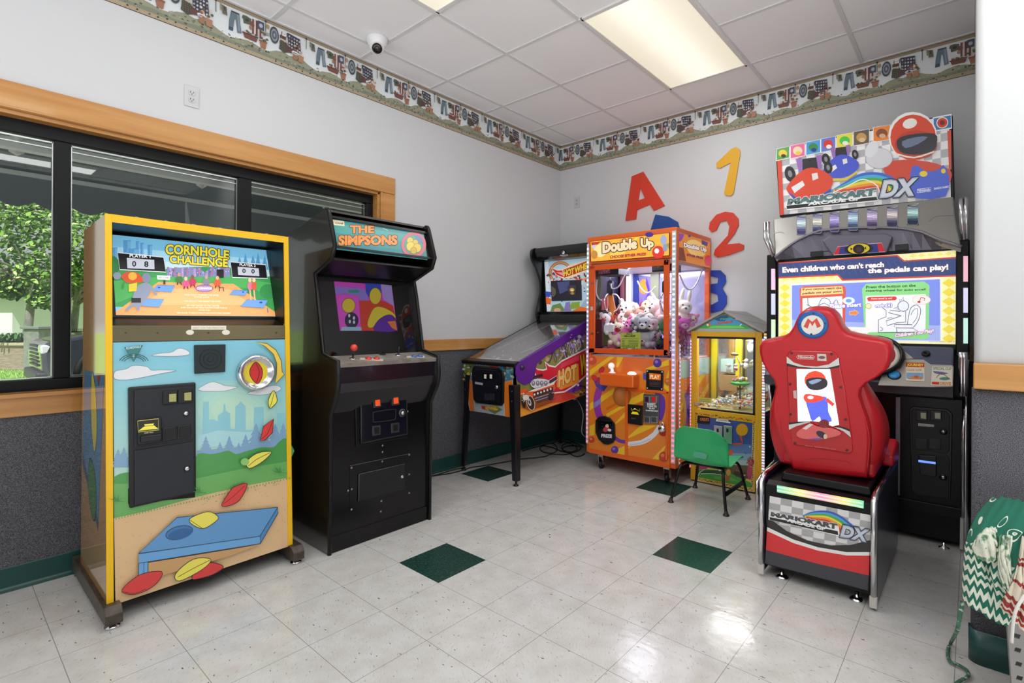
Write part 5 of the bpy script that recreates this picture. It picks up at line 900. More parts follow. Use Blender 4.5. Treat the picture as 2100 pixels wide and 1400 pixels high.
a = Art((0, QY-.0095, 0), N_, (1200, 720, 5.6), lift=.0008); a.text('f2f2f2', 'INSERT', (712, 618), (812, 620), 26, bold=.05); a.text('f2f2f2', 'COINS TO', (712, 642), (822, 645), 22, bold=.05); a.text('f2f2f2', 'PLAY', (735, 665), (802, 668), 20, bold=.05); a.text('f2f2f2', 'QUARTERS ONLY', (695, 688), (842, 698), 18, bold=.05); a.build('coin_plate_text', PRINT, b)
for x, c in ((685, '3a1424'), (765, 'c01818')): s = M().slab([dq(X, Y, .009) for X, Y in ((x, 508), (x+70, 512), (x+70, 590), (x, 586))], N_, .007).build('coin_slot', mat('slot_silver', 'c0c0c4', .25, .9), b, bevel=.002); M().slab([dq(X, Y, .016) for X, Y in ((x+16, 520), (x+54, 523), (x+54, 578), (x+16, 575))], N_, .002).build('reject_button', mat('reject_'+c, c, .2, emit=.4), s)
for x in (682, 765): s = M().slab([dq(X, Y, .009) for X, Y in ((x, 740), (x+74, 745), (x+74, 822), (x, 818))], N_, .006).build('coin_return', mat('slot_silver', 'c0c0c4', .25, .9), b, bevel=.002); M().slab([dq(X, Y, .0152) for X, Y in ((x+13, 756), (x+62, 759), (x+62, 810), (x+13, 806))], N_, .001).build('flap', mat('flap_grey', '55555a', .4, .6), s)
pk = M().lathe(dq(898, 885, .012), N_, [(.0, 0), (.024, 0), (.027, .012), (.024, .022), (0, .024)], 22).build('padlock', CHROME, cl); m = M(); c0 = dq(898, 850, .02); m.tube([c0+Vector((.013*cos(t), 0, .024*sin(t))) for t in [pi*k/12 for k in range(13)]], .0045, 8); m.build('shackle', CHROME, pk)
# prize door with black flap
oc = [(125, 790), (165, 750), (230, 742), (290, 765), (345, 830), (350, 1010), (325, 1050), (270, 1072), (220, 1065), (160, 1010), (125, 930)]
b = M().slab([dq(x, y, -.003) for x, y in oc], N_, .014).build('prize_door', mat('prize_black', '131216', .3), cl, bevel=.004); M().slab([dq(x, y, .011) for x, y in ((160, 790), (330, 805), (332, 1005), (250, 1025), (180, 1015), (160, 960))], N_, .004).build('flap', mat('prize_flap', '0b0b10', .12, coat=.4), b, bevel=.002)
a = Art((0, QY-.0155, 0), N_, (1200, 720, 5.6), lift=.0008); a.text('d8dce4', 'PRIZE', (185, 988), (308, 995), 40, bold=.06, ol='5a5a6a', olb=.06); a.fill('c83c4a', [(205, 900), (245, 850), (275, 880), (265, 915), (225, 925)], 3); a.fill('e8c8b0', [(232, 850), (262, 836), (272, 868), (246, 876)], 3); a.fill('e4e4e8', [(262, 890), (300, 895), (295, 920), (265, 915)], 3)
for x, y in ((195, 830), (290, 845), (310, 870), (205, 860)): a.ell('8a8aa0', x, y, 3, 3, n=6)
a.build('prize_label', PRINT, b)
# window door
m = M(); c7 = (1200, 530, 7)
def wq(x, y, d=0): return dq(x, y, d, c7)
for P in ((60, 105, 1205, 10, 1200, 92, 62, 176), (60, 1285, 1190, 1310, 1190, 1395, 55, 1350), (60, 105, 140, 98, 135, 1350, 55, 1350), (1130, 12, 1210, 8, 1195, 1395, 1128, 1395)): m.slab([wq(P[i], P[i+1], -.012) for i in (0, 2, 4, 6)], N_, .016)
wd = m.build('window_door', ORD, cl, bevel=.002)
M().slab([wq(x, y, -.008) for x, y in ((130, 160), (1135, 85), (1130, 1320), (130, 1300))], N_, .004).build('window_glass', glass('case_glass', 'fbfbff', .8), wd)
for x, y in ((105, 358), (102, 1075)): M().slab([wq(x-17, y-10, .004), wq(x+17, y-12, .004), wq(x+17, y+8, .004), wq(x-17, y+12, .004)], N_, .004).build('hinge', SCREWM, wd)
M().slab([wq(88, 690, .004), wq(118, 690, .004), wq(118, 742, .004), wq(88, 745, .004)], N_, .006).build('latch', mat('latch_white', 'e0e0e4', .3, .5), wd)
for x, y in ((1175, 40), (1175, 298), (1175, 556), (1175, 828), (1172, 1085), (1175, 1360)): M().lathe(wq(x, y, .004), N_, [(.006, 0), (.004, .003), (0, .004)], 8).build('screw', SCREWM, wd)
# header art, front and side
hp = M().slab([dq(x, y, -.008, (1190, 460, 5)) for x, y in ((102, 175), (915, 85), (915, 318), (108, 385))], N_, .010).build('header_panel', BLKP, hd)
a = Art((0, QY-.002, 0), N_, (1190, 460, 5), lift=.0006)
a.fill('f0b03c', [(105, 178), (912, 88), (912, 316), (112, 382)]); a.fill('f4cf5a', [(330, 200), (600, 130), (420, 330), (300, 345)]); a.fill('f6e2a0', [(140, 250), (220, 190), (300, 240), (230, 330), (160, 320)], 3); a.fill('e88a2c', [(400, 160), (560, 140), (520, 180), (420, 200)])
a.ell('3a2c8a', 708, 105, 42, 26); a.ell('d8382c', 800, 285, 62, 66); a.ell('f4f0f0', 785, 272, 24, 26); a.ell('9aa4c8', 855, 160, 34, 52); a.ell('8a94b8', 870, 240, 24, 40); a.ell('c8c8dc', 140, 215, 22, 34); a.ell('c88a3c', 145, 310, 34, 44); a.fill('b83a24', [(112, 185), (215, 175), (180, 205), (120, 215)]); a.fill('8a9a4a', [(880, 200), (912, 190), (912, 260)])
a.text('f0d8b0', 'Double', (228, 300), (585, 250), (118, 112), bold=.06, ol='2c2430', olb=.07); a.text('f0d8b0', 'Up', (620, 262), (755, 262), (122, 112), bold=.06, ol='2c2430', olb=.07)
for k, (x0, x1, y0, y1) in enumerate(((232, 583, 240, 188), (622, 750, 190, 170))): a.text('d8502c', ('Double', 'Up')[k], (x0, y0+8), (x1, y1+8), 48, bold=.04) if 0 else None
a.text('a82c3c', 'CHOOSE EITHER PRIZE!', (305, 350), (676, 318), 30, bold=.05); a.build('header_art', printed('header_lit', .3, emit=.4), hp)
sa = Art((QX1, 0, 0), (1, 0, 0), (1370, 460, 5.3846), lift=.0008)
sa.fill('e0862c', [(122, 88), (462, 195), (462, 480), (125, 400)]); sa.fill('f2c878', [(200, 200), (300, 170), (420, 260), (380, 360), (240, 320)], 3); sa.fill('8a3a9a', [(122, 95), (180, 110), (150, 180), (122, 190)]); sa.fill('7a3a24', [(122, 250), (170, 260), (200, 410), (122, 395)]); sa.ell('d83a5a', 440, 400, 40, 60); sa.fill('4a2c7a', [(370, 170), (440, 200), (430, 240), (370, 220)]); sa.ell('3a2c8a', 235, 130, 16, 12)
sa.text('f4ecec', 'Double Up', (172, 265), (425, 318), (66, 60), bold=.06, ol='4a3038', olb=.08); sa.text('6a1c5a', 'EITHER PRIZE', (205, 348), (385, 385), 26, bold=.05); sa.build('side_header_art', printed('header_lit', .3, emit=.4), hd)
# right side: glass and lower artwork
M().box(QX1-.006, QX1-.002, QY+.05, QB-.04, .928, 1.69).build('side_glass', glass('case_glass', 'fbfbff', .8), cl)
M().box(QX0+.002, QX0+.006, QY+.05, QB-.04, .928, 1.69).build('side_glass', glass('case_glass', 'fbfbff', .8), cl)
sa = Art((QX1, 0, 0), (1, 0, 0), (1190, 710, 4.8286), lift=.0008); sa.fn = lambda u, v: Vector((QX1, u, v))
sa.fill('e88a2c', [(-.64, .16), (-.05, .16), (-.05, .9), (-.64, .9)]); 
for k in range(5): sa.fill('f2c42c', [(-.64, .2+k*.16), (-.05, .5+k*.16), (-.05, .56+k*.16), (-.64, .25+k*.16)]) if k < 3 else None
sa.ell('4a4ab8', -.47, .58, .09, .11); sa.ell('8a7ad8', -.45, .60, .05, .06); sa.line('7a5ac0', .07, [(-.47, .5), (-.52, .38), (-.4, .25)], smooth=4); sa.line('c8a048', .05, [(-.58, .7), (-.52, .55), (-.55, .4)], smooth=4); sa.fill('c83a3a', [(-.5, .69), (-.42, .76), (-.38, .7), (-.45, .66)]); sa.build('side_art', PRINT, cb)
M().box(QX1, QX1+.003, QY+.06, QB-.03, .79, .925).build('teal_board', mat('teal_pale', 'a8c8bc', .5), cb)
# LED strips
LED = printed('led', .3, emit=1.7)
def ledcol(z):
    st = ((.1, (1, .12, .14)), (.45, (1, .18, .3)), (.8, (.9, .3, .8)), (1.1, (.6, .38, 1)), (1.35, (.5, .7, .95)), (1.6, (.5, .95, .78)), (1.95, (.62, 1, .82)))
    for (a_, c), (b_, d) in zip(st, st[1:]):
        if z <= b_: t = (z-a_)/(b_-a_); return tuple(p+(q-p)*t for p, q in zip(c, d))
    return st[-1][1]
def ledstrip(x0, x1, y, z0, z1, pitch, par, w, h, side=False):
    b = M().box(x0, x1, y-.004, y+.006, z0, z1) if not side else M().box(x0-.004, x0+.004, y, y+x1, z0, z1); bo = b.build('led_strip', mat('led_board', 'c9ccd4', .3), par); m = M(); n = int((z1-z0)/pitch)
    for k in range(n):
        z = z0+(k+.5)*pitch; m.col = tuple(min(1, v) for v in ledcol(z)); 
        if not side: c = (x0+x1)/2; m.box(c-w/2, c+w/2, y-.0075, y-.0035, z-h/2, z+h/2)
        else: c = y+x1/2; m.box(x0+.003, x0+.0075, c-w/2, c+w/2, z-h/2, z+h/2)
    m.build('led', LED, bo)
ledstrip(1.567, 1.598, QY+.008, .17, 1.885, .0372, cl, .016, .013); ledstrip(QX0+.001, QX0+.022, QY+.008, .2, 1.86, .0372, cl, .012, .014); ledstrip(QX1+.001, .014, QY+.06, .15, 1.05, .03, cl, .008, .01, True)
# inside of the case
LAV = mat('case_lavender', 'a9a8cc', .12, .25); M().box(QX0+.04, QX1-.04, QB-.012, QB-.006, .93, 1.69).build('case_back', LAV, cl)
m = M(); m.box(QX0+.04, QX1-.045, QY+.04, QB-.02, 1.655, 1.688); m.build('case_ceiling', mat('case_white', 'ecebf2', .4), cl); m = M(); m.box(QX0+.01, QX1-.01, QY+.03, QB-.01, .925, .94); m.build('case_floor', mat('case_floor', 'd8d4e0', .5), cl)
M().box(.822, .86, QB-.05, QB-.014, .94, 1.655).build('light_post', mat('lit_post', 'f4f4fa', .3, emit=.7), cl); M().box(.885, .935, QB-.03, QB-.014, .94, 1.655).build('blue_panel', mat('case_blue', '3c4a98', .2), cl); M().box(.818, .824, -.17, -.1, .94, 1.655).build('maroon_panel', mat('case_maroon', '6a2c3c', .25), cl)
ps = M().box(.94, 1.06, QB-.02, QB-.013, 1.05, 1.62).build('back_poster', BLKP, cl); pa = Art((0, QB-.0205, 0), N_); pa.fn = lambda u, v: Vector((.94+u*.12, QB-.0205, 1.05+v*.57)); pa.rect('8a7ac0', 0, 0, 1, 1); pa.ell('e89a3c', .4, .85, .4, .12); pa.ell('c8306a', .4, .5, .4, .12); pa.ell('7a2c9a', .7, .42, .25, .08); pa.fill('e8803c', [(.1, .05), (.9, .05), (.8, .36), (.25, .36)]); pa.line('5a3ab8', .12, [(.6, .95), (.85, .75), (.6, .62)], smooth=4); pa.build('poster_art', PRINT, ps)
M().box(1.06, 1.14, QB-.03, QB-.014, .94, 1.655).build('olive_panel', mat('case_olive', '8a9078', .3), cl)
m = M(); m.slab([ony(1200+x/7, 530+y/7, -.47) for x, y in ((320, 495), (395, 490), (440, 720), (390, 870), (365, 860))], (0, -1, 0), .01); m.build('orange_slide', mat('slide_orange', 'ee9a4a', .35), cl); m = M(); m.slab([ony(1200+x/7, 530+y/7, -.54) for x, y in ((250, 580), (330, 560), (330, 720), (245, 740))], (0, -1, 0), .01); m.build('pink_panel', mat('slide_pink', 'e0707a', .4), cl)
# gantry with two claws
for x0, x1, c, lab in ((.86, 1.06, 'a86a8a', 'left'), (1.36, 1.52, '6a7a6a', 'right')):
    g = M().box(x0, x1, -.6, -.42, 1.60, 1.657).build('gantry_box', mat('gantry_dark', '23222e', .4), cl, bevel=.004); pa = Art((0, -.6, 0), N_); pa.fn = lambda u, v, x0=x0, x1=x1: Vector((x0+(x1-x0)*u, -.6, 1.60+.057*v)); pa.rect(c, .05, .25, .6, 1)
    for k in range(26): pa.ell(rp.choice(['c89ab0', '4a4a5a', 'd8c0a8', '5a3a4a']), rp.uniform(.08, .57), rp.uniform(.3, .95), .03, .06, n=6)
    pa.build('gantry_label', PRINT, g)
def claw(x, y, z):
    g = M().lathe((x, y, z), (0, 0, -1), [(.02, 0), (.03, .02), (.03, .1), (.018, .12)], 18).build('claw', mat('claw_dark', '2c2c40', .25, .6), cl); m = M()
    m.tube([(x, y, z), (x, y, 1.62)], .006, 8); m.build('claw_rod', CHROME, g)
    for k in range(3):
        t = k*2.09+.5; d = Vector((cos(t), sin(t), 0)); c = Vector((x, y, z-.11)); q = M(); q.tube(catmull([c, c+d*.055+Vector((0, 0, -.01)), c+d*.085+Vector((0, 0, -.07)), c+d*.06+Vector((0, 0, -.13)), c+d*.03+Vector((0, 0, -.15))], 4, closed=False), .006, 8); q.build('finger', CHROME, g)
claw(.92, -.5, 1.56); claw(1.43, -.5, 1.55)
WIRE = mat('white_wire', 'eeeef4', .4)
for P in ([(640, 130), (560, 250), (480, 400), (390, 430), (370, 360)], [(170, 300), (160, 480), (190, 570), (240, 600)], [(750, 320), (800, 420), (880, 490), (960, 460), (1010, 400)]): m = M(); m.tube(catmull([ony(1200+x/7, 530+y/7, -.56 if P[0][0] < 700 else -.36) for x, y in P], 5, closed=False), .0055, 8); m.build('cable', WIRE, cl)
m = M(); m.tube(catmull([onx(1370+x/5.3846, 460+y/5.3846, 1.56) for x, y in ((130, 560), (190, 690), (250, 720), (310, 660), (360, 550), (385, 470))], 5, closed=False), .006, 8); m.build('cable', WIRE, cl)
# prize chute
m = M(); ch = [ony(1200+x/7, 530+y/7, -.6) for x, y in ((245, 960), (400, 950), (400, 1050), (245, 1060))]; m.slab(ch, (0, 1, 0), .25); m.build('chute_box', mat('chute_white', 'dfe0e0', .4), cl); m = M(); m.slab([ony(1200+x/7, 530+y/7, -.63) for x, y in ((146, 880), (240, 875), (240, 1260), (146, 1262))], (0, 1, 0), .2); m.build('chute_wall', mat('chute_maroon', '4a1c30', .2), cl)
sg = M().slab([wq(x, y, -.0125) for x, y in ((497, 1068), (785, 1060), (785, 1296), (497, 1290))], (0, 1, 0), .001).build('notice', mat('notice_green', 'b8c84a', .6), wd); a = Art((0, QY+.0125, 0), N_, c7, lift=.0006)
a.text('2c2c1c', 'How to', (595, 1092), (680, 1090), 22, bold=.04); a.text('2c2c1c', 'WIN A PRIZE!', (558, 1128), (720, 1125), 26, bold=.04)
for k in range(5): a.line('4a5024', 4, [(520, 1150+k*22), (765, 1146+k*22)]) if k in (0,) else (a.line('4a5024', 5, [(525, 1150+k*22), (570, 1150+k*22)]), a.line('4a5024', 5, [(620, 1150+k*22), (765, 1147+k*22)]))
a.text('2c2c1c', 'GOOD LUCK', (520, 1265), (765, 1262), 16, bold=.03); a.text('2c2c1c', '2 PLAYS', (545, 1288), (720, 1286), 14, bold=.03); a.build('notice_text', PRINT, sg)
m = M()
for k in range(700):
    p = Vector((rp.uniform(1.36, 1.585), rp.uniform(-.62, -.1), rp.uniform(.945, 1.13))); d = Vector((rp.uniform(-1, 1), rp.uniform(-1, 1), rp.uniform(-.6, .6))).normalized()*rp.uniform(.02, .05); u, w = frame(d); m.cur = rp.randrange(4); m.poly([p-d+u*.004, p-d-u*.004, p+d-u*.004, p+d+u*.004])
tag(m.build('tinsel', [mat('tinsel_'+c, c, .15, .6) for c in ('6a2c9a', 'c8c8dc', '3a3a4a', 'c83a9a')]), 'shredded purple and silver tinsel under the toys behind the claw machine side glass', 'tinsel', kind='stuff')
for x, y in ((.928, -.63), (1.504, -.61), (.928, -.1), (1.504, -.1)):
    k = M().box(x-.024, x+.024, y-.024, y+.024, .10, .13).build('caster', STEEL, cl, bevel=.002); q = M()
    for s in (-1, 1): q.hexa([(x+s*.02, y-.02, .102), (x+s*.024, y-.02, .102), (x+s*.024, y+.02, .102), (x+s*.02, y+.02, .102)], [(x+s*.016, y-.012, .034), (x+s*.02, y-.012, .034), (x+s*.02, y+.012, .034), (x+s*.016, y+.012, .034)])
    q.build('fork', STEEL, k); M().lathe((x-.013, y, .032), (1, 0, 0), [(.024, 0), (.032, .004), (.032, .022), (.024, .026)], 22).build('wheel', mat('caster_black', '17171a', .5), k)
# plush toys
def plush(px, py, y, s, body, face, label, kind='bear', yaw=0, tilt=0, c=c7, accent=None):
    p = ony(c[0]+px/c[2], c[1]+py/c[2], y)
    while p.x < .845+.5*s and y > -.6: y -= .01; p = ony(c[0]+px/c[2], c[1]+py/c[2], y)      # keep clear of the side panes
    t = thing('plush_toy', label, 'plush toy', p, 'plush toys in the claw machine'); R = Matrix.Rotation(yaw, 3, 'Z') @ Matrix.Rotation(tilt, 3, 'Y'); FUR = mat('fur_'+body, body, .95, bump=(160, .9), spec=.1)
    def P(v): return p+R @ (Vector(v)*s)
    m = M(); m.ball(P((0, 0, -.45)), Vector((.42, .36, .48))*s, 16, 10, R)
    m.ball(P((0, -.05, .2)), Vector((.40, .36, .36))*s, 16, 10, R)
    for sd in (-1, 1):
        m.ball(P((sd*.42, -.18, -.35)), Vector((.16, .16, .28))*s, 10, 8, R @ Matrix.Rotation(sd*.5, 3, 'Y')); m.ball(P((sd*.28, -.36, -.78)), Vector((.17, .28, .17))*s, 10, 8, R)
        if kind == 'bear': m.ball(P((sd*.32, 0, .5)), Vector((.15, .08, .15))*s, 10, 8, R)
        elif kind == 'koala': m.ball(P((sd*.42, 0, .36)), Vector((.22, .1, .22))*s, 12, 8, R)
        elif kind == 'bunny': m.ball(P((sd*.17, .02, .75)), Vector((.1, .06, .38))*s, 10, 8, R)
        elif kind == 'dog': m.ball(P((sd*.4, -.05, .1)), Vector((.1, .16, .3))*s, 10, 8, R)
    m.build('body', FUR, t); f = M(); f.ball(P((0, -.36, .1)), Vector((.2, .12, .15))*s, 12, 8, R); f.build('muzzle', mat('fur_'+face, face, .95, bump=(160, .9), spec=.1), t)
    e = M(); 
    for sd in (-1, 1): e.ball(P((sd*.15, -.36, .28)), .045*s, 8, 6)
    e.ball(P((0, -.48, .14)), Vector((.07, .04, .05))*s, 8, 6, R); e.build('face_bead', mat('bead_black', '0c0c0e', .15), t)
    if accent: q = M(); q.ball(P((0, -.3, -.1)), Vector((.34, .14, .08))*s, 12, 6, R); q.build('scarf', mat('scarf_'+accent, accent, .8), t)
for args in ((560, 770, -.22, .17, 'ecebe6', 'f4f2ee', 'white plush bear with green scarf beside the white light post in the claw machine', 'bear', .2, .3, c7, '4a8a3c'), (700, 775, -.2, .16, 'e9e9ec', 'f6f4f2', 'white plush dog lying right of the white light post in the claw machine', 'dog', -.3, -.5),
    (870, 735, -.16, .17, 'dcb98f', 'ead8bc', 'tan plush bear at the top back of the plush pile', 'bear', .1, .9), (1050, 740, -.3, .16, 'efc9c8', 'f6e4de', 'pale pink plush bunny at the right of the pile top', 'bunny', -.4, -.7), (1000, 690, -.12, .13, 'f0eceb', 'f0eceb', 'small white plush bear behind the pale pink bunny', 'bear', 0, .3),
    (490, 890, -.36, .16, 'efe6d8', 'f4eee2', 'cream plush dog lying on its side left of the pile', 'dog', .4, 1.2), (620, 900, -.38, .15, 'e2d4d0', 'f2ecea', 'beige plush bear lying in the middle of the pile', 'bear', -.2, -1.1), (750, 865, -.36, .16, 'b98a7a', 'e4cfc2', 'brown plush bear lying above the grey koala', 'bear', .2, 1.0),
    (630, 985, -.5, .13, 'ef7fc0', 'f6b8dc', 'hot pink plush bear just above the green notice', 'bear', 0, .8), (480, 1040, -.52, .13, 'ead9c4', 'b83a30', 'cream plush dog with red muzzle left of the green notice', 'dog', .3, .2), (720, 985, -.5, .11, '4a5068', '8a90a4', 'small slate blue plush bear above the notice corner', 'bear', 0, -.6),
    (865, 1000, -.52, .165, 'b4b4ba', 'e6e6e6', 'large grey plush koala pressed against the front glass', 'koala', .15, 0, c7, '2c2c34'), (990, 1010, -.5, .15, 'bba3a8', 'e2d2d2', 'large dusty pink plush bear beside the grey koala', 'bear', -.1, .1), (1085, 1010, -.48, .13, '4f8a58', 'c8dcb8', 'green plush bear at the right edge of the front glass', 'bear', -.3, 0),
    (850, 1210, -.52, .13, 'c8b8c4', 'e8dce4', 'lilac plush bear at the bottom right behind the front glass', 'bear', .2, 0), (990, 1230, -.5, .12, '6a5a8a', 'a89ac0', 'purple plush bear at the bottom right corner of the front glass', 'bear', -.2, .4), (880, 880, -.46, .12, 'd8d4d0', 'f0eeec', 'light grey plush dog lying on the koala head', 'dog', .3, 1.2), (620, 1120, -.4, .13, 'd8c0a0', 'eee0cc', 'fawn plush dog hidden behind the green notice', 'dog', .2, .5), (780, 830, -.25, .14, 'c8a488', 'e8d4c0', 'light brown plush dog high in the middle of the pile', 'dog', 0, .9), (940, 830, -.28, .14, 'e6dcd8', 'f4eeea', 'ivory plush bear above the dusty pink bear', 'bear', -.2, -.8), (400, 1130, -.5, .12, 'd8889c', 'f0bccb', 'rose plush bear low beside the prize chute', 'bear', .1, .2), (560, 960, -.42, .12, 'f0e2d0', 'f8efe2', 'cream plush bear above the hot pink bear', 'bear', .3, .7), (1060, 1160, -.48, .13, '4a3a6a', '8a7aa8', 'dark violet plush bear below the green bear', 'bear', -.2, .2), (690, 930, -.4, .12, 'b0a0a0', 'dcd0d0', 'taupe plush bear wedged left of the koala', 'bear', .1, -.5), (445, 815, -.3, .11, '5f2430', '8a4a50', 'small dark red plush bear beside the orange slide', 'bear', .3, .4), (290, 900, -.5, .12, 'e4dfe2', 'd8504a', 'white plush bear with red muzzle above the prize chute', 'bear', .2, 0), (360, 900, -.46, .1, 'b8564a', 'e2a090', 'small rust red plush bear beside the prize chute', 'bear', 0, .3), (780, 940, -.46, .13, 'e8e4e0', 'f4f2f0', 'off-white plush bear between the brown bear and the koala', 'bear', 0, -.4),
    (1120, 870, -.3, .15, 'e9cfc6', 'f4e6e0', 'peach plush dog resting against the right door frame', 'dog', -.3, .6)): plush(*args)
c5 = (1370, 460, 5.3846)
for px, py, x, s, b_, f_, lab, kd in ((160, 960, 1.45, .17, 'efe9d8', 'f6f2e6', 'cream plush bunny seen through the side glass of the claw machine', 'bunny'), (250, 1080, 1.5, .13, 'e890b0', 'f4c0d0', 'pink plush bear low behind the side glass', 'bear'), (330, 1040, 1.46, .13, 'd8b8c8', 'f0e0e8', 'pale mauve plush dog low behind the side glass', 'dog'), (160, 1140, 1.5, .14, 'b83a9a', 'e08ac8', 'magenta plush bear at the front corner behind the side glass', 'bear'), (400, 1010, 1.44, .12, 'e8dcc0', 'f4ecd8', 'sandy plush bear at the back corner behind the side glass', 'bear')):
    q = onx(c5[0]+px/c5[2], c5[1]+py/c5[2], x); k = ony; _o = ony
    ony = lambda a_, b_2, y, q=q: q
    plush(0, 0, 0, s, b_, f_, lab, kd, .7, .2); ony = _o
# lamps of the case
ld = bpy.data.lights.new('case_light', 'AREA'); ld.shape = 'RECTANGLE'; ld.size = .6; ld.size_y = .45; ld.energy = 10; ld.color = (.93, .93, 1); lo = bpy.data.objects.new('case_light', ld); C.objects.link(lo); lo.location = (0, 0, 1.652); lo.parent = cl
# ------------------------------------------------------------------ small yellow house-shaped crane game (faces -y)
HX0, HX1, HY, HB = 1.622, 2.14, -.46, -.03; YW = mat('yellow_paint', 'e8ae22', .35); YW2 = mat('yellow_inside', 'd8c81e', .4); NAVY = mat('navy_panel', '16204c', .25, coat=.3)
hc = thing('crane_game', 'small yellow house-shaped crane game with grey gabled roof beside the claw machine', 'crane game', (1.88, -.25, 0))
cY = (1410, 830, 7.3706); Nn = (0, -1, 0)
def hq(x, y, c=cY, d=0): return ony(c[0]+x/c[2], c[1]+y/c[2], HY)+Vector((0, -d, 0))
m = M(); m.box(HX0, HX1, HY+.006, HB, .03, .545); lc = m.build('lower_cabinet', NAVY, hc, bevel=.003)
m = M(); m.box(HX0+.03, HX1-.03, HY, HY+.008, .012, .535); fp2 = m.build('front_panel', YW, lc, bevel=.002)
for x0, x1 in ((HX0, HX0+.045), (HX1-.045, HX1)):
    M().box(x0, x1, HY-.004, HY+.04, .012, 1.145).build('corner_post', YW, hc, bevel=.003); M().box(x0, x1, HB-.04, HB, .53, 1.145).build('corner_post', YW2, hc, bevel=.003)
M().box(HX0+.045, HX1-.045, HY-.003, HY+.03, 1.105, 1.145).build('top_rail', YW, hc, bevel=.003); M().box(HX0+.045, HX1-.045, HY-.004, HY+.03, .50, .555).build('middle_rail', YW, hc, bevel=.003)
m = M()
for a0, a1, b0, b1 in ((HX0+.045, HX1-.045, 1.09, 1.106), (HX0+.075, HX1-.045, .553, .567), (HX1-.062, HX1-.044, .56, 1.1)): m.box(a0, a1, HY+.002, HY+.012, b0, b1)
m.build('window_gasket', BLACK, hc)
M().box(HX0+.045, HX1-.05, HY+.012, HY+.016, .56, 1.1).build('window_glass', glass('case_glass', 'fbfbff', .8), hc); M().box(HX1-.012, HX1-.008, HY+.04, HB-.04, .55, 1.14).build('side_glass', glass('case_glass', 'fbfbff', .8), hc)
# front art
a = Art((0, HY, 0), Nn, cY, lift=.0008)
a.fill('e8c86a', [(108, 85), (1045, 190), (1000, 1320), (105, 1140)]); a.fill('3f4f9e', [(155, 150), (985, 250), (975, 620), (150, 560)]); a.fill('5a7ab4', [(150, 540), (978, 600), (972, 760), (150, 720)]); a.fill('7fa8c0', [(150, 700), (974, 740), (970, 860), (150, 830)]); a.fill('a8c0bc', [(150, 820), (970, 840), (968, 930), (150, 900)])
a.fill('5a4a2a', [(560, 900), (900, 915), (965, 940), (965, 1120), (700, 1100), (560, 1020)]); a.fill('3a2c1c', [(700, 1000), (880, 1020), (880, 1140), (700, 1110)]); a.fill('4aa83c', [(152, 960), (560, 990), (968, 1180), (968, 1250), (152, 1090)]); a.fill('2c5a34', [(200, 985), (560, 990), (640, 1060), (400, 1050), (180, 1045)]); a.fill('6aba4a', [(400, 1075), (640, 1090), (800, 1160), (420, 1120)])
a.line('f0f0ea', 8, [(160, 1070), (200, 1010), (260, 970)], smooth=3); a.line('f0f0ea', 8, [(200, 1040), (400, 1040), (560, 1070)], smooth=3); a.ell('c83a6a', 230, 940, 80, 34); a.ell('c83a6a', 940, 1010, 38, 120); a.ell('c83a4a', 960, 860, 50, 60); a.ell('d8a83c', 620, 1020, 36, 50); a.fill('c86a3c', [(570, 1070), (640, 1080), (630, 1150), (560, 1130)]); a.ell('f0ece6', 490, 985, 20, 14); a.ell('e85a24', 650, 720, 36, 42, .3)
for k in range(16): a.ell(rp.choice(['c8783c', '7a8a3c', '3a3420', 'e8a08a']), rp.uniform(720, 880), rp.uniform(980, 1080), 12, 10, n=7); a.ell(rp.choice(['c83a5a', 'e86a8a', '6a1c34', '4a8a3c']), rp.uniform(900, 985), rp.uniform(790, 930), 12, 12, n=7)
a.line('d8483a', 28, [(690, 590), (830, 585), (825, 540), (800, 460)]); a.ell('e0a020', 826, 374, 90, 92, outline='b8841c', w=5); a.line('2c3050', 7, [(868, 710), (888, 745)]); a.ell('e8e8ea', 945, 630, 14, 10, .7); a.line('2c3466', 5, [(870, 480), (905, 520)])
for k in range(30):
    t = k/29; a.ell(rp.choice(['7a4a1c', '4a4420', 'b83a24', '5a5a5a']), 130+t*850+rp.uniform(-8, 8), 130+t*100+rp.uniform(-14, 14), rp.uniform(7, 16), rp.uniform(6, 12), n=7); a.ell(rp.choice(['7a4a1c', '4a4420', 'b83a24', '5a5a5a']), 130+t*850, 1110+t*165+rp.uniform(-10, 10), rp.uniform(7, 16), rp.uniform(6, 12), n=7)
    a.ell(rp.choice(['7a4a1c', '4a4420', 'b83a24']), 1005-t*20+rp.uniform(-6, 6), 260+t*960, 9, 12, n=7); a.ell(rp.choice(['7a4a1c', '4a4420', 'b83a24']), 130, 150+t*950, 9, 10, n=7)
a.fill('e8e8ee', [(450, 205), (625, 220), (622, 245), (660, 258), (655, 275), (435, 242), (440, 225)]); a.text('5a5a6a', 'QUARTERS', (465, 234), (612, 246), 18, bold=.03); a.build('front_art', PRINT, fp2)
b = M().slab([hq(x, y) for x, y in ((160, 155), (335, 178), (335, 285), (150, 270))], Nn, .012).build('credit_display', BLACK, hc, bevel=.002); a = Art((0, HY-.012, 0), Nn, cY, lift=.0006); a.text('c8683c', 'CREDITS', (190, 238), (325, 246), 44, bold=.02); a.build('display_text', printed('display_lit', .3, emit=.3), b)
for x in (405, 552): s = M().slab([hq(X, Y) for X, Y in ((x, 300), (x+132, 322), (x+130, 590), (x+2, 575))], Nn, .014).build('coin_mech', mat('slot_silver', 'c0c0c4', .25, .9), hc, bevel=.003); M().slab([hq(X, Y, d=.014) for X, Y in ((x+46, 350), (x+76, 352), (x+76, 408), (x+46, 404))], Nn, .002).build('coin_slot', BLACK, s)
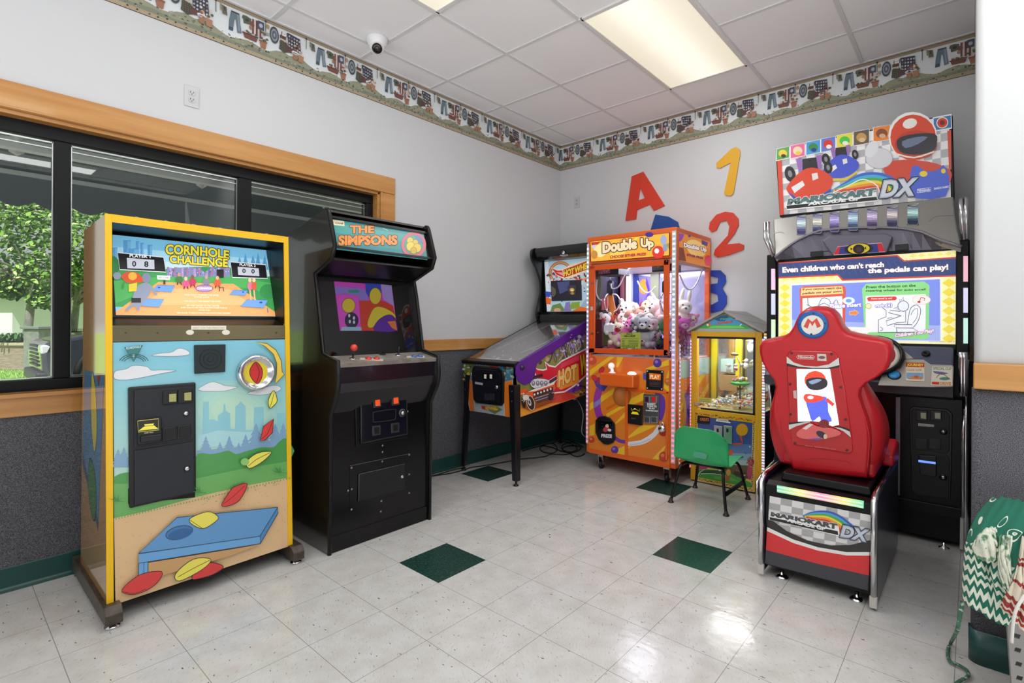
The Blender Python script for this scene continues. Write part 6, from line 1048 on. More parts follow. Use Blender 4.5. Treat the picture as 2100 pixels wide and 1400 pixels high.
# roof and pediment
RG = mat('roof_boards', 'a8a6a2', .7); ap = Vector((1.881, 0, 1.287)); m = M(); ez = 1.138
for sd in (-1, 1):
    e = Vector((1.881+sd*.278, 0, ez)); d = (e-ap).normalized(); n = Vector((-d.z*sd, 0, d.x*sd))
    q = [(ap.x, HY-.03, ap.z), (e.x, HY-.03, e.z), (e.x, HB+.01, e.z), (ap.x, HB+.01, ap.z)]; m = M(); m.slab(q, n, .014); r = m.build('roof_slope', RG, hc)
    if sd > 0:
        a = Art((ap.x, HY, ap.z+.0145), n); a.fn = lambda u, v, d=d, n=n: ap+Vector((0, HY-.03+v*(HB-HY+.04), 0))+d*u*.315+n*.014; a.fill('77757c', [(.02, .02), (.1, .02), (.24, .55), (.22, .62), (.42, .98), (.36, .99), (.16, .6)]); a.fill('77757c', [(.46, .02), (.54, .02), (.72, .6), (.9, .98), (.8, .98), (.6, .5)]); a.build('shingle_stripe', PRINT, r)
pd = M(); pd.prism([(1.881-.235, 1.142), (1.881+.235, 1.142), (1.881, 1.268)], 'y', HY-.004, HY+.02); pdo = pd.build('pediment', mat('pediment_grey', 'b8bab0', .5), hc)
a = Art((0, HY-.004, 0), Nn, (1400, 630, 11.667), lift=.0006); a.fill('4a9fd0', [(400, 500), (820, 250), (900, 200), (1060, 180), (1120, 230), (1280, 300), (1640, 500)]); a.fill('2c5a8a', [(760, 290), (900, 205), (1060, 182), (1110, 240), (1000, 330), (860, 330)]); a.fill('3faf4a', [(400, 505), (560, 420), (1480, 420), (1640, 515)]); a.fill('6fcf6a', [(700, 440), (1400, 440), (1500, 500), (600, 500)]); a.text('5fd0b8', "O' Jimmy's", (900, 318), (1110, 300), 56, bold=.03, ol='1c4a44', olb=.06); a.text('d8643c', 'JUNGLE', (810, 430), (1190, 378), 64, bold=.05, ol='4a2c5a', olb=.06); a.ell('c87a3c', 650, 410, 34, 42); a.fill('e8e8b0', [(575, 390), (630, 400), (620, 450), (580, 440)]); a.line('f4f4f0', 20, [(1370, 440), (1410, 400)]); a.build('pediment_art', printed('lit_marquee2', .3, emit=.15), pdo)
# LED edges
ledstrip(HX0-.010, HX0+.008, HY+.004, .1, 1.09, .0245, hc, .011, .012)
m = M(); m.box(HX1+.0, HX1+.02, HY-.002, HY+.01, .06, 1.1); lb = m.build('led_strip', mat('led_board', 'c9ccd4', .3), hc); m = M()
for k in range(52): m.col = [(.8, .95, 1), (1, .45, .55), (.7, .9, 1), (.9, .5, .95), (.75, 1, .95), (1, .5, .5)][k % 6]; m.box(HX1+.001, HX1+.019, HY-.004, HY-.001, .065+k*.02, .074+k*.02)
m.build('led', printed('led_soft', .3, emit=1.2), lb)
# inside: tray of candy, green turntable, solid stand-ins for the mirrored post and teal board
def iq(px, py, y, c=(1420, 690, 8.75)): return ony(c[0]+px/c[2], c[1]+py/c[2], y)
M().box(HX0+.03, HX1-.02, HY+.03, HB-.02, .555, .565).build('tray', mat('tray_cream', 'e0d8a0', .4), hc)
M().box(HX0+.02, HX1-.02, HB-.016, HB-.008, .56, 1.13).build('case_back', mat('case_mirror', 'c8ccc4', .04, .9), hc); M().box(HX0+.006, HX0+.01, HY+.04, HB-.04, .55, 1.14).build('side_glass', glass('case_glass', 'fbfbff', .8), hc)
p = iq(780, 300, -.1); q = iq(890, 300, -.1); M().box(p.x, q.x, -.11, -.07, .7, 1.11).build('column', YW2, hc, bevel=.002)  # solid stand-in for the yellow post reflected in the mirror back
p = iq(510, 400, -.12); q = iq(730, 640, -.12); M().box(p.x, q.x, -.12, -.06, q.z, p.z).build('teal_reflection', mat('teal_pale', 'a8c8bc', .5), hc); p = iq(500, 680, -.12); q = iq(800, 980, -.12); M().box(p.x, q.x, -.13, -.06, q.z, p.z).build('tan_shelf', mat('shelf_tan', 'a88a5c', .6), hc)  # the teal block is a mirrored reflection built as a solid
tc = iq(855, 835, -.3); tt = M().lathe(tc, (0, 0, 1), [(0, -.016), (.05, -.014), (.072, -.002), (.07, .006), (.05, .013), (0, .014)], 28).build('turntable', mat('green_disc', '3fae3c', .3), hc); m = M(); m.tube([tc-Vector((0, 0, .012)), Vector((tc.x, tc.y, .567))], .006, 8); m.build('pole', mat('pole_dark', '3a3f34', .5), tt); m = M(); m.tube([tc+Vector((0, 0, .014)), tc+Vector((0, 0, .14)), tc+Vector((-.02, -.01, .2))], .005, 8); m.ball(tc+Vector((.01, 0, .135)), .016, 10, 8); m.build('arm', mat('arm_grey', 'c8c8c4', .3, .5), tt); m = M(); m.ball(tc+Vector((-.035, -.02, .215)), Vector((.03, .015, .014)), 12, 8); m.build('scoop', mat('scoop_gold', 'b89a5a', .25, .9), tt)
def bird(px, py, y, s, c, lab, acc=None):
    p = iq(px, py, y); t = thing('toy_bird', lab, 'toy', p, 'toys in the crane game'); m = M(); m.ball(p, Vector((.55, .4, .7))*s, 12, 8); m.ball(p+Vector((.1*s, -.1*s, .95*s)), .4*s, 12, 8); m.build('body', mat('toy_'+c, c, .4), t); m = M(); m.ball(p+Vector((-.35*s, -.3*s, .9*s)), Vector((.25, .12, .1))*s, 8, 6); m.build('beak', mat('toy_beak', 'e08a2c', .4), t)
    if acc: m = M(); m.ball(p+Vector((0, -.12*s, -.1*s)), Vector((.5, .4, .35))*s, 12, 8); m.build('vest', mat('toy_'+acc, acc, .5), t)
bird(650, 590, -.32, .035, 'f0f0ea', 'white toy bird left of the green disc in the crane game'); bird(960, 520, -.2, .04, 'e8ecea', 'pale grey toy bird behind the green disc'); bird(1060, 200, -.2, .06, 'f6f6f6', 'large white toy bird at the upper right corner of the crane window'); bird(780, 570, -.22, .03, 'e6e2da', 'small toy bird in a red vest behind the green disc', 'b02430')
rc = random.Random(8); cand = ['f0e6c0', 'c8e8b8', 'e8c84a', 'd8d8f0', 'f0f0ea', 'e87a8a', 'a8c8e8', 'e0a83c']; cmat = [mat('candy_'+c, c, .3) for c in cand]
m = M()
for k in range(420):
    m.cur = rc.randrange(8); x, y = rc.uniform(HX0+.06, HX1-.07), rc.uniform(HY+.04, -.06); m.ball((x, y, .572+rc.uniform(0, .035)+.03*(x > 1.8)), Vector((rc.uniform(.008, .016), rc.uniform(.006, .012), rc.uniform(.006, .011))), 6, 4)
tag(m.build('candy', cmat), 'loose wrapped candy covering the tray of the yellow crane game', 'candy', kind='stuff')
m = M()
for k in range(34): m.cur = rc.randrange(8); t = rc.uniform(0, 6.28); r = rc.uniform(0, .055); m.ball(tc+Vector((r*cos(t), r*sin(t), .022+rc.uniform(0, .018))), rc.uniform(.007, .012), 6, 4)
tag(m.build('candy', cmat), 'small heap of candy on the green disc of the crane game', 'candy', kind='stuff')
sgn = M().slab([hq(x, y, (1420, 690, 8.75), -.0115) for x, y in ((110, 1095), (335, 1105), (330, 1185), (108, 1172))], (0, 1, 0), .001).build('notice', mat('notice_yellow', 'c8c05a', .5), hc); a = Art((0, HY+.0115, 0), Nn, (1420, 690, 8.75), lift=.0005); [a.line('6a6a34', 3, [(130, 1115+k*16), (310, 1122+k*16)]) for k in range(4)]; a.build('notice_text', PRINT, sgn)
M().slab([hq(x, y, (1420, 690, 8.75), .004) for x, y in ((45, 1170), (135, 1178), (130, 1240), (45, 1230))], Nn, .01).build('lock_block', STEEL, hc, bevel=.002)
ld = bpy.data.lights.new('crane_light', 'AREA'); ld.shape = 'RECTANGLE'; ld.size = .35; ld.size_y = .25; ld.energy = 5; ld.color = (1, .98, .9); lo = bpy.data.objects.new('crane_light', ld); C.objects.link(lo); lo.location = (0, -.02, 1.13); lo.parent = hc
# ------------------------------------------------------------------ green child's chair in front of it
ch = thing('child_chair', 'green plastic child chair with black tube legs', 'chair', (1.9, -.8, 0)); GP = mat('green_plastic', '2ab46c', .35, coat=.2)
Bz, Tz = .29, .525
def shell(u, v):
    """u across 0..1, v from the front lip of the seat (0) up to the top of the back (1)"""
    x = 1.905+(u-.5)*2*(.165+.02*min(1, v*2)-.02*max(0, v-.8)*5); e = abs(u-.5)*2
    P = [(-.62, .262), (-.66, .285), (-.78, .278), (-.89, .268), (-.955, .29), (-.985, .345), (-1.005, .43), (-1.02, .50), (-1.03, .528)]
    f = v*(len(P)-1); i = min(int(f), len(P)-2); t = f-i; g = lambda k: P[max(0, min(k, len(P)-1))]
    cr = [.5*((2*g(i)[q])+(g(i+1)[q]-g(i-1)[q])*t+(2*g(i-1)[q]-5*g(i)[q]+4*g(i+1)[q]-g(i+2)[q])*t*t+(3*g(i)[q]-g(i-1)[q]-3*g(i+1)[q]+g(i+2)[q])*t**3) for q in (0, 1)]
    y, z = cr
    if v > .5: y += .05*e**2*min(1, (v-.5)*4); z -= .075*e**5*max(0, (v-.7)/.3)
    else: z += .022*e**2*(1-v)
    return Vector((x, y, z))
M().grid(shell, 14, 28).build('seat_shell', GP, ch, solid=.007, sub=1)
M().slab([ony(x, y, -.985)+Vector((0, -(931-y)*.0006, 0)) for x, y in ((1424, 926), (1427, 924), (1447, 928), (1451, 931), (1451, 938), (1448, 941), (1426, 937), (1423, 934))], (0, -1, 0), .012).build('pale_label', mat('pale_green_label', '5cb592', .5), ch)
tb = .0095
for sd in (-1, 1):
    X = 1.905+sd*.13
    m = M(); m.tube(catmull([(X+sd*.055, -1.005, .008), (X+sd*.03, -.975, .15), (X+sd*.012, -.94, .245), (X-sd*.01, -.85, .258), (X-sd*.01, -.72, .262), (X+sd*.012, -.655, .24), (X+sd*.035, -.62, .12), (X+sd*.058, -.6, .008)], 6, closed=False), tb, 10); m.build('leg', BLACK, ch)
    for y in (-1.005, -.6): x = X+sd*(.055 if y < -.8 else .058); M().lathe((x, y, 0), (0, 0, 1), [(.019, 0), (.02, .005), (.015, .011), (.012, .02), (.012, .028)], 14).build('foot_cap', mat('foot_brown', '4a3c34', .4, .4), ch)
m = M(); m.tube([(1.78, -.88, .255), (2.03, -.88, .255)], tb, 8); m.tube([(1.78, -.70, .258), (2.03, -.70, .258)], tb, 8); m.build('cross_bar', BLACK, ch); m = M(); m.hexa([(2.065, -.975, .105), (2.075, -.975, .105), (2.075, -.625, .105), (2.065, -.625, .105)], [(2.06, -.97, .128), (2.07, -.97, .128), (2.07, -.63, .128), (2.06, -.63, .128)]); m.build('side_brace', BLACK, ch)
# ------------------------------------------------------------------ kart racing cabinet against the back wall (faces -y)
KX0, KX1, KF = 2.245, 3.235, -.67; KBLK = mat('kart_black', '060608', .32, spec=.3); SILV = mat('silver_shell', 'a3a19b', .35, .35); DKS = mat('dark_shell', '6d6a78', .35, .35); NAV2 = mat('kart_navy', '14142c', .3, coat=.3)
kc = thing('racing_cabinet', 'large kart racing arcade cabinet with lit screen and tall sign against the back wall', 'arcade machine', (2.72, -.4, 0)); NY = (0, -1, 0)
for x0, x1 in ((KX0-.025, KX0), (KX1-.01, KX1+.012)):
    pr = [(-.1, 0.02), (-.70, .02), (-.70, 1.02), (-.62, 1.08), (-.62, 1.66), (-.1, 1.66)]
    if x0 < 2.3: pr = [(-.1, .02), (-.86, .03), (-.86, .21), (-.72, .235), (-.50, .26), (-.42, .34), (-.44, .47), (-.55, .60), (-.62, .8), (-.62, 1.66), (-.1, 1.66)]
    sp = M().prism(pr, 'x', x0, x1).build('side_panel', NAV2, kc, bevel=.004); m = M(); m.tube([((x0+x1)/2, y, z) for y, z in pr[1:9 if x0 < 2.3 else 3]], .012, 8); m.build('chrome_edge', mat('chrome_trim', 'dcdcde', .15, 1), sp)
M().box(2.255, 2.30, -.86, -.1, .03, .19).build('left_rail', KBLK, kc, bevel=.006)
M().box(KX0, KX1-.01, -.55, -.08, .03, 1.66).build('body', KBLK, kc)
# screen with bezel and light bars
m = M(); m.box(KX0, KX1-.01, -.62, -.56, 1.06, 1.66); bzo = m.build('screen_bezel', KBLK, kc, bevel=.004)
S = (0, -.621, 0); a = Art(S, NY, (1560, 500, 4.1178), lift=.001)
a.fill('f2ecb4', [(152, 158), (1658, 52), (1655, 848), (150, 820)])
for sx_ in (205, 1590):
    for k in range(7):
        y = 370+k*66 if sx_ < 500 else 330+k*78; h = 33 if sx_ < 500 else 39; w = 46 if sx_ < 500 else 60; a.fill('ecd74e', [(sx_, y-h), (sx_+w, y), (sx_, y+h), (sx_-w, y)])
for k in range(6): x = 1250+k*75; a.fill('ecdf80', [(x, 105-k*5), (x+36, 85-k*5), (x+72, 100-k*5), (x+36, 120-k*5)]); x = 170+k*78; a.fill('ecd96a', [(x, 300-k*4), (x+38, 285-k*4), (x+76, 296-k*4), (x+38, 312-k*4)]) if k < 6 else 0
a.fill('c8463a', [(152, 158), (1155, 92), (1215, 140), (1658, 108), (1656, 275), (690, 312), (650, 268), (152, 292)]); a.fill('3a4a7c', [(153, 168), (1150, 104), (1210, 152), (1657, 120), (1656, 262), (700, 298), (655, 255), (153, 280)])
for k in range(28): x = 170+k*53; a.line('46588c', 5, [(x, 175-k*2), (x+60, 270-k*1)]) if x < 1560 else 0
a.text('ffffff', "Even children who can't reach", (185, 245), (1042, 196), (50, 46), bold=.04, ol='6a4a5a', olb=.08); a.text('ffffff', 'the pedals can play!', (905, 262), (1585, 232), (56, 62), bold=.04, ol='6a4a5a', olb=.08)
def rr(c, pts, **k): a.fill(c, pts, **k)
a.fill('dfe6f8', [(258, 345), (290, 335), (1500, 286), (1524, 300), (1526, 815), (1500, 830), (262, 800)]); a.fill('7f92ea', [(266, 350), (1514, 298), (1516, 700), (266, 700)]); a.fill('a4b4f0', [(266, 640), (1516, 690), (1516, 818), (266, 790)])
a.fill('d85a44', [(330, 380), (360, 358), (690, 345), (720, 370), (715, 690), (340, 690)]); a.fill('eecc8a', [(345, 372), (690, 356), (700, 420), (340, 440)]); a.fill('e4e8f6', [(355, 460), (690, 440), (695, 680), (355, 690)])
a.text('6a3a2c', 'If you cannot reach the', (355, 398), (685, 384), 22, bold=.03); a.text('6a3a2c', 'pedals on your own', (355, 432), (685, 414), 24, bold=.03)
a.fill('8fdc8c', [(858, 380), (890, 338), (1380, 318), (1425, 350), (1420, 790), (1380, 805), (880, 790)]); a.fill('eef2fb', [(888, 440), (1395, 425), (1392, 740), (888, 745)]); a.text('3a5a3c', 'Press the button on the', (890, 378), (1310, 362), 24, bold=.03); a.text('3a5a3c', 'steering wheel for auto accel!', (888, 410), (1395, 398), 24, bold=.03)
a.fill('d8403a', [(897, 460), (915, 448), (1140, 443), (1152, 458), (1140, 476), (912, 484)]); a.text('f8e8e8', 'Auto-accel is on!', (932, 470), (1110, 466), 15, bold=.02)
L_ = '3c4656'
a.line(L_, 5, [(995, 748), (995, 640), (1060, 615), (1060, 560), (1030, 540)]); a.line(L_, 5, [(1130, 700), (1130, 680), (1280, 682), (1280, 710), (1140, 708)]); a.line(L_, 5, [(1150, 745), (1150, 712)]); a.line(L_, 5, [(1280, 708), (1340, 745), (995, 748)]); a.line(L_, 5, [(1240, 680), (1250, 610), (1270, 540), (1320, 515), (1352, 560), (1330, 650), (1290, 705)], smooth=3); a.line(L_, 4, [(1270, 600), (1290, 560), (1325, 545), (1320, 620), (1285, 670)], smooth=3)
a.ell('e4ecfa', 1205, 525, 46, 44, outline=L_, w=5); a.line(L_, 4, [(1180, 490), (1170, 465), (1190, 475), (1205, 450), (1210, 480)]); a.line(L_, 5, [(1225, 570), (1225, 660), (1150, 665), (1070, 690), (1060, 650), (1150, 620), (1190, 605)]); a.line(L_, 5, [(1180, 570), (1100, 560), (1080, 580), (1180, 605)]); a.line(L_, 4, [(1165, 530), (1120, 545), (1165, 552)]); a.line(L_, 4, [(1070, 630), (1110, 620)]); a.line(L_, 4, [(1010, 700), (1035, 720), (1010, 735)], smooth=3)
a.ell('f6ece8', 1358, 472, 78, 40, outline='c89a94', w=3); a.line('b83a3a', 7, [(1340, 490), (1355, 452), (1388, 460), (1380, 480)]); a.ell('b83a3a', 1338, 490, 14, 9); a.line(L_, 4, [(400, 455), (410, 520), (480, 530), (520, 460), (580, 470), (600, 520), (640, 470), (660, 520)], smooth=3); a.line(L_, 4, [(390, 510), (460, 540), (540, 500), (620, 560)], smooth=3)
a.text('f6f2ff', 'Please insert', (585, 545), (852, 530), 38, bold=.04, ol='6a62b8', olb=.09); a.text('f6f2ff', 'coin(s)', (968, 545), (1112, 535), 36, bold=.04, ol='6a62b8', olb=.09); a.ell('f0e6b8', 912, 525, 26, 22, outline='6a5a3a', w=3); a.ell('e4f0fa', 745, 480, 52, 30); a.ell('6aa8d8', 745, 480, 26, 16)
a.fill('e88a3c', [(750, 572), (790, 568), (790, 556), (832, 580), (796, 608), (792, 596), (754, 600)], 0, 'f4e0c8', 3); a.fill('f4f2ee', [(680, 700), (860, 705), (945, 706), (912, 745), (890, 780), (720, 780)]); a.text('b84a3a', 'so small, I', (740, 740), (815, 742), 15); a.text('b84a3a', 'am reassured!', (760, 772), (888, 772), 17)
a.text('f6f2fa', 'Children Too Play!', (1135, 798), (1462, 755), 40, bold=.04, ol='a85a9a', olb=.1); a.text('6a6a70', '(C) COPYRIGHT  GAME', (1420, 832), (1640, 830), 12)
a.build('screen_picture', printed('bright_screen', .2, emit=.72), bzo)
HOLO = printed('holo_light', .2, emit=.6)
for px0, px1, rows in ((1581.5, 1588.5, ((551, 594, 'f4c8e8'), (602, 645, 'd0d8fc'), (655, 697, 'd8fcd0'))), (1975.5, 1985, ((525, 577, 'f8c0d0'), (590, 641, 'e0e0fc'), (652, 704, 'd0fcec')))):
    for y0, y1, c in rows: a = Art((0, -.66, 0), NY, lift=0); a.fill(c, [(px0, y0), (px1, y0-(0 if px0 < 1700 else 0)), (px1, y1), (px0, y1)]); v = [p for p in a.v]; m = M(); m.col = lin(c); m.slab(v, (0, 1, 0), .02); m.build('light_bar', HOLO, kc)
for x0, x1 in ((KX0-.025, KX0+.03), (KX1-.045, KX1+.012)): M().box(x0, x1, -.645, -.55, 1.03, 1.66).build('side_column', KBLK, kc, bevel=.006)
# silver hood
hp0, hn = Vector((0, -.5, 1.905)), Vector((0, -.155, .12)).normalized(); cH = (1560, 220, 4.3756)
def hoodp(x, y, d=0): return on(cH[0]+x/cH[2], cH[1]+y/cH[2], hp0, hn)+hn*d
top = [(110, 1002), (300, 975), (700, 925), (1100, 875), (1450, 832), (1730, 797)]; lip = [(128, 1345), (225, 1262), (330, 1192), (500, 1112), (700, 1090), (900, 1080), (1100, 1080), (1300, 1090), (1450, 1122), (1600, 1190), (1800, 1250)]; right = [(1735, 870), (1748, 980)]
m = M(); o = [hoodp(*p) for p in top+right]+[hoodp(*p) for p in reversed(lip)]; m.slab(o, -hn, .05); hood = m.build('hood', SILV, kc, bevel=.008)
bot = [(132, 1372), (350, 1352), (650, 1330), (900, 1300), (1150, 1290), (1500, 1278), (1800, 1262)]
def lerp_poly(P, n):
    d = [0]; 
    for p, q in zip(P, P[1:]): d.append(d[-1]+sqrt((p[0]-q[0])**2+(p[1]-q[1])**2))
    R = []
    for k in range(n): 
        t = d[-1]*k/(n-1); i = max(j for j in range(len(d)-1) if d[j] <= t+1e-9); f = (t-d[i])/(d[i+1]-d[i]); R.append((P[i][0]+(P[i+1][0]-P[i][0])*f, P[i][1]+(P[i+1][1]-P[i][1])*f))
    return R
U = [hoodp(*p, -.01) for p in lerp_poly(lip, 20)]; W2 = [ony(cH[0]+p[0]/cH[2], cH[1]+p[1]/cH[2], -.625) for p in lerp_poly(bot, 20)]
m = M(); k = m.add(U+W2); [m.face((k+i, k+i+1, k+21+i, k+20+i)) for i in range(19)]; m.build('visor', DKS, kc, solid=.006)
m = M(); m.tube([v+hn*.012 for v in U], .008, 8); m.build('visor_rim', mat('visor_rim', '8d8a92', .3, .4), kc)
for cen, c1, c2 in ((365, '3a3a6a', 'd8f0e8'), (508, '2a3060', 'f0ecd0'), (662, '3c3060', 'c0b0f0'), (828, '243a6a', 'd0f0fc'), (1000, '3a2c58', 'e8d0f4'), (1180, '2c2c50', 'fce8e0'), (1365, '1c2c40', 'c8fcec')):
    w = 38+cen*.009; t = 1013-cen*.1; b_ = t+165+cen*.012; a = Art(hp0, hn, cH, lift=.001)
    for r in range(9):
        f = r/9; mix = max(0, 1-abs(f-.35)*2.6); c = '%02x%02x%02x' % tuple(int(int(c1[i:i+2], 16)+(int(c2[i:i+2], 16)-int(c1[i:i+2], 16))*mix) for i in (0, 2, 4)); a.rect(c, cen-w, t+(b_-t)*f, cen+w, t+(b_-t)*(f+.115))
    for r in range(13): a.line('303048' if r > 5 else 'e8ecf4', 2, [(cen-w, t+r*13), (cen+w, t+r*13-10)])
    a.line('88868a', 5, [(cen-w, t), (cen+w, t-6), (cen+w, b_-20), (cen+w-14, b_), (cen-w+14, b_), (cen-w, b_-20)], True); a.build('holo_panel', printed('holo_dim', .15, emit=.35, coat=.6), hood)
a = Art(hp0, hn, cH, lift=.0008); a.line('7c7a76', 5, [(115, 1130), (180, 1118), (210, 1130)]); a.line('7c7a76', 5, [(1510, 1028), (1560, 985), (1620, 975), (1740, 972)], smooth=3); a.build('panel_seam', PRINT, hood)
m = M(); cp_ = [ony(cH[0]+x/cH[2], cH[1]+y/cH[2], -.66) for x, y in ((550, 1200), (620, 1150), (1120, 1130), (1185, 1160), (1130, 1300), (640, 1325))]; m.slab(cp_, (0, 1, 0), .03); ce = m.build('emblem_housing', DKS, kc, bevel=.006)
a = Art((0, -.661, 0), NY, cH, lift=.001); a.fill('d82434', [(655, 1325), (690, 1250), (1085, 1215), (1118, 1295)], 0, 'c8c8cc', 5); a.fill('2c3a8a', [(700, 1318), (715, 1252), (1045, 1222), (1060, 1300)]); a.ell('1c1a18', 880, 1270, 130, 50, -.06); a.ell('e8cc2c', 880, 1268, 98, 46, -.06); a.ell('1c1a1c', 880, 1272, 52, 42); a.ell('4a2c2c', 880, 1275, 26, 22); a.fill('1c1a18', [(805, 1258), (825, 1268), (808, 1284)]); a.fill('1c1a18', [(945, 1250), (928, 1264), (948, 1276)]); a.build('emblem', printed('emblem_print', .2, emit=.1), ce)
for x0, x1, y0, y1 in ((445, 555, 1295, 1338), (1205, 1325, 1232, 1280)): m = M(); m.slab([ony(cH[0]+x/cH[2], cH[1]+y/cH[2], -.655) for x, y in ((x0, y0), (x1, y0-10), (x1, y1-6), (x0, y1))], (0, 1, 0), .02); m.build('vent', BLACK, kc)
CT = mat('chrome_trim', 'dcdcde', .15, 1)
for L in ([(1569, 456), (1568.5, 488), (1586, 526)], [(1575.5, 455), (1575.5, 487), (1589, 520)], [(1971, 407), (1972, 440), (1976, 492)], [(1981, 404), (1982, 440), (1982, 490)]): m = M(); m.tube([ony(*p, -.66) for p in L], .011, 10); m.build('exhaust_pipe', CT, kc)
# tall sign
cS = cH; SY0 = -.42; ol = [(132, 372), (1700, 58), (1722, 75), (1740, 800), (1735, 820), (170, 985)]
m = M(); m.slab([ony(cS[0]+x/cS[2], cS[1]+y/cS[2], SY0) for x, y in ol], (0, 1, 0), .06); sg = m.build('sign', KBLK, kc, bevel=.004)
a = Art((0, SY0, 0), NY, cS, lift=.001)
a.fill('f2f0f0', [(150, 380), (1690, 72), (1706, 810), (185, 965)])
for r in range(9):
    for q in range(20):
        if (r+q) % 2 == 0:
            f = lambda u, v: ((185+(1690-185)*u), (475+(150-475)*u)+(960-475+(810-150-485)*u)*v); a.fill('b6b6bc', [f(q/20, r/9), f((q+1)/20, r/9), f((q+1)/20, (r+1)/9), f(q/20, (r+1)/9)])
a.fill('d8482c', [(150, 480), (188, 474), (212, 965), (175, 970)]); a.fill('d8482c', [(1675, 215), (1708, 205), (1712, 560), (1690, 560)])
for k, c in enumerate(('5aa04a', 'e86a9a', '4a9ad8', '6a7ac8', 'e8dc4a', '6a5a4a', 'e8883c')):
    x = (145, 272, 412, 546, 688, 838, 1014)[k]; w = (112, 124, 124, 124, 136, 136, 148)[k]; y = (378, 348, 318, 288, 256, 224, 186)[k]; h = (100, 112, 112, 116, 116, 122, 128)[k]; a.fill('f4f4f4', [(x-5, y-3), (x+w+5, y-28), (x+w+5, y+h-22), (x-5, y+h+8)]); a.fill(c, [(x, y), (x+w, y-25), (x+w, y+h-25), (x, y+h)]); a.ell(('e8c83c', 'f0d8b0', '3a8a4a', 'd83a2c', '4ac84a', 'c89a5a', '8a4a2c')[k], x+w/2, y+h/2-12, w*.34, h*.34); a.ell(('3a3424', 'e8c84a', '2c3a8a', 'f2f0ee', 'f0f0ea', 'e0c08a', 'e0b08a')[k], x+w/2+6, y+h/2+10, w*.2, h*.16)
a.fill('f4f4f4', [(1545, 95), (1712, 62), (1716, 195), (1550, 222)]); a.fill('3a78b8', [(1552, 105), (1705, 75), (1708, 185), (1556, 212)]); a.ell('d83c24', 1630, 142, 50, 46, -.5, outline='f0e8d8', w=8); a.ell('7a1c14', 1630, 142, 24, 22)
# karts on the sign (no drivers)
def kart(x, y, s, c, c2):
    q = lambda P: [(x+u*s, y+v*s) for u, v in P]
    for u, v, r in ((-170, -40, 62), (165, -95, 50), (-120, 70, 60), (150, 20, 56)): a.ell('232024', x+u*s, y+v*s, r*s*.75, r*s*1.1, -.2); a.ell('8a8a90', x+u*s, y+v*s, r*s*.3, r*s*.5, -.2)
    a.fill('9a70b8', q([(-120, -170), (-70, -180), (-50, -60), (-90, -50)])); a.fill('9a70b8', q([(60, -200), (110, -205), (100, -90), (60, -80)]))
    a.fill('2c2a30', q([(-60, -170), (60, -185), (80, -60), (-60, -40)])); a.fill(c, q([(-190, 60), (-60, -70), (60, -90), (200, -10), (180, 90), (40, 170), (-120, 180), (-190, 120)]), 3); a.fill(c2, q([(-190, 110), (-100, 180), (60, 175), (190, 90), (190, 120), (60, 205), (-120, 210)]), 0); a.fill('f0ecec', q([(-160, 80), (-60, 20), (-40, 60), (-130, 130)])); a.fill('e8e4e4', q([(20, -40), (70, -50), (80, 0), (30, 20)]))
kart(720, 500, .78, '4a5ad0', 'e0c83c'); kart(440, 640, 1.02, 'e0482c', '3a5ab8')
# plain figure in a red round helmet and blue overalls in place of the printed mascot
a.ell('f4f2f2', 1365, 260, 218, 215); a.fill('d8452c', [(1100, 560), (1200, 480), (1500, 490), (1690, 560), (1710, 640), (1640, 700), (1250, 700)], 3); a.fill('4a66d8', [(1360, 540), (1420, 530), (1480, 580), (1600, 560), (1640, 520), (1690, 620), (1660, 800), (1380, 815), (1340, 680)], 2); a.ell('f0d83c', 1462, 600, 36, 26); a.ell('f0d83c', 1640, 575, 20, 22)
a.ell('dc482a', 1370, 275, 205, 205); a.ell('c23a20', 1395, 340, 190, 130); a.fill('2a2630', [(1225, 300), (1330, 250), (1560, 240), (1580, 330), (1540, 400), (1380, 430), (1250, 400)], 3); a.fill('6a7a94', [(1270, 310), (1400, 270), (1500, 270), (1420, 330), (1300, 370)], 2); a.ell('f2efe8', 1340, 150, 66, 44, -.3); a.line('f4e8d8', 14, [(1215, 420), (1380, 455), (1560, 400)], smooth=3)
a.ell('d9d9de', 1065, 460, 120, 92, outline='b0b0b8', w=4); a.ell('e6e6ea', 1000, 380, 52, 80, .5)
for k, c in enumerate(('3a6ad0', '4ab0e0', '4ab04a', 'f0d83c', 'f09a3c', 'e0482c')): a.line(c, 27, [(640+k*6, 762-k*2), (760+k*4, 690+k*12), (900, 612+k*24), (1050-k*6, 600+k*24), (1180-k*16, 640+k*22), (1260-k*30, 720+k*12)], smooth=5)
a.line('f4f4f6', 10, [(650, 770), (800, 700), (920, 650), (1040, 700), (1070, 780)], smooth=4)
a.fill('f4f4f4', [(228, 845), (1040, 765), (1050, 845), (240, 925)]); a.fill('16181c', [(236, 885), (1040, 805), (1050, 835), (240, 915)])
a.text('5a7a7c', 'MARIOKART', (240, 880), (1035, 795), (58, 72), bold=.07, sp=.95, ol='f4f6f6', olb=.07, shear=.15); a.text('f4f4f4', 'ARCADE GP', (425, 885), (900, 836), 30, bold=.05, shear=.1)
a.text('b0bccc', 'DX', (1065, 820), (1380, 800), (165, 170), bold=.06, ol='16203c', olb=.06, shear=.25); a.text('d8e0ea', 'DX', (1078, 808), (1374, 790), (142, 148), bold=.04, shear=.25)
a.text('f4f4f6', 'Nintendo', (1410, 764), (1525, 752), 26, bold=.03); a.line('f4f4f6', 4, [(1405, 770), (1530, 757), (1530, 725), (1405, 738)], True); a.text('f4f4f6', 'BANDAI NAMCO', (1558, 744), (1700, 724), 20, bold=.03)
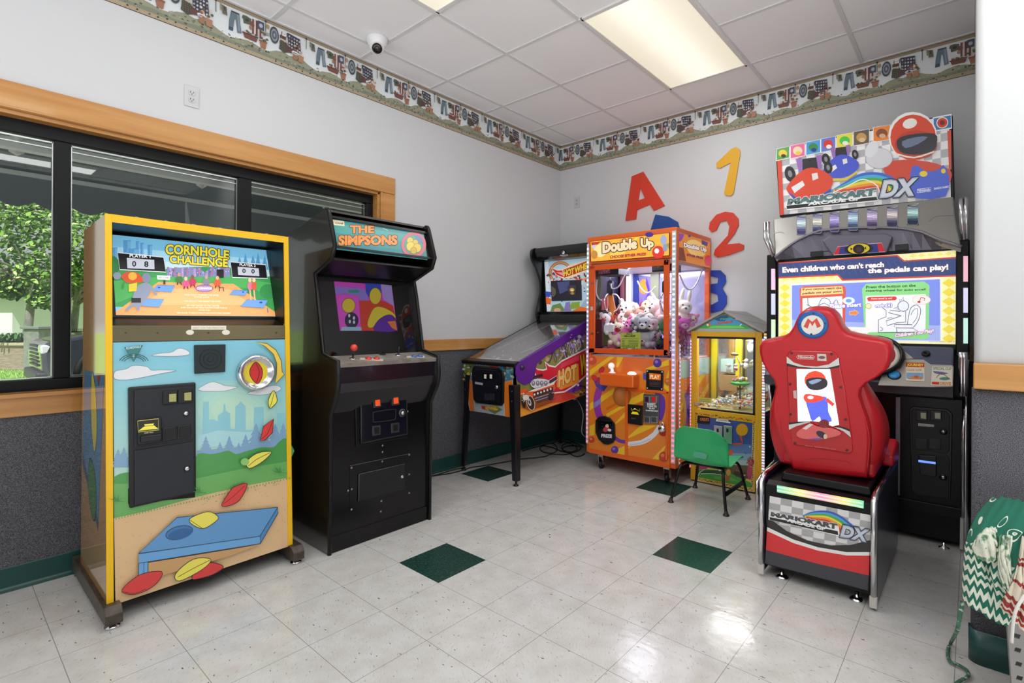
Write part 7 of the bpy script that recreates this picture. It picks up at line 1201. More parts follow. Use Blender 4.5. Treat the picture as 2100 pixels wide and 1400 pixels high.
a.build('sign_art', printed('sign_print', .3, emit=.12), sg); m = M(); m.box(2.4, 2.62, SY0+.02, SY0+.06, 2.36, 2.43); m.build('sign_bracket', BLACK, sg)
# dashboard
dz = [(-.60, 1.085), (-.66, 1.075), (-.80, .94), (-.84, .885), (-.83, .835), (-.64, .80), (-.60, .80)]
db = M().prism(dz, 'x', KX0+.02, KX1-.05).build('dashboard', mat('dash_grey', '5a5f74', .35, .3), kc, bevel=.01); m = M(); m.prism([(-.845, .883), (-.836, .828), (-.64, .795), (-.64, .82)], 'x', KX0+.02, KX1-.05); m.build('dash_underside', mat('dash_dark', '3c3a40', .4), db)
dn = Vector((0, -.135, .14)).normalized(); dp = Vector((0, -.80, .942)); cD = (1700, 640, 6.3645)
def dpt(x, y, d=0): return on(cD[0]+x/cD[2], cD[1]+y/cD[2], dp, dn)+dn*d
BEI = mat('dash_beige', 'b4b0a8', .4, .2); m = M(); m.slab([dpt(*p) for p in ((640, 960), (690, 830), (760, 760), (930, 740), (970, 640), (1000, 622), (1240, 628), (1330, 690), (1610, 700), (1630, 720), (1620, 980), (1330, 985), (1000, 975))], dn, .008); tr = m.build('dash_panel', BEI, db, bevel=.004)
m = M(); m.slab([dpt(*p) for p in ((800, 400), (860, 405), (960, 500), (1110, 620), (1000, 625), (950, 560), (900, 470))], dn, .012); m.build('wheel_shroud', BEI, db, bevel=.004)
wc = dpt(560, 610, .03); m = M(); uu, vv = Vector((1, 0, 0)), dn.cross(Vector((1, 0, 0))).normalized(); m.tube([wc+(uu*cos(t)+vv*sin(t))*.146 for t in [2*pi*k/40 for k in range(40)]], .012, 10, closed=True); sw = m.build('steering_wheel', KBLK, kc); m = M(); m.lathe(wc, dn, [(.134, -.02), (.134, .0), (.115, .004)], 36); m.build('hub_ring', mat('hub_cream', 'e6ddd0', .4), sw); m = M(); m.lathe(wc, dn, [(.114, 0), (.112, .008), (0, .012)], 36); m.build('hub', mat('hub_red', 'c82a1c', .35), sw)
m = M(); m.tube([wc-dn*.02, wc-dn*.12], .03, 12); m.build('column', KBLK, sw)
bc = dpt(855, 838, .008); bt2 = M().lathe(bc, dn, [(.024, 0), (.026, .006), (.022, .012), (0, .013)], 26).build('start_button', mat('blue_button', '2a8ac8', .25, emit=.15), db); M().lathe(bc, dn, [(.031, 0), (.031, .004), (.026, .005)], 26).build('bezel', BLACK, bt2)
a = Art(dp+dn*.008, dn, cD, lift=.001); a.fill('e4d8bc', [(1000, 650), (1245, 655), (1250, 905), (1002, 895)], 0, 'b08a3c', 4); a.fill('b82c1c', [(1004, 655), (1244, 660), (1244, 722), (1004, 715)]); a.text('f0d83c', 'JOURNEY', (1018, 712), (1235, 718), 44, bold=.04); a.text('6a5a3c', 'COURSE GUIDE', (1015, 770), (1210, 772), 30); a.fill('7fa8d0', [(1010, 790), (1232, 795), (1232, 870), (1012, 865)]); a.fill('c88a4a', [(1040, 860), (1120, 830), (1215, 850), (1215, 880), (1030, 875)]); a.ell('c8502c', 1140, 845, 30, 16)
a.fill('dedac8', [(1345, 708), (1612, 712), (1612, 962), (1330, 958)], 0, '9a968c', 3); a.text('6a7a4a', 'SPECIAL CUP', (1360, 752), (1600, 758), 34, bold=.02); a.fill('6a6a9a', [(1355, 770), (1480, 780), (1560, 800), (1480, 820), (1380, 800)]); a.ell('4a8a7a', 1510, 870, 70, 20); a.line('8a3a3c', 8, [(1400, 860), (1470, 800), (1580, 880)], smooth=3); a.fill('c8301c', [(1345, 908), (1440, 912), (1435, 948), (1342, 944)]); a.text('d8903c', 'DRIVE', (1445, 950), (1595, 955), 40, bold=.05); a.build('instruction_cards', PRINT, tr)
m = M(); kp = dpt(1265, 545); m.lathe(kp, dn, [(.02, 0), (.02, .008), (.008, .009), (.007, .004)], 18); m.build('camera_eye', KBLK, db)
for xx in (1975.5, 1981.5): m = M(); P = [ony(xx-3.5, y, -.78) for y in (722, 735, 770, 785, 812)]; m.tube([P[0], P[1], P[2], P[3], P[4]], [.012, .013, .013, .011, .012], 10); m.build('exhaust_pipe', CT, kc)
m = M(); m.tube([ony(*p, -.705) for p in ((1978, 838), (1975.5, 900), (1975, 1060))], .009, 8); m.build('chrome_edge', CT, kc); m = M(); m.slab([ony(*p, -.706) for p in ((1969, 1062), (1981, 1062), (1978, 1128), (1968, 1126))], (0, 1, 0), .02); m.build('edge_guard', mat('edge_guard', 'c8c4bc', .4), kc, bevel=.003)
# lower right: coin cabinet
m = M(); m.box(2.945, 3.222, -.67, -.5, .22, .80); cc_ = m.build('coin_cabinet', KBLK, kc, bevel=.003); m = M(); m.box(2.93, 2.95, -.678, -.6, .235, .79); m.build('grey_edge', mat('edge_grey', '8a8896', .35, .5), cc_); m = M(); m.box(2.3, 3.222, -.66, -.5, .03, .215); m.build('kick_box', KBLK, kc, bevel=.003); m = M(); m.box(2.94, 3.222, -.69, -.6, .165, .225); m.build('kick_step', KBLK, kc, bevel=.003)
cC = (1820, 800, 3.89)
def cq(P, d=0): return [ony(cC[0]+x/cC[2], cC[1]+y/cC[2], -.67)+Vector((0, -d, 0)) for x, y in P]
co = M().slab(cq([(175, 150), (205, 125), (480, 150), (520, 190), (505, 870), (235, 835), (190, 800)]), NY, .006).build('coin_door', BLACK, kc, bevel=.003)
for P in (((190, 165), (215, 148), (470, 165), (498, 195), (495, 480), (470, 505), (200, 470)), ((190, 520), (215, 495), (470, 512), (496, 540), (490, 860), (240, 828), (192, 790))): M().slab(cq(P, .006), NY, .004).build('door_panel', FELT if 0 else mat('door_black', '101013', .45), co, bevel=.002)
for x in (232, 345): s = M().slab(cq([(x, 155), (x+88, 160), (x+88, 245), (x, 235)], .010), NY, .007).build('coin_slot', BLACK, co, bevel=.002); M().slab(cq([(x+34, 175), (x+78, 178), (x+78, 225), (x+36, 220)], .017), NY, .002).build('reject_button', mat('amber_dim', '8a8c6a', .15, emit=.2), s)
for x in (222, 330): s = M().slab(cq([(x, 382), (x+98, 390), (x+98, 472), (x, 462)], .010), NY, .005).build('coin_return', mat('return_grey', '1c1c20', .4), co, bevel=.002); M().slab(cq([(x+14, 398), (x+84, 404), (x+84, 460), (x+14, 452)], .0152), NY, .001).build('flap', BLACK, s)
a = Art((0, -.680, 0), NY, cC, lift=.0006); a.fill('d0ccc4', [(245, 262), (370, 275), (370, 292), (245, 284)]); a.text('5a5a5a', 'EXPRESS PASS', (252, 281), (362, 289), 11); a.build('serial_label', PRINT, co)
for x, y in ((448, 328), (445, 690)): l = M().lathe(cq([(x, y)], .010)[0], NY, [(.0095, 0), (.0095, .006), (0, .007)], 16).build('lock', CHROME, co); M().lathe(cq([(x, y)], .010)[0], NY, [(.017, 0), (.017, .003), (.0095, .004)], 18).build('lock_ring', BLACK, l)
bl = M().slab(cq([(250, 510), (392, 520), (392, 685), (262, 665)], .010), NY, .014).build('bill_acceptor', BLACK, co, bevel=.003); M().slab(cq([(250, 548), (386, 566), (386, 582), (250, 564)], .024), NY, .002).build('bill_light', mat('blue_led', '5a7aff', .3, emit=2.2, emitcol='5a7cff'), bl)
for x, y in ((3.148, -.70), (2.9, -.62), (2.4, -.62)): m = M(); m.lathe((x, y, 0), (0, 0, 1), [(.026, 0), (.024, .006), (.008, .012), (.006, .032)], 18); m.build('leveler', CHROME, kc)
# ------------------------------------------------------------------ racing seat unit
se = thing('racing_chair', 'red star-shouldered racing seat with round badge on its black pedestal', 'arcade seat', (2.72, -1.3, 0)); SR = mat('seat_red', 'bf1320', .35, coat=.1, noise=(3, 'c81a26', .3, .7)); BX, BX2, BF, BBK = 2.488, 2.955, -1.655, -.885
b = M(); b.prism([(BF, .055), (BF, .44), (-1.62, .455), (BBK, .455), (BBK, .055)], 'x', BX+.02, BX2-.02); bs = b.build('pedestal', KBLK, se, bevel=.004)
for x0, x1 in ((BX-.006, BX+.022), (BX2-.022, BX2+.006)):
    pr = [(BF-.012, .03), (BF-.012, .46), (-1.62, .475), (BBK, .475), (BBK, .03)]; s = M().prism(pr, 'x', x0, x1).build('side_panel', NAV2, bs, bevel=.003); m = M(); xm = (x0+x1)/2; m.tube([(xm, BF-.014, .06), (xm, BF-.014, .455), (xm, -1.62, .476), (xm, BBK, .478)], .0125, 8); m.build('chrome_edge', CT, s); m = M(); m.box(x0, x1, BF-.024, BF-.004, .012, .062); m.build('edge_guard', mat('edge_guard', 'c8c4bc', .4), s, bevel=.004)
a = Art((0, BF, 0), NY, (1540, 930, 4.375), lift=.0015)
a.fill('e2e2e2', [(170, 378), (1085, 552), (1065, 910), (148, 690)])
for r in range(7):
    for q in range(9):
        f = lambda u, v: (168+917*u-20*v, 378+174*u+(330-0*u)*v)
        if (r+q) % 2 == 1: a.fill('acacac', [f(q/9, r/7*1.25), f((q+1)/9, r/7*1.25), f((q+1)/9, (r+1)/7*1.25), f(q/9, (r+1)/7*1.25)])
a.fill('2c2826', [(150, 590), (200, 600), (320, 690), (520, 780), (720, 820), (900, 815), (1080, 770), (1070, 890), (860, 885), (600, 840), (380, 770), (148, 660)]); a.fill('f0eeea', [(148, 656), (380, 766), (600, 836), (860, 880), (1066, 880), (1064, 912), (860, 912), (600, 868), (380, 800), (146, 694)]); a.fill('dc2c30', [(146, 690), (380, 798), (600, 866), (860, 910), (1064, 912), (1060, 1090), (600, 985), (136, 862)]); a.fill('3a3a42', [(136, 860), (600, 984), (1060, 1090), (1050, 1225), (600, 1105), (125, 980)])
a.fill('dc2c30', [(146, 690), (380, 798), (600, 866), (600, 900), (146, 800)])
for k, c in enumerate(('3a5ac0', '4aa8d8', '4ab04a', 'f0d83c', 'f09a3c', 'e0402c')): a.line(c, 17, [(470+k*6, 560+k*1), (560, 524+k*12), (690-k*4, 520+k*15), (800-k*10, 560+k*15), (880-k*16, 620+k*10), (940-k*30, 670+k*7)], smooth=5)
a.fill('f4f4f2', [(165, 520), (790, 650), (800, 740), (168, 590)]); a.fill('16181c', [(172, 566), (780, 692), (786, 728), (172, 590)]); a.text('4a4c50', 'MARIOKART', (178, 558), (775, 678), (40, 52), bold=.07, ol='f4f4f4', olb=.07, shear=.1); a.text('f2f2f2', 'ARCADE GP', (325, 606), (670, 690), 30, bold=.05)
a.text('8a94a8', 'DX', (795, 745), (1040, 795), (112, 118), bold=.06, ol='16203c', olb=.06, shear=.28); a.text('c8d0dc', 'DX', (806, 736), (1034, 786), (94, 98), bold=.04, shear=.28); a.build('front_art', PRINT, bs)
a = Art((0, BF, 0), NY, (1540, 930, 4.375), lift=.003)
for k in range(40):
    u = k/40; c = [(.45, .85, .65), (.95, .9, .5), (.92, .6, .75), (.95, .9, .5), (.45, .9, .7)]; f = u*4; i = min(int(f), 3); t = f-i; cc3 = tuple(c[i][j]+(c[i+1][j]-c[i][j])*t for j in range(3)); a.fill('%02x%02x%02x' % tuple(int(255*v) for v in cc3), [(235+u*780, 280+u*140), (235+(u+.025)*780, 280+(u+.025)*140), (235+(u+.025)*778, 343+(u+.025)*146), (235+u*778, 343+u*146)])
for k in range(100):
    for q in range(2): u = k/100; a.ell('c8d0d8' if (k+q) % 2 else 'f8fafa', 240+u*772, 296+u*142+q*30, 4, 8, n=6)
a.build('light_bar', printed('holo_bar', .2, emit=.5), bs)
for x, y, z in ((2.575, -1.615, 0), (2.88, -1.615, 0), (2.575, -1.0, 0), (2.88, -1.0, 0)): m = M(); m.lathe((x, y, 0), (0, 0, 1), [(.03, 0), (.03, .004), (.02, .012), (.009, .018), (.009, .06)], 22); m.build('leveler', CHROME, bs)
m = M(); m.hexa([(2.56, -1.60, .456), (2.93, -1.60, .456), (2.93, -1.05, .456), (2.56, -1.05, .456)], [(2.57, -1.59, .495), (2.92, -1.59, .495), (2.92, -1.06, .495), (2.57, -1.06, .495)]); m.build('seat_mount', KBLK, se, bevel=.008)
# seat back: outline measured on its leaning plane, rounded over towards the front
sp0, snn = Vector((2.7, -1.50, .48)), Vector((0, -1, -.15)).normalized(); cS2 = (1540, 620, 4.1188)
def sq(x, y, d=0, c=cS2): return on(c[0]+x/c[2], c[1]+y/c[2], sp0, snn)+snn*d
oL = [(520, 47), (455, 58), (405, 95), (378, 140), (352, 205), (312, 262), (248, 300), (160, 318), (82, 335), (62, 372), (64, 430), (82, 500), (130, 590), (185, 660), (200, 725), (183, 800), (172, 880), (176, 970), (202, 1060), (248, 1180), (300, 1290), (330, 1365), (352, 1440)]
oR = [(600, 50), (668, 72), (712, 115), (742, 170), (768, 225), (815, 270), (900, 290), (1010, 308), (1120, 330), (1172, 352), (1190, 398), (1185, 470), (1160, 560), (1080, 630), (985, 680), (925, 740), (912, 800), (935, 880), (975, 980), (1000, 1080), (1008, 1200), (1000, 1330), (985, 1500)]
poly = oL[::-1]+oR; mid = [(560, 700)]
B0 = [sq(*p) for p in poly]; n = len(B0); cen = sum(B0, Vector())/n
def ringat(sc, d): return [cen+(v-cen)*sc+snn*d for v in B0]
m = M(); m.smooth = True; rows = [ringat(.93, .0), ringat(.97, -.004), ringat(.992, -.014), ringat(1.0, -.03), ringat(1.0, -.085), ringat(.985, -.115), ringat(.95, -.13)]; ks = [m.add(r) for r in rows]
for A, B in zip(ks, ks[1:]):
    for i in range(n-1): m.face((A+i, A+i+1, B+i+1, B+i))
    m.face((A+n-1, A, B, B+n-1))
m.smooth = False
for r, kk in ((rows[0], ks[0]), (rows[-1], ks[-1])):
    P2 = [Vector((v.x, v.z, 0)) for v in r]
    for t in tessellate_polygon([P2]): m.face([kk+i for i in t])
m.build('backrest', SR, se, weld=True)
# bolsters and cushion
for sd in (-1, 1):
    m = M(); m.smooth = True; rows = [(.985, -1.50, -1.46, .165), (.93, -1.51, -1.40, .185), (.86, -1.50, -1.31, .212), (.79, -1.49, -1.24, .238), (.72, -1.48, -1.19, .25), (.65, -1.47, -1.18, .25), (.58, -1.46, -1.22, .235), (.53, -1.45, -1.28, .215), (.497, -1.44, -1.32, .195)]; ks = []
    rows = catmull([(a_, b_, c_) for a_, b_, c_, d_ in rows], 3, closed=False); xo = catmull([(d_, 0, 0) for d_ in (.165, .185, .212, .238, .25, .25, .235, .215, .195)], 3, closed=False)
    for (z, yb_, yf), o in zip(rows, xo):
        xi = .12; cx_, cy_ = (xi+o.x)/2, (yb_+yf)/2; rx, ry = (o.x-xi)/2, (yf-yb_)/2
        ks.append(m.add([(2.71+sd*(cx_+rx*math.copysign(abs(cos(t))**.6, cos(t))), cy_+ry*math.copysign(abs(sin(t))**.6, sin(t)), z) for t in [2*pi*k/20 for k in range(20)]]))
    for A, B in zip(ks, ks[1:]):
        for k in range(20): q = (k+1) % 20; m.face((A+k, A+q, B+q, B+k))
    m.face([ks[0]+k for k in range(20)]); m.face([ks[-1]+k for k in range(20)]); m.build('side_bolster', SR, se, weld=True)
m = M(); m.prism([(-1.46, .497), (-1.0, .497), (-.97, .53), (-.99, .575), (-1.1, .60), (-1.35, .56), (-1.46, .57)], 'x', 2.53, 2.925); m.build('seat_cushion', SR, se, bevel=.02, seg=3)
m = M(); m.prism([(-1.25, .52), (-1.02, .50), (-.98, .53), (-.99, .6), (-1.06, .62), (-1.25, .57)], 'x', 2.925, 2.975); m.build('cushion_edge', SR, se, bevel=.015, seg=3)
# raised back panel with the lit picture, badge
m = M(); m.slab([sq(*p, -.002) for p in ((300, 470), (318, 420), (345, 402), (690, 412), (725, 435), (745, 480), (800, 760), (855, 1140), (862, 1250), (840, 1275), (370, 1200), (345, 1170), (330, 1050))], snn, .008); bp = m.build('back_panel', mat('seat_red2', 'c01a22', .25, coat=.4), se, bevel=.004)
a = Art(sp0+snn*.006, snn, cS2, lift=.0012)
a.fill('dcdad8', [(302, 455), (360, 505), (450, 535), (560, 540), (660, 522), (742, 465), (748, 528), (650, 552), (520, 552), (400, 545), (303, 515)]); a.fill('1c1a1c', [(303, 512), (400, 540), (520, 552), (650, 552), (748, 530), (748, 548), (650, 562), (500, 562), (305, 538)])
a.fill('dcdad8', [(320, 1030), (420, 1010), (500, 1000), (500, 1010), (380, 1045), (322, 1075)]); a.fill('1c1a1c', [(320, 1015), (420, 1003), (520, 1000), (400, 1018), (320, 1032)]); a.fill('dcdad8', [(700, 1050), (770, 1060), (835, 1090), (845, 1138), (780, 1085)]); a.fill('1c1a1c', [(690, 1040), (780, 1050), (835, 1070), (836, 1088), (770, 1062)])
a.text('f0d8d4', 'Nintendo', (400, 468), (528, 472), 20, bold=.03); a.line('f0d8d4', 4, [(396, 445), (528, 448), (538, 462), (528, 478), (396, 474), (386, 460)], True); a.fill('d8cfc8', [(560, 433), (636, 436), (640, 494), (562, 490)]); a.ell('7a4a40', 600, 464, 30, 12); a.text('e08a8a', 'Nintendo   BANDAI NAMCO Games', (460, 1212), (718, 1242), 9)
for x, y in ((345, 428), (680, 436), (330, 690), (758, 715), (335, 945), (800, 988), (372, 1188), (812, 1246)): a.ell('4a0a10', x, y, 12, 11)
a.fill('d8b0b4', [(357, 745), (385, 740), (388, 812), (362, 805)]); a.build('panel_print', PRINT, bp)
a = Art(sp0+snn*.006, snn, cS2, lift=.004)
a.fill('f6f7fa', [(386, 560), (670, 560), (748, 1030), (690, 1045), (600, 1010), (520, 1000), (398, 1005)], 0, '5a5a60', 3)
# plain figure: red helmet, dark visor, crossed red sleeves, blue overalls; small red kart below
a.ell('e0402c', 545, 655, 92, 78); a.fill('2c2830', [(470, 650), (560, 630), (640, 650), (640, 710), (560, 740), (485, 720)], 3); a.fill('7a8aa4', [(490, 665), (560, 645), (600, 655), (520, 690)], 2); a.fill('4f5fe0', [(480, 830), (620, 790), (650, 840), (655, 920), (685, 1000), (600, 1000), (580, 960), (520, 1000), (490, 920), (472, 860)], 3); a.fill('dc4030', [(448, 790), (480, 770), (600, 790), (620, 810), (560, 838), (480, 842), (452, 820)], 3); a.line('dc4030', 28, [(640, 815), (700, 865)]); a.ell('f0eeee', 505, 800, 26, 14)
a.build('lit_picture', printed('seat_light', .2, emit=.95), bp)
a = Art(sp0+snn*.006, snn, cS2, lift=.0075); a.fill('e86a6a', [(388, 1100), (430, 1060), (500, 1020), (560, 1040), (620, 1050), (700, 1060), (760, 1090), (740, 1120), (600, 1150), (470, 1150), (400, 1130)], 3); a.fill('f0e4e8', [(440, 1060), (500, 1018), (530, 1025), (470, 1070)]); a.ell('8a2c2c', 620, 1020, 44, 36); a.ell('3a2c44', 600, 1112, 50, 26, .5); a.ell('e0c8a0', 632, 1128, 16, 22); a.fill('6a5ab0', [(480, 1148), (600, 1138), (580, 1158)]); a.build('kart_print', PRINT, bp)
bc = sq(521, 186); bd = M().lathe(bc, snn, [(.064, 0), (.064, .006), (.058, .009), (.046, .009)], 40).build('badge', mat('badge_blue', '1c62ac', .3), se); a = Art(bc+snn*.009, snn, cS2, lift=.0008); a.ell('e6e2da', 520, 190, 94, 82, n=32); a.line('d8432c', 38, [(462, 212), (490, 150), (518, 182), (548, 148), (576, 208)])
for x, y in ((528, 92), (408, 184), (630, 178), (510, 268)): a.ell('10305a', x, y, 10, 9)
a.build('badge_print', PRINT, bd)
a = Art(sp0, snn, cS2, lift=.002); a.line('d03440', 4, [(905, 745), (900, 790), (930, 880), (970, 1000), (1000, 1150), (985, 1390)], smooth=3); a.line('a8121c', 3, [(250, 1000), (262, 1100), (300, 1250)], smooth=3); a.line('a8121c', 4, [(430, 1400), (480, 1320), (800, 1340), (850, 1380)], smooth=3); a.build('seam', PRINT, se)
# ------------------------------------------------------------------ wall letters and numbers (cut-out boards)
cL = (1240, 290, 3.7844); LT = .012
def cutout(name, lab, col, pts, holes=(), smooth=0, dy=0):
    P = [ony(cL[0]+x/cL[2], cL[1]+y/cL[2], 0) for x, y in pts]; H_ = [[ony(cL[0]+x/cL[2], cL[1]+y/cL[2], 0) for x, y in h] for h in holes]
    if smooth: P = catmull(P, smooth); H_ = [catmull(h, smooth) for h in H_]
    m = M(); loops = [P]+H_; allp = [v for l in loops for v in l]; tri = tessellate_polygon([[Vector((v.x, v.z, 0)) for v in l] for l in loops]); yf = -LT-dy
    k = m.add([Vector((v.x, yf, v.z)) for v in allp]); [m.face([k+i for i in t]) for t in tri]; k2 = m.add([Vector((v.x, 0 if not dy else -dy, v.z)) for v in allp]); [m.face([k2+i for i in t]) for t in tri]
    i0 = 0
    for l in loops:
        for i in range(len(l)): j = (i+1) % len(l); m.face((k+i0+i, k+i0+j, k2+i0+j, k2+i0+i))
        i0 += len(l)
    o = m.build(name, mat('board_'+col, col, .45), weld=True); tag(o, lab, 'wall letter', 'cut-out letters and numbers on the wall'); return o
cutout('wall_letter', 'red cut-out letter A on the wall above the claw machine', 'd23a22', [(166, 616), (215, 272), (303, 237), (470, 500), (386, 538), (355, 490), (256, 532), (247, 603)], [[(280, 360), (265, 460), (316, 440)]])
cutout('wall_letter', 'blue cut-out letter B half hidden behind the claw machine top', '1c4a9a', [(398, 568), (500, 585), (570, 625), (590, 690), (560, 740), (600, 800), (590, 860), (500, 900), (390, 880), (320, 860), (360, 690)])
cutout('wall_number', 'yellow cut-out number 1 high on the wall', 'e0a812', [(870, 170), (985, 62), (1020, 46), (1050, 62), (1056, 90), (1004, 400), (985, 422), (945, 420), (930, 402), (982, 165), (900, 208), (872, 205)])
cutout('wall_number', 'red cut-out number 2 on the wall below the yellow one', 'd23a22', [(812, 680), (820, 630), (870, 570), (940, 546), (1000, 555), (1040, 600), (1044, 650), (1010, 720), (945, 800), (1050, 790), (1084, 805), (1080, 840), (960, 885), (880, 900), (850, 880), (860, 840), (960, 730), (972, 660), (950, 615), (900, 625), (870, 690), (835, 705)])
cutout('wall_number', 'blue cut-out number 3 seen through and beside the claw machine', '1c40a8', [(840, 1000), (900, 1000), (940, 1040), (945, 1090), (915, 1140), (950, 1200), (950, 1260), (915, 1310), (840, 1330), (760, 1300), (735, 1240), (790, 1225), (830, 1270), (885, 1240), (880, 1190), (810, 1165), (812, 1110), (880, 1100), (885, 1060), (830, 1045), (790, 1075), (752, 1050), (780, 1015)])
# ------------------------------------------------------------------ wall sockets, dome camera
IV = mat('socket_white', 'c4c4c5', .4)
def socket(c, n, u, lab, w=.07, h=.115):
    c = Vector(c); n = Vector(n); u = Vector(u); v = Vector((0, 0, 1)); t = thing('wall_socket', lab, 'wall socket', c, 'duplex wall sockets'); q = [c+u*x+v*z for x, z in rrect(-w/2, -h/2, w/2, h/2, .004, 2)]; M().slab(q, n, .006).build('cover_plate', IV, t, bevel=.002)
    for dz in (-.019, .019):
        f = M().slab([c+n*.006+v*dz+u*x+v*z for x, z in rrect(-.017, -.0145, .017, .0145, .009, 4)], n, .0025).build('outlet', mat('outlet_white', 'bebebf', .35), t, bevel=.001); m = M()
        for x, z, a_, b_ in ((-.007, .003, .0014, .005), (.007, .003, .0014, .004), (0, -.007, .0022, .0024)): p = c+n*.0085+v*(dz+z)+u*x; m.slab([p-u*a_-v*b_, p+u*a_-v*b_, p+u*a_+v*b_, p-u*a_+v*b_], n, .0006)
        m.build('slot', BLACK, f)
socket((0, -3.317, 2.428), (1, 0, 0), (0, 1, 0), 'white duplex wall socket above the window trim'); socket((.214, 0, 2.42), (0, -1, 0), (1, 0, 0), 'white wall socket on the back wall near the corner')
dc = Vector((.32, -2.37, H)); t = thing('security_camera', 'white dome security camera on the ceiling near the wallpaper border', 'camera', dc); WP = mat('camera_white', 'e8e8ea', .35)
M().lathe(dc, (0, 0, -1), [(.066, 0), (.066, .012), (.062, .03), (.054, .05), (.05, .056)], 32).build('base', WP, t)
ax = (Vector((.66, -.42, -.6))).normalized(); cb_ = dc+Vector((.006, -.004, -.06)); M().ball(cb_, .047, 28, 18).build('dome', WP, t); M().lathe(cb_+ax*.022, ax, [(.037, 0), (.0375, .016), (.034, .024)], 30).build('eye_ring', mat('camera_ring', 'd8d8da', .3), t); l = M().lathe(cb_+ax*.03, ax, [(.032, 0), (.032, .0165), (.012, .018), (0, .018)], 30).build('lens_window', mat('lens_black', '14110f', .08), t); M().lathe(cb_+ax*.0482, ax, [(.011, 0), (.009, .0015), (0, .002)], 20).build('lens', mat('lens_glass', '4a4340', .1, .3), l)
# ------------------------------------------------------------------ cords on the floor
CORD = mat('cord_black', '0f0f10', .5)
def fl(x, y, c, z=.006): return onz(c[0]+x/c[2], c[1]+y/c[2], z)
c6 = (860, 880, 5.25); c66 = (930, 740, 5.1862)
for lab, P, r, z in (('long black power cord running along the baseboard under the pinball machine', [(120, 500), (300, 480), (470, 440), (560, 410), (700, 390), (900, 355), (1040, 330), (1140, 315), (1260, 305), (1360, 290), (1420, 268), (1560, 272), (1640, 258)], .0045, .005), ('short black cord lying beside the pinball machine front leg', [(130, 505), (250, 470), (340, 442), (440, 420), (500, 415)], .0045, .012), ('looped black cord beside the claw machine', [(1110, 232), (1200, 205), (1300, 180), (1420, 150), (1480, 190), (1470, 240), (1400, 258), (1320, 235), (1300, 200), (1340, 178), (1440, 200), (1540, 240), (1640, 250), (1700, 235), (1740, 200), (1700, 180), (1600, 180), (1540, 210), (1600, 250), (1680, 290), (1740, 285), (1780, 262)], .005, .006), ('tangled black cord bunched against the corner baseboard', [(1420, 150), (1500, 125), (1560, 130), (1640, 160), (1700, 205), (1650, 240), (1560, 235), (1530, 190), (1580, 150), (1640, 140), (1720, 165), (1760, 190)], .0045, .014)):
    m = M(); m.tube(catmull([fl(x, y, c6, z) for x, y in P], 6, closed=False), r, 7); tag(m.build('power_cord', CORD), lab, 'cord', 'cords on the floor')
m = M(); P = [ony(1180, 815, -.5), ony(1190, 830, -.55), ony(1196, 850, -.6), ony(1194, 870, -.62), ony(1193, 885, -.62), ony(1197, 893, -.6), ony(1203, 897, -.55)]; m.tube(catmull(P, 5, closed=False), .004, 7); tag(m.build('grey_cord', mat('cord_grey', '8f8f94', .5)), 'pale grey cord hanging from the pinball machine beside the claw machine', 'cord')
m = M(); m.lathe(P[0]+Vector((-.01, 0, .0)), (0, 0, 1), [(.02, -.02), (.02, .04)], 4, False); tag(m.build('plug_adapter', mat('adapter_white', '9a98b0', .5)), 'small pale power adapter under the pinball machine', 'adapter')
# ------------------------------------------------------------------ grey laundry basket with aprons and towel at the lower right
GB = mat('basket_grey', '9c9a98', .5); bk = thing('laundry_basket', 'grey plastic basket with slanted slots at the lower right', 'basket', (3.47, -2.03, 0))
def bside(z, s): return s*(.105+.035*z/.54)
bx, by = 3.47, -2.02
def bpt(u, z, off=0): 
    """u runs round the four sides 0..4"""
    h = .108+.06*z; k = int(u) % 4; t = u-int(u); w = h; c = [(-w, -w), (w, -w), (w, w), (-w, w)]; a_, b_ = c[k], c[(k+1) % 4]; return Vector((bx+a_[0]+(b_[0]-a_[0])*t, by+a_[1]+(b_[1]-a_[1])*t, z))
m = M(); NZ, NU = 11, 7
for k in range(4):
    for r in range(NZ):
        z0, z1 = .005+r*.042, .005+(r+1)*.042
        for q in range(NU):
            u0, u1 = k+q/NU, k+(q+1)/NU; e = .28/NU; zz = .014; A = [bpt(u0, z0), bpt(u1-1e-6, z0), bpt(u1-1e-6, z1), bpt(u0, z1)]; B = [bpt(u0+e*.9, z0+zz), bpt(u1-e*1.3, z0+zz), bpt(u1-e*.9, z1-zz), bpt(u0+e*1.3, z1-zz)]
            for i in range(4): j = (i+1) % 4; m.poly([A[i], A[j], B[j], B[i]])
    m.poly([bpt(k, .467), bpt(k+.99999, .467), bpt(k+.99999, .54), bpt(k, .54)])
m.build('body', GB, bk, solid=.004, weld=True); m = M(); m.tube([bpt(u/2, .54) for u in range(8)], .008, 8, closed=True); m.build('rim', GB, bk); M().box(bx-.1, bx+.1, by-.1, by+.1, .004, .01).build('base', GB, bk)
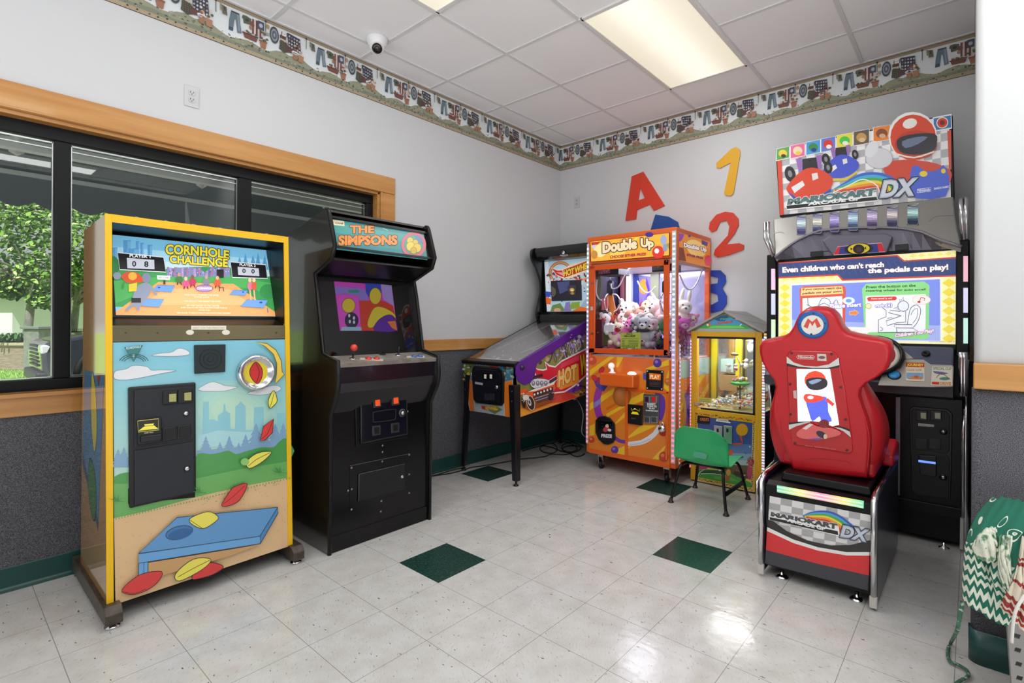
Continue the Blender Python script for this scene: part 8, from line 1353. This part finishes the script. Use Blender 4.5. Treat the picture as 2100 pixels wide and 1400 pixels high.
# folded aprons: green batik over the rim
def batik():
    m = bpy.data.materials.new('green_batik'); m.use_nodes = True; nt = m.node_tree; b = nt.nodes['Principled BSDF']; N = nt.nodes.new; L = nt.links.new; b.inputs['Roughness'].default_value = .9
    uv = N('ShaderNodeUVMap'); s = N('ShaderNodeSeparateXYZ'); L(uv.outputs[0], s.inputs[0])
    def mth(op, a, c=None, d=None):
        n = N('ShaderNodeMath'); n.operation = op
        for i, v in enumerate((a, c, d)):
            if v is None: continue
            if isinstance(v, (int, float)): n.inputs[i].default_value = v
            else: L(v, n.inputs[i])
        return n.outputs[0]
    zig = mth('MULTIPLY', mth('PINGPONG', mth('MULTIPLY', s.outputs[0], 16), 1), .035); st = mth('FRACT', mth('MULTIPLY', mth('ADD', s.outputs[1], zig), 15)); band = mth('GREATER_THAN', st, .5); low = mth('LESS_THAN', s.outputs[1], .42)
    vo = N('ShaderNodeTexVoronoi'); vo.inputs['Scale'].default_value = 5; L(uv.outputs[0], vo.inputs['Vector']); fl_ = mth('LESS_THAN', mth('ABSOLUTE', mth('SUBTRACT', mth('FRACT', mth('MULTIPLY', vo.outputs['Distance'], 5)), .5)), .13); near = mth('LESS_THAN', vo.outputs['Distance'], .42); hi = mth('MULTIPLY', mth('MULTIPLY', fl_, near), mth('GREATER_THAN', s.outputs[1], .48))
    f = mth('MAXIMUM', mth('MULTIPLY', band, low), hi); mx = N('ShaderNodeMix'); mx.data_type = 'RGBA'; mx.inputs['A'].default_value = (*lin('1d6b56'), 1); mx.inputs['B'].default_value = (*lin('dfe4d4'), 1); L(f, mx.inputs['Factor']); L(mx.outputs['Result'], b.inputs['Base Color']); return m
BAT = batik()
def cloth(fn, nu, nv, name, ms, lab, cat):
    m = M(); m.grid(fn, nu, nv); o = m.build(name, ms, solid=.004); me = o.data; uvl = me.uv_layers.new(name='UVMap'); 
    for lp in me.loops: i = lp.vertex_index; uvl.data[lp.index].uv = ((i % (nu+1))/nu, (i//(nu+1))/nv)
    return tag(o, lab, cat)
def spread(rows):
    R = [catmull([Vector(p) for p in r], 6, closed=False) for r in rows]
    def f(u, v):
        x = v*(len(R)-1); i = min(int(x), len(R)-2); t = x-i; c = [r[min(int(round(u*(len(r)-1))), len(r)-1)] for r in (R[max(i-1, 0)], R[i], R[i+1], R[min(i+2, len(R)-1)])]
        w = Vector((0, .006*sin(u*21+v*9)+.005*sin(v*27+u*6)*u, .003*sin(u*33)))
        return w+.5*((2*c[1])+(c[2]-c[0])*t+(2*c[0]-5*c[1]+4*c[2]-c[3])*t*t+(3*c[1]-c[0]-3*c[2]+c[3])*t**3)
    return f
def kp(x, y, d): return ony(1900+x/3.5, 1000+y/3.5, d)
cloth(spread([[kp(262, 815, -2.17), kp(330, 865, -2.2), kp(430, 920, -2.2), kp(520, 970, -2.2), kp(600, 985, -2.17)], [kp(262, 660, -2.17), kp(340, 690, -2.21), kp(440, 720, -2.2), kp(530, 780, -2.21), kp(610, 900, -2.17)], [kp(275, 500, -2.16), kp(350, 540, -2.23), kp(430, 600, -2.2), kp(500, 640, -2.22), kp(590, 740, -2.17)], [kp(285, 380, -2.12), kp(350, 400, -2.21), kp(430, 420, -2.18), kp(520, 480, -2.21), kp(640, 560, -2.17)], [kp(340, 240, -2.08), kp(400, 300, -2.16), kp(470, 300, -2.15), kp(540, 330, -2.17), kp(700, 350, -2.17)], [kp(400, 150, -2.02), kp(460, 180, -2.09), kp(540, 200, -2.11), kp(620, 240, -2.13), kp(760, 300, -2.15)], [kp(470, 85, -1.96), kp(540, 75, -2.0), kp(620, 90, -2.03), kp(700, 105, -2.05), kp(800, 130, -2.05)], [kp(480, 110, -1.9), kp(540, 100, -1.9), kp(620, 110, -1.9), kp(700, 120, -1.9), kp(800, 140, -1.9)]]), 24, 42, 'apron', BAT, 'green and white batik apron draped over the grey basket', 'apron')
BAT2 = mat('cream_batik', 'd9dccb', .9, noise=(45, '5f8a6a', .52, .6)); cloth(spread([[kp(345, 480, -2.235), kp(400, 520, -2.25), kp(470, 530, -2.24), kp(505, 500, -2.235)], [kp(330, 430, -2.235), kp(390, 400, -2.27), kp(460, 400, -2.26), kp(510, 420, -2.235)], [kp(360, 370, -2.23), kp(400, 330, -2.26), kp(460, 320, -2.25), kp(505, 360, -2.23)], [kp(420, 310, -2.22), kp(450, 290, -2.23), kp(480, 285, -2.23), kp(500, 300, -2.22)]]), 16, 16, 'apron_pocket', BAT2, 'cream zigzag cloth bundle tucked into the green apron', 'cloth')
cloth(spread([[kp(550, 720, -2.235), kp(590, 730, -2.24), kp(610, 700, -2.235)], [kp(520, 600, -2.235), kp(570, 620, -2.25), kp(610, 640, -2.235)], [kp(515, 460, -2.235), kp(540, 480, -2.25), kp(600, 520, -2.235)], [kp(520, 350, -2.23), kp(560, 340, -2.23), kp(612, 350, -2.22)]]), 14, 18, 'apron_fold', BAT2, 'cream zigzag cloth strip hanging right of the bundle', 'cloth')
def stripes():
    m = bpy.data.materials.new('striped_towel'); m.use_nodes = True; nt = m.node_tree; b = nt.nodes['Principled BSDF']; N = nt.nodes.new; L = nt.links.new; b.inputs['Roughness'].default_value = .95; uv = N('ShaderNodeUVMap'); s = N('ShaderNodeSeparateXYZ'); L(uv.outputs[0], s.inputs[0]); r = N('ShaderNodeValToRGB'); r.color_ramp.interpolation = 'CONSTANT'; e = r.color_ramp.elements; cr, rd = (*lin('ddd3c0'), 1), (*lin('9c3a38'), 1); e[0].color = cr; e[1].position = .06; e[1].color = rd
    for p, c in ((.12, cr), (.16, rd), (.25, cr), (.29, rd), (.34, cr), (.5, rd), (.54, cr), (.72, rd), (.76, cr), (.78, rd), (.80, cr)): q = e.new(p); q.color = c
    L(s.outputs[1], r.inputs[0]); L(r.outputs[0], b.inputs['Base Color']); return m
cloth(spread([[kp(530, 860, -2.235), kp(600, 920, -2.245), kp(660, 990, -2.24), kp(740, 1060, -2.235)], [kp(560, 790, -2.24), kp(630, 850, -2.25), kp(690, 900, -2.24), kp(760, 960, -2.235)], [kp(620, 670, -2.24), kp(670, 700, -2.25), kp(720, 730, -2.24), kp(780, 760, -2.235)], [kp(660, 540, -2.22), kp(690, 550, -2.23), kp(730, 560, -2.23), kp(790, 570, -2.22)], [kp(690, 350, -2.17), kp(720, 350, -2.18), kp(760, 355, -2.18), kp(800, 360, -2.17)]]), 18, 34, 'towel', stripes(), 'cream towel with red stripes hanging over the basket', 'towel')
m = M(); m.tube(catmull([kp(705, 770, -2.255), kp(650, 860, -2.265), kp(625, 950, -2.26), kp(612, 1110, -2.24)], 6, closed=False), .004, 8); tag(m.build('white_cord', mat('cord_white', 'e4e2de', .7)), 'white apron string hanging down the front of the basket', 'string')
m = M(); P = [kp(258, 820, -2.16), kp(240, 920, -2.17), kp(220, 1020, -2.17)]+[fl(x, y, (1900, 1000, 3.5), .012) for x, y in ((175, 1110), (152, 1170), (165, 1240), (230, 1270), (290, 1310), (298, 1350), (240, 1385), (190, 1420))]; m.tube(catmull(P, 6, closed=False), .0055, 8); tag(m.build('green_apron_tie', mat('green_tie', '3f6a54', .9, noise=(90, 'b8c4b0', .55, .65))), 'green twisted apron tie trailing onto the floor', 'apron tie')
w = bpy.data.worlds.new('world'); bpy.context.scene.world = w; w.use_nodes = True
nt = w.node_tree; bg = nt.nodes['Background']; g = nt.nodes.new('ShaderNodeTexCoord'); sz = nt.nodes.new('ShaderNodeSeparateXYZ'); mr = nt.nodes.new('ShaderNodeMapRange')
nt.links.new(g.outputs['Generated'], sz.inputs[0]); nt.links.new(sz.outputs[2], mr.inputs['Value'])
for k, v in (('From Min', -.12), ('From Max', .0), ('To Min', LOW_FILL), ('To Max', WORLD)): mr.inputs[k].default_value = v      # brightness added below the horizon to lift the ceiling, sky above
nt.links.new(mr.outputs[0], bg.inputs[1]); bg.inputs[0].default_value = (.95, .97, 1, 1)
sd = bpy.data.lights.new('sun', 'SUN'); sd.energy = SUN; sd.angle = .01; sd.color = (1, .96, .88); so = bpy.data.objects.new('sun', sd); C.objects.link(so)
so.rotation_euler = Vector((-.45, .3, -.85)).to_track_quat('-Z', 'Y').to_euler()
sc = bpy.context.scene; sc.view_settings.view_transform = 'Standard'; sc.view_settings.look = 'None'; sc.view_settings.gamma = 1; sc.view_settings.use_curve_mapping = False
sc.view_settings.exposure = EXPO
sc.cycles.use_denoising = True; sc.cycles.max_bounces = 8; sc.cycles.diffuse_bounces = 4; sc.cycles.glossy_bounces = 4; sc.cycles.transparent_max_bounces = 16; sc.cycles.transmission_bounces = 6
sc.cycles.caustics_reflective = False; sc.cycles.caustics_refractive = False; sc.cycles.sample_clamp_indirect = 4
